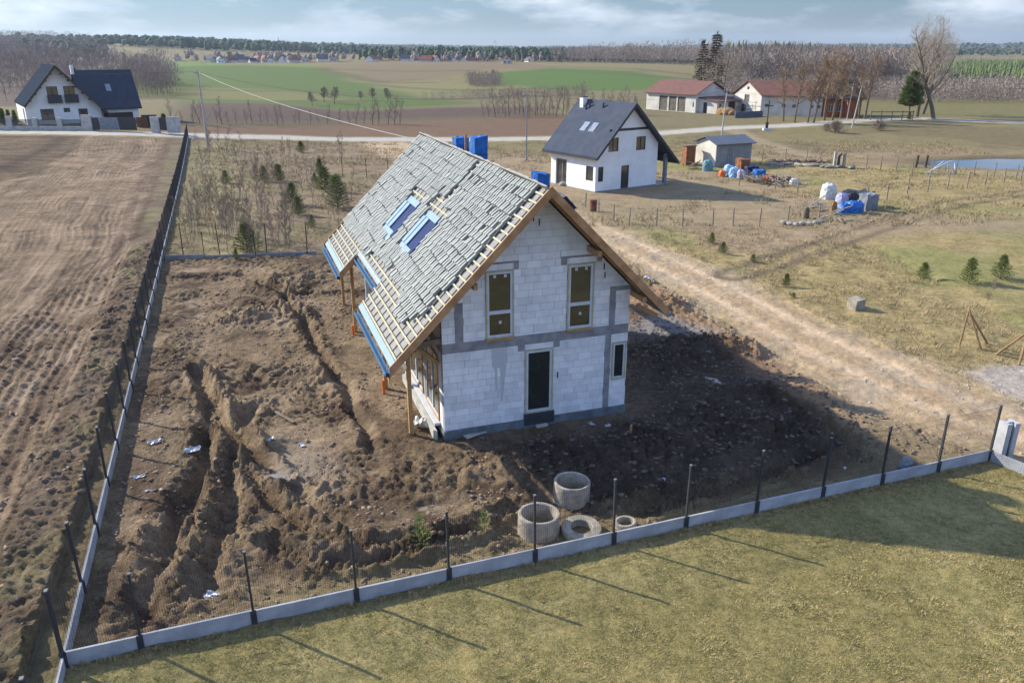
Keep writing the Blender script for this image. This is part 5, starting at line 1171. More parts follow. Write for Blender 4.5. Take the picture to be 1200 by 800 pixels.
# hay rack frame at the gable
q = MB()
for x in (GW * .02, GW * .58, GW * .95): q.tube((x, -.9, -.3), (x, -.9, 2.6), .05, .05, 5)
q.tube((0, -.9, 2.3), (GW, -.9, 2.3), .05, .05, 5); q.tube((0, -.9, 1.2), (GW, -.9, 1.2), .04, .04, 5); q.tube((GW * .02, -.9, 2.4), (GW * .4, -.2, .4), .05, .05, 5)
o = q.build('hitching_frame', M['post_wood']); o.location = pa; o.rotation_euler = (0, 0, ang); tag(o, 'open frame of grey poles in front of the stable gable', 'frame')
# link shed between the barns
pa2 = at(848, 131.5); o = empty('lean_to_shed', pa2, 0.15); tag(o, 'dark open shed squeezed between the long barn and the stable', 'shed')
q = MB(); q.box(-1.0, 2.6, 3.6, 3.9, -.3, 2.8); q.build('wall', M['dark_wood'], o); q = MB(); q.box(-1.0, -.8, 1, 3.59, -.3, 2.8); q.box(2.4, 2.6, 1, 3.59, -.3, 2.8); q.build('wall', M['grey_metal'], o); q = MB(); q.box(-1.3, 2.9, .6, 4.2, 2.81, 2.95); q.build('roof', M['shed_sheet'], o)
# grey yard wall, straw and dung heap
q = MB(); a, b = at(861, 138.5), at(893, 136.5); q.beam(a + Vector((0, 0, .4)), b + Vector((0, 0, .4)), .25, 1.3); tag(q.build('yard_wall', M['shed_sheet']), 'low dark grey wall in front of the stable gable', 'wall')
M['straw'] = mat('straw', (.33, .20, .09), (.19, .11, .05), 6, .95, .6, 20)
for i, (x, y, s) in enumerate([(845, 134, 1.2), (852, 134.5, 1.4), (857, 135, 1.0)]): rock((x, y), s, 80 + i, 'dung_heap', 'straw', ('left', 'middle', 'right')[i] + ' one of three brown straw heaps beside the grey yard wall', 'heap', (1.2, 1, .8), 'straw heaps in the farmyard')

# ---- brick house glimpsed behind the road trees
pa = at(966, 137.5); hb = empty('brick_house', pa, .08); tag(hb, 'orange brick house with dark roof half hidden behind the row of trees', 'house'); kb = 930 / (pa.y * CP + CAM_H * SP)
Wb = 7.0; q = MB(); hb_holes = [(.6, 1.5, 1.0, 2.4), (2.2, 3.1, 1.0, 2.4), (5.2, 6.2, 1.0, 2.4)]
wall_panel(q, [(0, -.4), (Wb, -.4), (Wb, 3.6), (0, 3.6)], hb_holes, 0, .35, frF); q.build('wall', M['brick'], hb)
q = MB(); wall_panel(q, [(.36, -.4), (7, -.4), (7, 3.6), (3.6, 6.3), (.36, 3.7)], [], Wb - .35, Wb - .001, sideF); q.build('wall', M['brick'], hb)
q = MB(); wall_panel(q, [(.36, -.4), (7, -.4), (7, 3.6), (3.6, 6.3), (.36, 3.7)], [], .001, .35, sideF); q.build('wall', M['brick'], hb)
for h_ in hb_holes: simple_window(hb, frF, *h_, frame='white_frame')
ridge_roof(hb, -.5, Wb + .5, -.6, 3.6, 7.6, 3.4, 6.7, 3.3, M['dark_wood'])
q = MB(); q.box(3.4, 5.0, -1.8, -.01, -.4, 3.0); q.build('porch', M['brick'], hb); q = MB(); q.box(3.2, 5.2, -2.0, -.02, 3.001, 3.15); q.build('porch_roof', M['dark_wood'], hb)
q = MB(); q.box(4.4, 5.0, 3.2, 3.8, 6.0, 7.6); q.build('chimney', M['brick'], hb)
# rail fence right of it
pa = at(1020, 141); rf = empty('rail_fence', pa); tag(rf, 'dark rail fence between the brick house and the evergreen tree', 'fence')
for i in range(5): q = MB(); q.tube((i * 1.9, 0, -.2), (i * 1.9, 0, 1.7), .08, .07, 6); q.build('post', M['old_wood'], rf)
for z in (.7, 1.4): q = MB(); q.box(-.1, 7.8, -.08, -.03, z, z + .14); q.build('rail', M['old_wood'], rf)

# ---- small shed with its clutter
pa, pb = at(838, 196), at(879, 193); d = pb - pa; ang = math.atan2(d.y, d.x); sd = empty('garden_shed', pa, ang); tag(sd, 'small grey shed with a slate blue sheet roof beside the rubbish heap', 'shed')
SW = math.hypot(d.x, d.y); SDp = 3.6; ks = 930 / (pa.y * CP + CAM_H * SP)
q = MB(); wall_panel(q, [(0, -.2), (SW, -.2), (SW, 2.5), (0, 2.5)], [(SW * .30, SW * .46, .1, 2.0)], 0, .1, frF); q.build('wall', M['shed_wall'], sd)
q = MB(); wall_panel(q, [(.1, -.2), (SDp, -.2), (SDp, 2.5), (SDp * .5, 3.0), (.1, 2.55)], [], 0.001, .1, sideF); q.build('wall', M['lime_wall'], sd)
q = MB(); wall_panel(q, [(.1, -.2), (SDp, -.2), (SDp, 2.5), (SDp * .5, 3.0), (.1, 2.55)], [], SW - .1, SW - .001, sideF); q.build('wall', M['shed_wall'], sd); q = MB(); q.box(.11, SW - .11, SDp - .1, SDp, -.2, 2.5); q.build('wall', M['shed_wall'], sd)
q = MB(); q.box(SW * .30, SW * .46, .03, .07, .05, 2.0); q.build('door', M['grey_metal'], sd)
ridge_roof(sd, -.35, SW + .35, -.35, SDp * .5, SDp + .35, 2.46, 3.18, 2.46, M['shed_sheet'], .08)
M['wood_red'] = mat('red_brown_boards', (.28, .12, .055), (.17, .07, .035), 4, .9)
pa = at(806, 193); o = empty('outhouse', pa, .3); tag(o, 'narrow rusty brown outhouse standing left of the small shed', 'shed'); q = MB(); q.box(-.55, .55, -.5, .5, 0, 2.1); q.build('wall', M['wood_red'], o); q = MB(); q.box(-.7, .7, -.65, .65, 2.101, 2.18); q.build('roof', M['old_wood'], o); q = MB(); q.box(-.3, .35, -.53, -.501, .1, 1.9); q.build('door', M['wood_red'], o)
def crate_like(px, s, name, matl, label, cat, group=None, rz=0, seed=0):
    p = at(*px); r = random.Random(seed); q = MB(); q.box(-s[0] / 2, s[0] / 2, -s[1] / 2, s[1] / 2, 0, s[2]); me = q.mesh(name, M[matl]); bm = bmesh.new(); bm.from_mesh(me); bmesh.ops.subdivide_edges(bm, edges=bm.edges, cuts=3, use_grid_fill=True)
    soft = name in ('bulk_bag', 'tarp_heap', 'barrel', 'tree_stump', 'water_tank')
    for v in bm.verts:
        if soft:
            x, y, z = v.co.x / s[0] * 2, v.co.y / s[1] * 2, v.co.z / s[2] * 2 - 1; n_ = math.sqrt(x * x + y * y) or 1; m_ = max(abs(x), abs(y)); k = (m_ / n_) ** .8 * (1 - .22 * max(0, z) ** 2); v.co.x *= k; v.co.y *= k; v.co.z *= 1 - .16 * min(1, n_) ** 2 * (z > 0)
        v.co += Vector((r.uniform(-.07, .07), r.uniform(-.07, .07), r.uniform(-.06, .06) if v.co.z > .02 else 0)) * max(s[0], .6) * (.5 if v.co.z < s[2] * .9 else 1.0)
    bm.to_mesh(me); bm.free(); o = link(name, me); o.location = p; o.rotation_euler = (0, 0, rz); return tag(o, label, cat, group)
def leaning_boards(px, n, ln, label, matl='old_wood', seed=0):
    r = random.Random(seed); p = at(*px); o = empty('board_pile', p); tag(o, label, 'boards')
    for i in range(n):
        a = r.uniform(0, 3.1); c = Vector((r.uniform(-.6, .6), r.uniform(-.4, .4), .06 + .07 * i)); dv = Vector((math.cos(a), math.sin(a), r.uniform(-.1, .35))) * ln / 2
        q = MB(); q.beam(c - dv * .9 + Vector((0, 0, abs(dv.z))), c + dv + Vector((0, 0, abs(dv.z))), .14, .035); q.build('board', M[matl], o)
M['bag_blue'] = mat('light_blue_bag', (.16, .36, .62), (.45, .55, .66), 3, .6, .6, 12, lo=.45, hi=.58)
M['bag_lilac'] = mat('lilac_bag', (.42, .40, .58), (.30, .29, .42), 3, .6, .5, 12)
M['teal'] = mat('teal_tank', (.16, .30, .33), (.11, .22, .25), 3, .6)
crate_like((829, 200), (1.1, 1.0, 1.2), 'water_tank', 'teal', 'teal plastic water tank against the lit wall of the small shed', 'tank', seed=1)
crate_like((846, 207), (.7, .6, .7), 'barrel', 'orange', 'faded orange tub in front of the small shed', 'tub', seed=2)
crate_like((853, 206), (1.0, .9, 1.2), 'bulk_bag', 'bag_blue', 'bright blue bulk bag, leftmost on the rubbish heap', 'bag', None, .2, 3)
crate_like((860, 208), (1.1, .9, 1.1), 'bulk_bag', 'bag_blue', 'pale blue and white bulk bag in the middle of the rubbish heap', 'bag', None, .5, 4)
crate_like((868, 209), (.9, .9, .9), 'bulk_bag', 'bag_lilac', 'lilac sack on the front of the rubbish heap', 'bag', None, .1, 5)
crate_like((869, 203), (1.1, 1.0, 1.5), 'crate', 'wood_red', 'red brown crate standing at the back of the rubbish heap', 'crate', None, .4, 6)
crate_like((880, 205), (1.2, .9, .9), 'crate', 'navy', 'dark blue box behind the boards on the rubbish heap', 'crate', None, .2, 7)
crate_like((889, 207), (1.0, .9, .7), 'crate', 'tarp', 'blue covered box right of the dark box on the rubbish heap', 'crate', None, .2, 8)
crate_like((902, 213), (1.1, .8, .6), 'crate', 'brick', 'orange brick stack at the right end of the rubbish heap', 'bricks', None, .3, 9)
crate_like((921, 214), (1.2, .8, .5), 'crate', 'dark_wood', 'black heap of scrap at the far right of the rubbish heap', 'scrap', None, .3, 10)
crate_like((930, 216), (.8, .7, .6), 'bulk_bag', 'tarp_white', 'greyish white bag at the right tip of the rubbish heap', 'bag', None, .3, 11)
for i, (x, y, lb) in enumerate([(876, 212, 'loose weathered boards heaped at the front of the rubbish heap'), (886, 214, 'tangled boards and sticks in the middle of the rubbish heap'), (896, 216, 'pale planks lying flat before the orange bricks'), (915, 218, 'short dark boards beside the last heap fence post'), (816, 198, 'crossed poles standing left of the small shed')]): leaning_boards((x, y), 9, 1.6, lb, 'post_wood' if i % 2 else 'old_wood', i)
for i, (x, y) in enumerate([(905, 193), (915, 194), (925, 193), (935, 194), (945, 195), (955, 195), (965, 196), (972, 197), (985, 196), (998, 197)]): rock((x, y), .36, 100 + i, 'rubble', 'stone', ('first', 'second', 'third', 'fourth', 'fifth', 'sixth', 'seventh', 'eighth', 'ninth', 'last')[i] + ' rubble lump from the left in the bank behind the rubbish heap', 'rubble', (2.2, .9, .5), 'rubble bank behind the rubbish heap')
for i, x in enumerate(range(905, 975, 9)): rock((x, 190.5), .45, 200 + i, 'soil_heap', 'old_wood', ('first', 'second', 'third', 'fourth', 'fifth', 'sixth', 'seventh', 'last')[i] + ' dark soil clod from the left on the bank behind the rubbish heap', 'soil', (1.4, .8, .6), 'dark soil clods on the bank')
# tarpaulin heap at the end of the post fence
crate_like((970, 233), (1.3, 1.2, 1.45), 'bulk_bag', 'tarp_white', 'tall white bulk bag standing behind the tarpaulin heap', 'bag', None, .2, 21)
crate_like((1000, 249), (1.6, 1.2, 1.0), 'tarp_heap', 'tarp', 'heap under a bright blue tarpaulin at the end of the post fence', 'heap', None, .3, 22)
crate_like((988, 250), (.9, .8, .9), 'tarp_heap', 'tarp', 'smaller blue covered bundle left of the tarpaulin heap', 'bundle', None, .3, 23)
crate_like((986, 242), (1.1, 1.0, 1.2), 'bulk_bag', 'bag_lilac', 'pale pinkish sack leaning behind the blue bundle', 'bag', None, .3, 24)
crate_like((1003, 241), (2.2, 1.2, 1.2), 'pallet_stack', 'graphite', 'dark stack of covered pallets behind the blue tarpaulin', 'stack', None, .25, 25)
crate_like((1016, 246), (1.1, 1.0, 1.3), 'pallet_stack', 'grey_metal', 'grey stack with white edges at the right end of the tarpaulin heap', 'stack', None, .25, 26)
crate_like((944, 255), (.5, .5, .9), 'tree_stump', 'bark', 'brown upright stump standing beside the last fence post', 'stump', None, 0, 27)
crate_like((976, 251), (.5, .4, 1.1), 'barrel', 'straw', 'ochre barrel standing left of the blue bundle', 'barrel', None, 0, 28)
leaning_boards((957, 247), 6, 2.2, 'pale boards bridging the posts left of the tarpaulin heap', 'post_wood', 31); leaning_boards((975, 258), 5, 2.4, 'grey planks lying in front of the blue tarpaulin heap', 'post_wood', 32); leaning_boards((1004, 238), 5, 1.5, 'boards laid on top of the dark pallet stack', 'post_wood', 33)
for i, (x, y) in enumerate([(918, 262), (925, 263), (933, 264), (940, 263), (948, 263), (955, 262), (962, 261)]): rock((x, y), .24, 300 + i, 'field_stone', 'stone', ('first', 'second', 'third', 'fourth', 'fifth', 'sixth', 'last')[i] + ' grey field stone from the left in the row below the post fence', 'stone', (1.2, 1, .7), 'field stones along the post fence')
# ---- goal-like white frame by the pond, sitting figure-like posts
pa = at(1085, 204); o = empty('goal_frame', pa); tag(o, 'white metal frame like a football goal standing by the pond', 'frame'); kg = 930 / (pa.y * CP + CAM_H * SP)
def gq(x, y): return Vector(((x - 1085) / kg, 0, (204 - y) / kg))
for a, b, dy in (((1085, 203), (1109, 190), 0), ((1109, 190), (1119, 204), 0), ((1109, 190), (1121, 190), 1.0), ((1119, 204), (1120, 191), .6), ((1092, 199), (1108, 191), .9), ((1085, 203), (1119, 204), 0), ((1109, 190), (1116, 204), .9)):
    q = MB(); q.tube(gq(*a), gq(*b) + Vector((0, dy, 0)), .06, .06, 6); q.build('tube', M['white_frame'], o)
pa = at(982, 196); o = empty('well_pump', pa); tag(o, 'dark hand pump between two pale posts beyond the rubble bank', 'pump')
for x, m_, h in ((-.45, 'pale_concrete', 1.7), (.5, 'post_wood', 1.5)): q = MB(); q.box(x - .12, x + .12, -.12, .12, -.2, h); q.build('post', M[m_], o)
q = MB(); q.tube((0, 0, -.2), (0, 0, 1.2), .16, .14, 8); q.tube((0, 0, 1.2), (.25, 0, 1.5), .14, .1, 8); q.build('pump_body', M['black'], o)
for x in (1073, 1084): pa = at(x, 196); q = MB(); q.tube(pa - Vector((0, 0, .4)), pa + Vector((.1, 0, 1.3)), .14, .12, 7); tag(q.build('shore_post', M['dark_wood']), 'thick dark post standing in the pond shallows, %s one' % ('left' if x < 1080 else 'right'), 'post')
# ---- wayside cross on its white base
pa = at(898, 153); o = empty('wayside_cross', pa); tag(o, 'dark wayside cross on a white base at the road corner', 'cross')
q = MB(); q.box(-.55, .55, -.4, .4, -.2, .35); q.build('base', M['white_frame'], o); q = MB(); q.box(-.2, .2, -.15, .15, .351, 1.3); q.build('pedestal', M['dark_wood'], o); q = MB(); q.box(-.07, .07, -.05, .05, 1.301, 4.6); q.box(-.7, -.071, -.045, .045, 3.7, 3.85); q.box(.071, .7, -.045, .045, 3.7, 3.85); q.build('cross', M['dark_wood'], o)
HAZE = 0.00009

# ------------------------------------------------------------------ trees
def tree_parts(seed, H, r0, n1, n2, n3, ntw, crown0=.3, spread=.5, upward=.55, tw_len=.9, tw_w=.02, twig_sides=1, lean=0.0):
    """limbs (tubes) and twigs (slim blades) of a leafless tree"""
    r = random.Random(seed); tr, tw = MB(), MB()
    def rv(s): return Vector((r.uniform(-s, s), r.uniform(-s, s), r.uniform(-s, s)))
    pts = [Vector((0, 0, -.3))]; d = Vector((lean, 0, 1)).normalized(); ns = 7
    for i in range(ns): d = (d + rv(.10)).normalized(); pts.append(pts[-1] + d * H / ns * .93)
    rad = [r0 * (1.15 - .95 * i / ns) for i in range(ns + 1)]
    for i in range(ns): tr.tube(pts[i], pts[i + 1], rad[i], rad[i + 1], 7, cap=False)
    def on_trunk(t): k = min(ns - 1, int(t * ns)); f = t * ns - k; return pts[k].lerp(pts[k + 1], f), rad[k] * (1 - f) + rad[k + 1] * f
    def twigs(p, q, n, ln):
        for _ in range(n):
            a = p.lerp(q, r.uniform(.15, 1)); dd = ((q - p).normalized() + rv(.8) + Vector((0, 0, .3))).normalized(); sd = dd.cross(rv(1)).normalized() * tw_w; e = a + dd * ln * r.uniform(.5, 1.2); m = a.lerp(e, .55) + rv(.06 * ln)
            tw.add([a - sd, a + sd, m + sd * .7, m - sd * .7, e], [(0, 1, 2, 3), (3, 2, 4)])
    def limb(p, d, ln, rr, lev):
        ns_ = 3 if lev < 3 else 2; cur = p; dd = d; seg = []
        for i in range(ns_):
            dd = (dd + rv(.22) + Vector((0, 0, .10 * upward))).normalized(); nx = cur + dd * ln / ns_; ra, rb = rr * (1 - .75 * i / ns_), rr * (1 - .75 * (i + 1) / ns_)
            (tr if lev == 1 else tw).tube(cur, nx, ra, rb, 5 if lev == 1 else 3, cap=False); seg.append((cur, nx, rb)); cur = nx
        k = {1: n2, 2: n3, 3: 0}[lev]
        if lev < 3 and k:
            for i in range(k):
                a, b, rb = seg[min(ns_ - 1, int(ns_ * (i + 1) / (k + .5)))]; t = r.random(); q = a.lerp(b, t); side = (dd.cross(rv(1))).normalized()
                limb(q, (dd * .65 + side * .75 + Vector((0, 0, .25 * upward))).normalized(), ln * r.uniform(.42, .62), max(rr * .42, tw_w * .8), lev + 1)
        for a, b, rb in seg: twigs(a, b, ntw, tw_len * (.6 + .4 * ln / H * 3))
    for i in range(n1):
        t = crown0 + (1 - crown0) * (i + r.random()) / n1; p, rr = on_trunk(min(.985, t)); a = i * 2.4 + r.uniform(-.5, .5)
        el = upward * (.55 + .75 * t); d = Vector((math.cos(a), math.sin(a), el)).normalized(); limb(p, d, H * spread * (1.12 - t * .82) * r.uniform(.75, 1.15), rr * .55, 1)
    return tr, tw
TREE_ME = {}
def bare_tree(key, p, s, label, group=None, rz=0, args=None, twigm='twig', cat='tree', name='bare_tree', rad=None):
    if key not in TREE_ME:
        tr, tw = tree_parts(**args); TREE_ME[key] = (tr.mesh('trunk', M['bark']), tw.mesh('crown', M[twigm]))
    o = empty(name, p, rz); o.scale = (s, s, s); tag(o, label, cat, group); link('trunk', TREE_ME[key][0], o); link('crown', TREE_ME[key][1], o); return o
def hpx(p, py_top):                                       # height of something standing at p whose top reaches a photo row
    b = (400 - py_top) / CAM_F; t = p.y / (CP + b * SP); return CAM_H + t * (-SP + b * CP) - p.z
def tree_at(px, top, key, H, label, group=None, args=None, twigm='twig', name='bare_tree', seed=0):
    p = at(*px); return bare_tree(key, p, hpx(p, top) / H, label, group, seed * 1.7, args, twigm, 'tree', name)
BIG = [dict(seed=21 + i, H=20, r0=.42, n1=15, n2=8, n3=6, ntw=2, crown0=.22, spread=.50, upward=1.05, tw_len=1.5, tw_w=.011, lean=(-.05, .16, .1)[i]) for i in range(3)]
tree_at((1074, 137), 30, 'big0', 20, 'tall leafless tree behind the evergreen, left of the two giants by the road', args=BIG[0], seed=1, twigm='twig_pale')
tree_at((1094, 139), 24, 'big1', 20, 'tallest leafless tree by the road with a wide leaning crown', args=BIG[1], seed=2, twigm='twig_pale')
tree_at((1081, 134), 42, 'big2', 20, 'slimmer leafless tree between the two giant road trees', args=BIG[2], seed=3, twigm='twig_pale')
ROWA = [dict(seed=41 + i, H=14, r0=.24, n1=15, n2=6, n3=3, ntw=3, crown0=.30, spread=.32, upward=.8, tw_len=1.1, tw_w=.013) for i in range(3)]
for i, (x, y, t) in enumerate([(931, 144, 70), (946, 144, 66), (953, 144, 64), (966, 141, 58), (975, 141, 60), (1013, 139.5, 62), (1006, 139, 72), (985, 139, 66), (918, 142, 78)]):
    tree_at((x, y), t, 'row%d' % (i % 3), 14, ['first', 'second', 'third', 'fourth', 'fifth', 'last', 'last but one', 'sixth', 'smallest'][i] + ' warm brown budding tree in the row along the farm road', 'budding trees along the farm road', ROWA[i % 3], 'twig_warm', 'budding_tree', i)
tree_at((842, 127), 62, 'oak', 12, 'spreading leafless tree with drooping limbs between the two barns', None, dict(seed=77, H=12, r0=.3, n1=12, n2=6, n3=5, ntw=3, crown0=.25, spread=.62, upward=.28, tw_len=1.2, tw_w=.014), seed=4)
# bare hedgerow trees behind the brown field
HED = [dict(seed=91 + i, H=8, r0=.12, n1=10, n2=4, n3=2, ntw=3, crown0=.15, spread=.30, upward=1.1, tw_len=.9, tw_w=.009) for i in range(4)]
rr = random.Random(5)
for i in range(40):
    x = 566 + i * 4.6 + rr.uniform(-2, 2); tree_at((x, 136 - 3 * (i / 40) + rr.uniform(-2.5, 2)), 108 + rr.uniform(-9, 12) - (12 if i in (24, 25, 27) else 0), 'hed%d' % (i % 4), 8, 'leafless alder in the hedgerow beyond the brown stubble field', 'leafless hedgerow behind the brown field', HED[i % 4], 'twig', 'bare_tree', i)
for i in range(30):
    x = 205 + i * 9.2 + rr.uniform(-4, 4); tree_at((x, 147 - rr.uniform(0, 3)), 122 + rr.uniform(-12, 10), 'hed%d' % (i % 4), 8, 'thin leafless tree scattered along the plum coloured tilth', 'thin trees along the far brown field', HED[i % 4], 'twig', 'bare_tree', i)
RND = [dict(seed=131 + i, H=9, r0=.22, n1=14, n2=7, n3=5, ntw=4, crown0=.26, spread=.42, upward=.6, tw_len=.8, tw_w=.022) for i in range(2)]
for i, (x, y, t, lb) in enumerate([(366, 124, 108, 'small'), (380, 120, 102, 'twin left'), (392, 122, 102, 'twin right'), (437, 118, 103, 'round'), (455, 119, 103.5, 'upright'), (423, 118, 107, 'slender'), (577, 94, 82, 'lone')]):
    tree_at((x, y), t, 'rnd%d' % (i % 2), 9, '%s dark leafless tree standing out on the green fields' % lb, 'field trees', RND[i % 2], 'twig', 'bare_tree', i)
# conifers
def conifer_mesh(seed, H, r, whorls, per, droop, needle, dens, nl, nw, base=.1, sparse=1.0):
    rd = random.Random(seed); tr, nd = MB(), MB(); tr.tube((0, 0, -.2), (rd.uniform(-.03, .03) * H, 0, H), H * .022, H * .004, 6, cap=False)
    def tuft(p, dd, n):
        for _ in range(n):
            v = (dd + Vector((rd.uniform(-.8, .8), rd.uniform(-.8, .8), rd.uniform(-.5, .7)))).normalized(); s = v.cross(Vector((rd.uniform(-1, 1), rd.uniform(-1, 1), rd.uniform(-1, 1)))).normalized() * nw; L_ = nl * rd.uniform(.6, 1.2); nd.add([p - s, p + s, p + v * L_], [(0, 1, 2)])
    for i in range(whorls):
        t = base + (1 - base) * i / whorls; z = H * t; R = r * H * (1 - t) ** .85 * rd.uniform(.75, 1.1) + .03 * H; a0 = rd.random() * 6.28
        for k in range(per):
            if rd.random() > sparse: continue
            a = a0 + 6.283 * k / per + rd.uniform(-.3, .3); dd = Vector((math.cos(a), math.sin(a), -droop + .25 * t)).normalized(); rl_ = R * rd.uniform(.7, 1.1); e = Vector((0, 0, z)) + dd * rl_; tr.tube((0, 0, z), e, H * .006, H * .002, 4, cap=False)
            for j in range(dens): f = (j + 1) / dens; tuft(Vector((0, 0, z)).lerp(e, f) , dd, needle)
    for _ in range(4): tuft(Vector((0, 0, H * rd.uniform(.93, 1.0))), Vector((0, 0, 1)), needle)
    return tr.mesh('trunk', M['bark']), nd
CON = {}
def conifer(key, px, top, H, label, group=None, matl='needle', name='young_pine', k_=0, **a):
    if key not in CON: t_, n_ = conifer_mesh(H=H, **a); CON[key] = (t_, n_.mesh('crown', M[matl]))
    p = at(*px); p.z = ground_z(p.x, p.y); s = hpx(p, top) / H; o = empty(name, p, k_ * 1.3); o.scale = (s * (1 + .1 * math.sin(k_ * 3)), s * (1 + .1 * math.cos(k_ * 5)), s); tag(o, label, 'tree', group); link('trunk', CON[key][0], o); link('crown', CON[key][1], o)
PINE = dict(r=.50, whorls=10, per=8, droop=-.40, needle=9, dens=4, nl=.32, nw=.022, base=.02)
PM = {}
def pine(px, top, lb, i):
    k = i % 3
    if 'front fence' in lb: k = 7
    if k not in PM: t_, n_ = conifer_mesh(301 + k, 2.4, **(PINE if k < 5 else dict(PINE, r=.38, whorls=5, per=5, needle=7))); PM[k] = (t_, n_.mesh('crown', M['needle' if k < 5 else 'needle_bright']))
    p = at(*px); p.z = ground_z(p.x, p.y); s = hpx(p, top) / 2.4; o = empty('young_pine', p, i * 1.3); o.scale = (s * (1.0 + .18 * math.sin(i * 3)), s * (1.0 + .18 * math.cos(i * 5)), s); tag(o, lb, 'tree', 'young pines'); link('trunk', PM[k][0], o); link('crown', PM[k][1], o)
for i, (x, y, t, lb) in enumerate([(396, 243, 206, 'tallest dense young pine, right of the cluster behind the plot'), (381, 224, 196, 'bushy young pine behind the tallest one in the rough ground'), (369, 214, 203, 'low wide young pine at the left of the bushy pair'), (343, 240, 215, 'dark young pine in the middle of the rough ground'), (350, 252, 231, 'bright green small pine in front of the dark one'), (353, 179, 166, 'lone young pine near the gravel road edge'), (310, 213, 195, 'grey green pine left of the dark one'), (327, 212, 193, 'thin young pine beside the grey green one'), (366, 266, 252, 'small pale pine nearest to the rear board wall'), (290, 294, 262, 'loose young pine right behind the rear board wall'), (277, 304, 292, 'low pine bush overhanging the rear board wall'), (265, 215, 200, 'faint young pine among the saplings'), (375, 205, 186, 'slim young pine by the far fence posts'),
      (1135, 331, 303, 'left pine of the pair standing in the right meadow'), (1172, 326, 299, 'widest young pine at the right edge of the meadow'), (1082, 325, 308, 'small pine left of the pair in the right meadow'), (921, 335, 321, 'low pine tuft near the dirt track'), (847, 297, 284, 'small pine below the post fence'), (834, 285, 273, 'tiny pine seedling left below the post fence'), (882, 307, 298, 'tiny pine seedling right below the post fence'), (568, 626, 597, 'yellowish young pine beside the front fence and concrete rings'), (493, 634, 603, 'faint green pine seedling left of the yellowish one by the front fence'), (930, 349, 343, 'tiny green tuft of pine at the track edge')]):
    pine((x, y), t, lb, i)
conifer('spr1', (834, 124), 39, 17, 'taller brownish spruce behind the long barn', None, 'needle_brown', 'old_spruce', 1, seed=61, r=.17, whorls=26, per=6, droop=.35, needle=7, dens=4, nl=.9, nw=.07, base=.15, sparse=.8)
conifer('spr2', (820, 123), 47, 16, 'shorter brownish spruce left of the taller one behind the long barn', None, 'needle_brown', 'old_spruce', 2, seed=62, r=.19, whorls=24, per=6, droop=.35, needle=7, dens=4, nl=.9, nw=.07, base=.15, sparse=.75)
conifer('thu', (1064, 139), 85, 9, 'dense rounded evergreen tree standing by the road bend', None, 'thuja', 'evergreen_tree', 3, seed=63, r=.34, whorls=22, per=10, droop=-.2, needle=13, dens=5, nl=.7, nw=.10, base=.27)
conifer('thu2', (1065, 140.5), 131, 9, 'tiny dark evergreen shrub at the foot of the rounded evergreen', None, 'thuja', 'evergreen_shrub', 4, seed=64, r=.3, whorls=9, per=7, droop=-.3, needle=10, dens=3, nl=1.0, nw=.2, base=.05)
for i, (x, t, lb) in enumerate([(-2, 129, 'first'), (5, 128, 'second'), (12, 129.5, 'third'), (19, 130, 'fourth')]):
    conifer('thu3', (x, 146.5), t, 2.5, '%s dark clipped evergreen from the left beside the far left house' % lb, 'evergreens beside the far left house', 'thuja', 'evergreen_shrub', i, seed=66, r=.2, whorls=14, per=8, droop=-.8, needle=9, dens=3, nl=.3, nw=.05, base=.03)
conifer('thu4', (193, 147.5), 134, 2.5, 'green bush behind the right pillars of the far left garden fence', None, 'thuja', 'evergreen_shrub', 7, seed=67, r=.45, whorls=12, per=9, droop=-.4, needle=9, dens=4, nl=.35, nw=.06, base=.03)
# saplings in the rough ground
SAP = []
for i in range(4):
    tr, tw = tree_parts(501 + i, 3.2, .018, 9, 3, 0, 3, .22, .24, 1.3, .35, .005); b_ = len(tr.v); tr.add(tw.v, tw.f); SAP.append(tr.mesh('stem', M['birch']))
rr = random.Random(9); n = 0
while n < 150:
    x, y = rr.uniform(212, 420), rr.uniform(175, 298)
    if x < 215 + (298 - y) * .02 or (x > 340 and rr.random() < .55): continue
    p = at(x, y); p.z = ground_z(p.x, p.y); o = link('sapling', SAP[n % 4], None, p); s = rr.uniform(.55, 1.25); o.scale = (s, s, s); o.rotation_euler = (rr.uniform(-.06, .06), rr.uniform(-.06, .06), rr.uniform(0, 6)); tag(o, 'thin leafless sapling in the rough ground behind the building plot', 'sapling', 'saplings in the rough ground'); n += 1
p = at(1150, 372); o = link('sapling', SAP[1], None, p); o.scale = (.9, .9, .75); tag(o, 'reddish leafless sapling behind the timber corner post in the meadow', 'sapling')
for i, (x, y, t, lb) in enumerate([(979, 156, 143, 'rounded leafless bush at the road, left of the leaning pole'), (1030, 153, 142, 'rounded leafless bush at the road, right of the leaning pole'), (968, 154, 146, 'small leafless bush left of the rounded one at the road')]):
    p = at(x, y); s = hpx(p, t) / 3.0; o = bare_tree('bush', p, s, lb, None, i, dict(seed=601, H=3, r0=.05, n1=26, n2=6, n3=3, ntw=5, crown0=.02, spread=.75, upward=.8, tw_len=.45, tw_w=.016), 'twig', 'bush', 'bare_bush'); o.scale = (s * 1.2, s * 1.2, s)

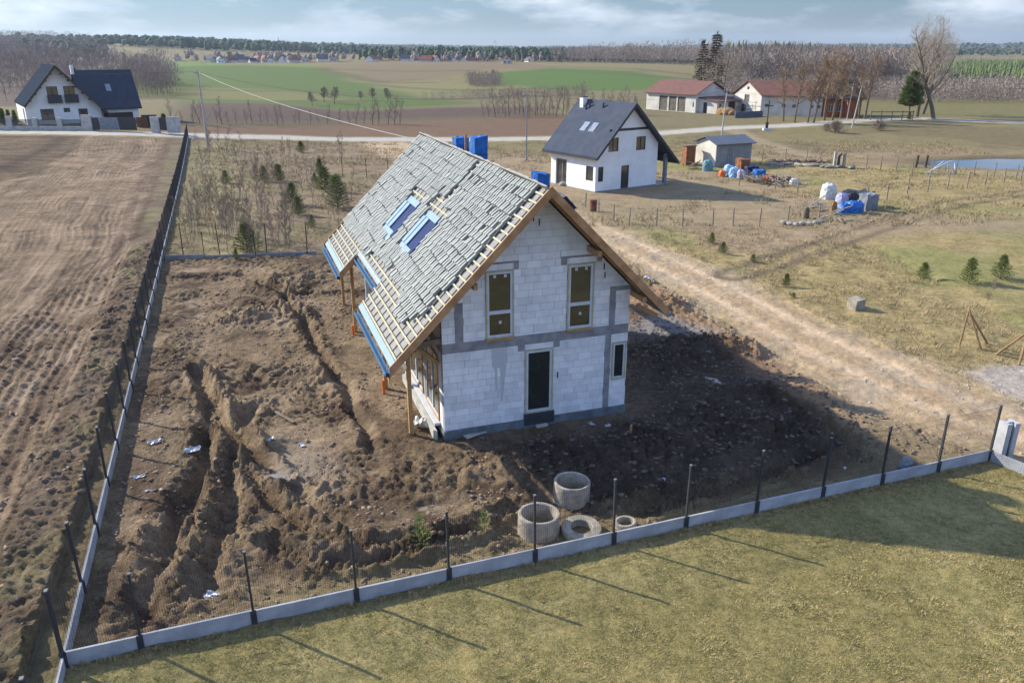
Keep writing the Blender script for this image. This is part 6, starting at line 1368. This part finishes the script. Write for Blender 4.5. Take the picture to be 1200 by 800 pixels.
# ------------------------------------------------------------------ far woods: masses of small trees
def tri_arrays(mb):
    V = np.array(mb.v, float); F = []
    for f in mb.f:
        for k in range(1, len(f) - 1): F.append((f[0], f[k], f[k + 1]))
    return V, np.array(F)
def scatter(name, protos, P, s, label, matl, smooth=False, sz=None, kind='stuff', cat='trees', parent=None):
    """one mesh of many small plants; P (n,3), s (n,) sizes"""
    Vs, Fs, base = [], [], 0; which = rng.integers(0, len(protos), len(P)); sz = s if sz is None else sz
    for k, (V, F) in enumerate(protos):
        m = which == k
        if not m.any(): continue
        a = rng.uniform(0, 6.283, m.sum()); c, sn = np.cos(a)[:, None], np.sin(a)[:, None]; x, y, z = V[:, 0][None], V[:, 1][None], V[:, 2][None]; S_ = s[m][:, None]
        W_ = np.stack([(x * c - y * sn) * S_ + P[m][:, 0:1], (x * sn + y * c) * S_ + P[m][:, 1:2], z * sz[m][:, None] + P[m][:, 2:3]], -1)
        n, nv = m.sum(), len(V); Fs.append((F[None] + (np.arange(n) * nv)[:, None, None] + base).reshape(-1, 3)); Vs.append(W_.reshape(-1, 3)); base += n * nv
    me = np_mesh(name, np.concatenate(Vs), np.concatenate(Fs), matl, smooth); o = link(name, me); tag(o, label, cat, None, kind); return o
def proto_conifer(seed):
    r = random.Random(seed); q = MB()
    for z0, z1, R in ((.12, .62, .17), (.38, .85, .125), (.62, 1.0, .075)):
        n = 7; b = [(R * r.uniform(.6, 1.25) * math.cos(6.283 * k / n), R * r.uniform(.6, 1.25) * math.sin(6.283 * k / n), z0 + r.uniform(-.05, .05)) for k in range(n)]; q.add(b + [(r.uniform(-.02, .02), r.uniform(-.02, .02), z1)], [(k, (k + 1) % n, n) for k in range(n)])
    return tri_arrays(q)
def proto_bare(seed, n=72, w_=.30, up=.25, sl=1.25):
    """crown of loose slivers on a stem"""
    r = random.Random(seed); q = MB(); q.add([(-.006, 0, 0), (.006, 0, 0), (0, 0, .8), (0, -.006, 0), (0, .006, 0)], [(0, 1, 2), (3, 4, 2)])
    for _ in range(n):
        t = r.uniform(up, .98); R = w_ * math.sin(min(1, (t - up * .6) / (1.05 - up * .6)) * 3.0) ** .6 if t > up * .6 else .05; a = r.uniform(0, 6.28); rad = R * math.sqrt(r.random()); p = Vector((rad * math.cos(a), rad * math.sin(a), t)); d = Vector((math.cos(a) * .45, math.sin(a) * .45, 1.0)) + Vector((r.uniform(-.4, .4), r.uniform(-.4, .4), r.uniform(-.3, .3))); d = d.normalized() * r.uniform(.06, .14); s = d.cross(Vector((r.uniform(-1, 1), r.uniform(-1, 1), r.uniform(-1, 1)))).normalized() * r.uniform(.004, .009) * sl; q.add([p - s, p + s, p + d], [(0, 1, 2)])
    return tri_arrays(q)
def proto_pine(seed):
    r = random.Random(seed); q = MB()
    for k in range(r.choice((2, 3, 3))):
        bm = bmesh.new(); bmesh.ops.create_icosphere(bm, subdivisions=1, radius=1); c = Vector((r.uniform(-.1, .1), r.uniform(-.1, .1), .45 + .2 * k)); R = .24 - .05 * k
        vs = [c + Vector((v.co.x * R, v.co.y * R, v.co.z * R * 1.15)) * (1 + r.uniform(-.3, .3)) for v in bm.verts]; bm.verts.index_update(); q.add(vs, [tuple(v.index for v in f.verts) for f in bm.faces]); bm.free()
    q.add([(-.015, 0, -.05), (.015, 0, -.05), (0, 0, .6)], [(0, 1, 2)]); return tri_arrays(q)
PP = [proto_pine(60 + i) for i in range(6)]; 
PC = [proto_conifer(i) for i in range(5)]; PB = [proto_bare(20 + i) for i in range(5)]; PS = [proto_bare(40 + i, 60, .55, .06, 2.6) for i in range(4)]
def wood_mat(name, c, c2, sc): return mat(name, c, c2, sc, .95, lo=.4, hi=.6, detail=4)
M['wood_conifer'] = wood_mat('distant_conifers', (.045, .068, .04), (.075, .10, .05), .03)
M['wood_bare'] = wood_mat('distant_bare_wood', (.34, .265, .215), (.23, .18, .15), .035)
M['wood_pale'] = wood_mat('distant_birches', (.30, .245, .20), (.21, .17, .145), .04)
M['wood_young'] = wood_mat('young_pine_plantation', (.13, .165, .06), (.09, .125, .05), .02)
def px_region(n, poly_px, jitter=0.0, seed=0):
    poly = pl(*poly_px); xs = [p[0] for p in poly]; ys = [p[1] for p in poly]; g = np.random.default_rng(seed); out = np.zeros((0, 2))
    while len(out) < n:
        c = np.stack([g.uniform(min(xs), max(xs), n * 4), g.uniform(min(ys), max(ys), n * 4)], -1); out = np.concatenate([out, c[inpoly(c[:, 0], c[:, 1], poly)]])
        if len(out) == 0: break
    return out[:n]
def grounded(xy): return np.concatenate([xy, hm(xy[:, 0], xy[:, 1])[:, None]], 1)
VIL = [(96, 71), (104, 70.5), (160, 68.5), (208, 70.5), (246, 71.5), (252, 72.5), (258, 72.8), (266, 73), (274, 73), (281, 72.5), (288, 72.3), (296, 72.6), (302, 72.2), (310, 72.5), (318, 72.8), (326, 72.3), (334, 72.6), (342, 72.4), (350, 72.2), (358, 72.4), (378, 72), (392, 72), (434, 71.5), (440, 71.2), (474, 71.4), (484, 72.6), (492, 73), (500, 72.8), (508, 72.9), (526, 72.6), (531, 73), (545, 73), (552, 72.8), (594, 74), (620, 73)]
VXY = [at(x, y + .4) for x, y in VIL]
def clear(xy):
    k = np.ones(len(xy), bool)
    for v in VXY: k &= ~((np.abs(xy[:, 0] - v.x) < 13) & (xy[:, 1] < v.y + 8) & (xy[:, 1] > v.y - 150))
    return k
def wood(name, label, matl, protos, n, poly, h0, h1, seed, thin=None):
    xy = px_region(n, poly, 0, seed); xy = xy[clear(xy)]
    if thin: xy = xy[fbm(xy[:, 0], xy[:, 1], thin[0], 3, seed) > thin[1]]
    P = grounded(xy); s = np.random.default_rng(seed + 1).uniform(h0, h1, len(P)); return scatter(name, protos, P, s, label, M[matl])
wood('bare_wood', 'brown leafless wood behind the far left house', 'wood_bare', PB, 900, [(-260, 120), (-40, 122), (60, 122), (150, 112), (205, 100), (190, 92), (120, 84), (-300, 80)], 7, 12, 1)
wood('bare_wood', 'leafless wood edge reaching into the green fields on the left', 'wood_bare', PB, 260, [(150, 116), (212, 110), (205, 100), (175, 88), (150, 90)], 5, 9, 2)
wood('bare_wood', 'distant brown wood on the slope above the far left house', 'wood_bare', PB, 1800, [(-500, 82), (60, 82), (120, 76), (100, 68), (0, 66), (-600, 66)], 10, 15, 3)
wood('birch_thicket', 'purplish brown thicket of shrubs right of the road trees', 'wood_pale', PS, 1900, [(840, 122), (960, 119), (1060, 120), (1120, 121), (1200, 121), (1500, 122), (1500, 106), (1060, 104), (840, 103)], 2.6, 5, 4)
wood('birch_wood', 'pale leafless birch wood beyond the farm', 'wood_pale', PB, 1700, [(845, 100), (1000, 99), (1080, 98), (1070, 88), (960, 84), (850, 84)], 8, 12, 5)
wood('conifer_wood', 'conifers mixed into the pale birch wood beyond the farm', 'wood_conifer', PC, 420, [(845, 98), (1000, 97), (1080, 96), (1070, 82), (960, 78), (850, 78)], 8, 14, 15, (1 / 60., .48))
wood('pine_plantation', 'young green pine plantation on the right slope', 'wood_young', PC, 2600, [(1060, 96), (1120, 96), (1500, 98), (1500, 78), (1150, 76), (1060, 80)], 3, 5.5, 6)
wood('conifer_wood', 'dark conifer belt beyond the green fields', 'wood_conifer', PP + PC[:2], 1500, [(420, 73), (520, 72.5), (650, 73), (760, 74.5), (900, 76), (1040, 76), (1040, 71), (700, 69.5), (420, 70)], 7, 13, 7)
wood('bare_wood', 'mixed leafless wood beside the conifer belt', 'wood_bare', PB, 1600, [(640, 74), (760, 76), (900, 82), (1040, 80), (1040, 73), (800, 72), (640, 71.5)], 9, 14, 8)
wood('bare_shrubs', 'strip of brown reeds and shrubs in the dip of the green fields', 'wood_bare', PS, 260, [(495, 118), (600, 116), (690, 112), (690, 108), (560, 112), (495, 115)], 1.2, 2.5, 9)
wood('bare_shrubs', 'low brown scrub island in the middle of the fields', 'wood_bare', PS, 140, [(548, 102), (585, 102), (585, 96), (550, 98)], 2, 4.5, 10)
def far_band(name, label, matl, protos, n, x0, x1, y0, y1, h0, h1, seed, thr=.45, sc=1 / 300.):
    g = np.random.default_rng(seed); y = np.sqrt(g.uniform(y0 ** 2, y1 ** 2, n)); x = g.uniform(x0, x1, n) * y; k = (fbm(x, y, sc, 3, seed) > thr) & clear(np.stack([x, y], -1)) & ~((x / y > -.48) & (x / y < -.1) & (y < 830 + 420 * fbm(x, y, 1 / 120., 3, 77))); P = grounded(np.stack([x[k], y[k]], -1)); s = g.uniform(h0, h1, len(P)); wide = s * (1 + y[k] / 1500.); scatter(name, protos, P, wide, label, M[matl], sz=s)
far_band('far_forest', 'dark forest on the left hill along the horizon', 'wood_conifer', PP + PP + PC[:2], 4000, -.95, -.16, 640, 1500, 8, 14, 21, .36)
far_band('far_forest', 'brown leafless forest on the left hill', 'wood_bare', PB, 2200, -.95, -.2, 560, 1000, 10, 15, 22, .46)
far_band('far_forest', 'far dark forest stretching across the middle of the horizon', 'wood_conifer', PP + PP + PC[:2], 4300, -.45, .95, 1000, 2700, 7, 13, 23, .45)
vt = np.concatenate([np.array([[v.x, v.y]]) + np.random.default_rng(i).normal(0, 16, (7, 2)) + np.array([[0, 16]]) for i, v in enumerate(VXY)]); scatter('village_trees', PB + PP, grounded(vt), np.random.default_rng(5).uniform(4, 9, len(vt)), 'garden trees scattered between the distant houses', M['wood_bare'])
far_band('far_forest', 'far leafless woods across the plain', 'wood_bare', PB, 2600, -.3, .95, 800, 1800, 9, 14, 24, .5)
far_band('far_forest', 'farthest blue forest ridge on the horizon', 'wood_conifer', PP, 2600, -.95, .95, 2700, 6300, 12, 19, 25, .34, 1 / 900.)

# ------------------------------------------------------------------ village, wind turbines, masts
M['red_tile'] = mat('far_red_roof', (.30, .10, .06), (.2, .07, .045), 1, .8); M['grey_tile'] = mat('far_grey_roof', (.10, .105, .12), (.07, .075, .09), 1, .7); M['cream'] = mat('far_cream_wall', (.62, .58, .50), (.5, .47, .40), 1, .9)
VM = {}
def village_house(px, s, rz, wall_m, roof_m, label, i):
    k = ('w', wall_m)
    if k not in VM:
        q = MB(); wall_panel(q, [(-4, -1.5), (4, -1.5), (4, 3), (0, 6.2), (-4, 3)], [], -5, 5, frF); VM[k] = q.mesh('wall', M[wall_m])
        q = MB()
        for a in (-2.4, 1.2): q.box(a, a + 1.2, -5.06, -5.005, .8, 2.2)
        q.box(-.6, .6, -5.06, -5.005, 3.6, 4.8); VM['win'] = q.mesh('window', M['far_glass'])
    k2 = ('r', roof_m)
    if k2 not in VM:
        q = MB()
        for sg in (-1, 1): q.add([(sg * 4.7, -5.6, 2.6), (0, -5.6, 6.6), (0, 5.6, 6.6), (sg * 4.7, 5.6, 2.6), (sg * 4.7, -5.6, 2.35), (0, -5.6, 6.35), (0, 5.6, 6.35), (sg * 4.7, 5.6, 2.35)], [(0, 1, 2, 3), (7, 6, 5, 4), (0, 4, 5, 1), (1, 5, 6, 2), (2, 6, 7, 3), (3, 7, 4, 0)])
        q.box(.8, 1.6, -1, 0, 5, 7.4); VM[k2] = q.mesh('roof', M[roof_m])
    o = empty('village_house', at(*px), rz); o.scale = (s, s, s); tag(o, label, 'house', 'houses of the distant village'); link('wall', VM[('w', wall_m)], o); link('roof', VM[k2], o); link('window', VM['win'], o)
rr = random.Random(31); vl = VIL
wm, rm = ['render', 'cream', 'render', 'lime_wall'], ['grey_tile', 'red_tile', 'grey_tile', 'slate_blue', 'red_tile']
for i, (x, y) in enumerate(vl):
    village_house((x, y + .4 + rr.uniform(-.5, .6)), rr.uniform(.55, .9), rr.uniform(0, 3.1), wm[i % 4], rm[(i * 3) % 5], 'distant %s house with %s roof, number %d from the left' % (('white', 'cream', 'white', 'pale')[i % 4], ('dark grey', 'red', 'dark grey', 'blue black', 'red')[(i * 3) % 5], i + 1), i)
def turbine(px, top, dist, label, rot):
    dx = (px - 600) / CAM_F; p = Vector((dx * dist * CP * 1.0, dist, float(hm(dx * dist, dist)))); h = hpx(p, top + 3); o = empty('wind_turbine', p, .3 * rot); tag(o, label, 'wind turbine'); q = MB(); q.tube((0, 0, -2), (0, 0, h), 2.6, 1.6, 10); q.build('tower', M['white_frame'], o); q = MB(); q.box(-2, 2, -5, 4, h - 2, h + 2.2); q.build('nacelle', M['white_frame'], o)
    for k in range(3):
        a = rot + k * 2.094; q = MB(); d = Vector((math.sin(a), 0, math.cos(a))); c = Vector((0, -6, h)); n_ = Vector((math.cos(a), 0, -math.sin(a))); L_ = h * .46; q.add([c - n_ * 1.2, c + n_ * 1.2, c + d * L_ * .3 + n_ * 1.9, c + d * L_, c + d * L_ * .3 - n_ * 1.2] + [v + Vector((0, .8, 0)) for v in (c - n_ * 1.2, c + n_ * 1.2, c + d * L_ * .3 + n_ * 1.9, c + d * L_, c + d * L_ * .3 - n_ * 1.2)], [(0, 1, 2, 3, 4), (9, 8, 7, 6, 5)] + [(i, 5 + i, 5 + (i + 1) % 5, (i + 1) % 5) for i in range(5)]); q.build('blade', M['white_frame'], o)
turbine(580, 46, 4200, 'white wind turbine above the middle of the horizon', .1); turbine(746, 50, 4600, 'white wind turbine left of the brown spruces on the horizon', .35); turbine(872, 47, 4400, 'white wind turbine right of the brown spruces on the horizon', .75); turbine(1018, 46, 5200, 'faint wind turbine left of the giant road trees', .5)
p = Vector(((344 - 600) / CAM_F * 1500, 1500, float(hm(-413, 1500)))); q = MB(); q.tube((0, 0, -2), (0, 0, hpx(p, 44)), 1.0, .5, 6); o = q.build('radio_mast', M['grey_metal']); o.location = p; tag(o, 'thin radio mast on the wooded skyline left of the middle', 'mast')

# ------------------------------------------------------------------ grass and clods
def blades(seed, n, h, w_, spread):
    r = random.Random(seed); q = MB()
    for _ in range(n):
        a = r.uniform(0, 6.28); p = Vector((r.uniform(-spread, spread), r.uniform(-spread, spread), -.01)); d = Vector((math.cos(a) * .7, math.sin(a) * .7, r.uniform(.5, 1.2))).normalized() * h * r.uniform(.6, 1.2); s = Vector((-math.sin(a), math.cos(a), 0)) * w_; q.add([p - s, p + s, p + d], [(0, 1, 2)])
    return tri_arrays(q)
def nz_at(x, y):
    iy = np.clip(np.searchsorted(nys, y) - 1, 0, len(nys) - 1); ix = np.clip(np.searchsorted(nxs, x) - 1, 0, len(nxs) - 1); return NZ[iy, ix], NZID[iy, ix]
def on_near(n, x0, x1, y0, y1, zones_, seed, dens=None):
    g = np.random.default_rng(seed); x = g.uniform(x0, x1, n); y = g.uniform(y0, y1, n); z, zi = nz_at(x, y); k = np.isin(zi, zones_) & (np.abs(x) < .70 * y + 3)
    if dens is not None: k &= dens(x, y)
    return np.stack([x[k], y[k], z[k]], -1)
M['lawn_blade'] = mat('lawn_grass', (.48, .37, .175), (.22, .195, .065), 5.5, .9, lo=.42, hi=.58, detail=8)
M['dry_blade'] = mat('dry_grass', (.42, .32, .18), (.24, .19, .10), .9, .95, lo=.40, hi=.6, detail=8)
P = on_near(140000, -10, 24, 8.5, 23.5, [0], 3); scatter('lawn_grass', [blades(700 + i, 5, .058, .007, .055) for i in range(5)], P, rng.uniform(.5, 1.25, len(P)) * (.45 + 1.1 * fbm(P[:, 0], P[:, 1], 1.1, 3, 84)), 'short yellowish green lawn grass in front of the fence', M['lawn_blade'], cat='grass')
fy = lambda x, y: ((x - F0[0]) * -(F1[1] - F0[1]) + (y - F0[1]) * (F1[0] - F0[0])) / 26.35
P = on_near(60000, -10, 16, 12, 23.5, [0], 33, lambda x, y: (fy(x, y) > -.22) & (fy(x, y) < -.03) & (fbm(x, y, 1.5, 2, 86) > .4)); scatter('lawn_grass', [blades(780 + i, 6, .13, .006, .05) for i in range(4)], P, rng.uniform(.5, 1.3, len(P)), 'longer grass fringe along the foot of the front plinth', M['lawn_blade'], cat='grass')
P = on_near(26000, -26, 24, 24, 58, [4, 5], 4, lambda x, y: fbm(x, y, .5, 3, 81) > .42); scatter('dry_grass', [blades(720 + i, 5, .20, .012, .16) for i in range(5)], P, rng.uniform(.5, 1.5, len(P)), 'tussocks of dry straw coloured grass around the track and rough ground', M['dry_blade'], cat='grass')
g = np.random.default_rng(8); x = g.uniform(-48, 60, 30000); y = g.uniform(58, 115, 30000); k = (seg_dist(x, y, ROAD) > 4) & (x > F0[0] + LDIR[0] / LDIR[1] * (y - F0[1]) + 1) & (np.hypot(x - 10, y - 76) > 9) & (np.hypot((x - POND_C[0]) / POND_R[0], (y - POND_C[1]) / POND_R[1]) > 1.3) & (fbm(x, y, .25, 3, 82) > .45)
P = grounded(np.stack([x[k], y[k]], -1)); scatter('dry_grass', [blades(740 + i, 5, .30, .022, .25) for i in range(5)], P, rng.uniform(.5, 1.5, len(P)), 'dry grass tussocks of the farther meadow', M['dry_blade'], cat='grass')
P = on_near(9000, -16, 16, 14, 45, [1], 6, lambda x, y: (((x - F0[0]) * -(F1[1] - F0[1]) + (y - F0[1]) * (F1[0] - F0[0])) / 26.35 < 1.5 + fbm(x, y, .7, 3, 29)) & (fbm(x, y, .6, 2, 83) > .5)); scatter('dry_grass', [blades(760 + i, 6, .14, .006, .1) for i in range(4)], P, rng.uniform(.5, 1.5, len(P)), 'thin dry grass along the inside of the front fence', M['dry_blade'], cat='grass')
def clod(seed):
    r = random.Random(seed); bm = bmesh.new(); bmesh.ops.create_icosphere(bm, subdivisions=1, radius=1); V = np.array([(v.co * (1 + r.uniform(-.42, .38)))[:] for v in bm.verts]) * np.array([1.1, .8, .65]); bm.verts.index_update(); F = np.array([[v.index for v in f.verts] for f in bm.faces]); bm.free(); return V, F
CL = [clod(i) for i in range(5)]
M['soil'] = mat('soil_clods', (.29, .21, .15), (.16, .115, .08), 1.3, .95, .5, 30, lo=.38, hi=.62)
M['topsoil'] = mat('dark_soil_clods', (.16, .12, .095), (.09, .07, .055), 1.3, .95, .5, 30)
in_top = lambda x, y: inpoly(x, y, TOPSOIL_SHADE)
away = lambda x, y: ~(((x - HA[0]) * HU[0] + (y - HA[1]) * HU[1] > -.2) & ((x - HA[0]) * HU[0] + (y - HA[1]) * HU[1] < HW + .2) & ((x - HA[0]) * HV[0] + (y - HA[1]) * HV[1] > -.2) & ((x - HA[0]) * HV[0] + (y - HA[1]) * HV[1] < 17))
P = on_near(22000, -16, 17, 14, 46, [1], 12, lambda x, y: ~in_top(x, y) & away(x, y) & (fbm(x, y, .45, 3, 71) + .25 * (fbm(x, y, 1.7, 2, 72) - .5) > .47)); scatter('soil_clods', CL, P, .016 + .085 * rng.random(len(P)) ** 2.8, 'loose brown clods strewn over the churned plot', M['soil'], cat='soil')
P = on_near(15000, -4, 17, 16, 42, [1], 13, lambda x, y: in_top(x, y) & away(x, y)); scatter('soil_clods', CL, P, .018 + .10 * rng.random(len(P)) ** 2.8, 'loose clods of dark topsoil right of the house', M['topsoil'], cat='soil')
P = on_near(16000, -16, 17, 14, 40, [1], 16, lambda x, y: ~in_top(x, y) & away(x, y)); scatter('soil_clods', CL, P, .010 + .03 * rng.random(len(P)) ** 2, 'fine crumbs of soil over the churned plot', M['soil'], cat='soil')
P = on_near(6000, -24, -5, 9, 58, [2], 14, lambda x, y: fbm(x, y, .6, 3, 73) > .46); scatter('soil_clods', CL, P, .03 + .10 * rng.random(len(P)) ** 3, 'clods along the edge of the ploughed field', M['soil'], cat='soil')
M['gravel'] = mat('gravel', (.46, .42, .36), (.30, .27, .23), 4, .9)
P = on_near(3500, 4, 24, 22, 56, [3], 15, lambda x, y: fbm(x, y, .8, 3, 74) > .52); scatter('gravel', CL, P, .02 + .05 * rng.random(len(P)) ** 3, 'gravel stones scattered on the dirt track', M['gravel'], cat='gravel')
# ------------------------------------------------------------------ air
hm_ = bpy.data.materials.new('haze_air'); hm_.use_nodes = True; t = hm_.node_tree
for n_ in list(t.nodes):
    if n_.type != 'OUTPUT_MATERIAL': t.nodes.remove(n_)
pv_ = t.nodes.new('ShaderNodeVolumePrincipled'); pv_.inputs['Color'].default_value = (.66, .81, 1.0, 1); pv_.inputs['Density'].default_value = HAZE; pv_.inputs['Anisotropy'].default_value = .3
t.links.new(pv_.outputs[0], [n_ for n_ in t.nodes if n_.type == 'OUTPUT_MATERIAL'][0].inputs['Volume'])
q = MB(); q.box(-6900, 6900, -400, 7600, -12, 130); o = q.build('haze', hm_); tag(o, kind='stuff', label='pale blue haze over the far fields and woods', cat='haze')
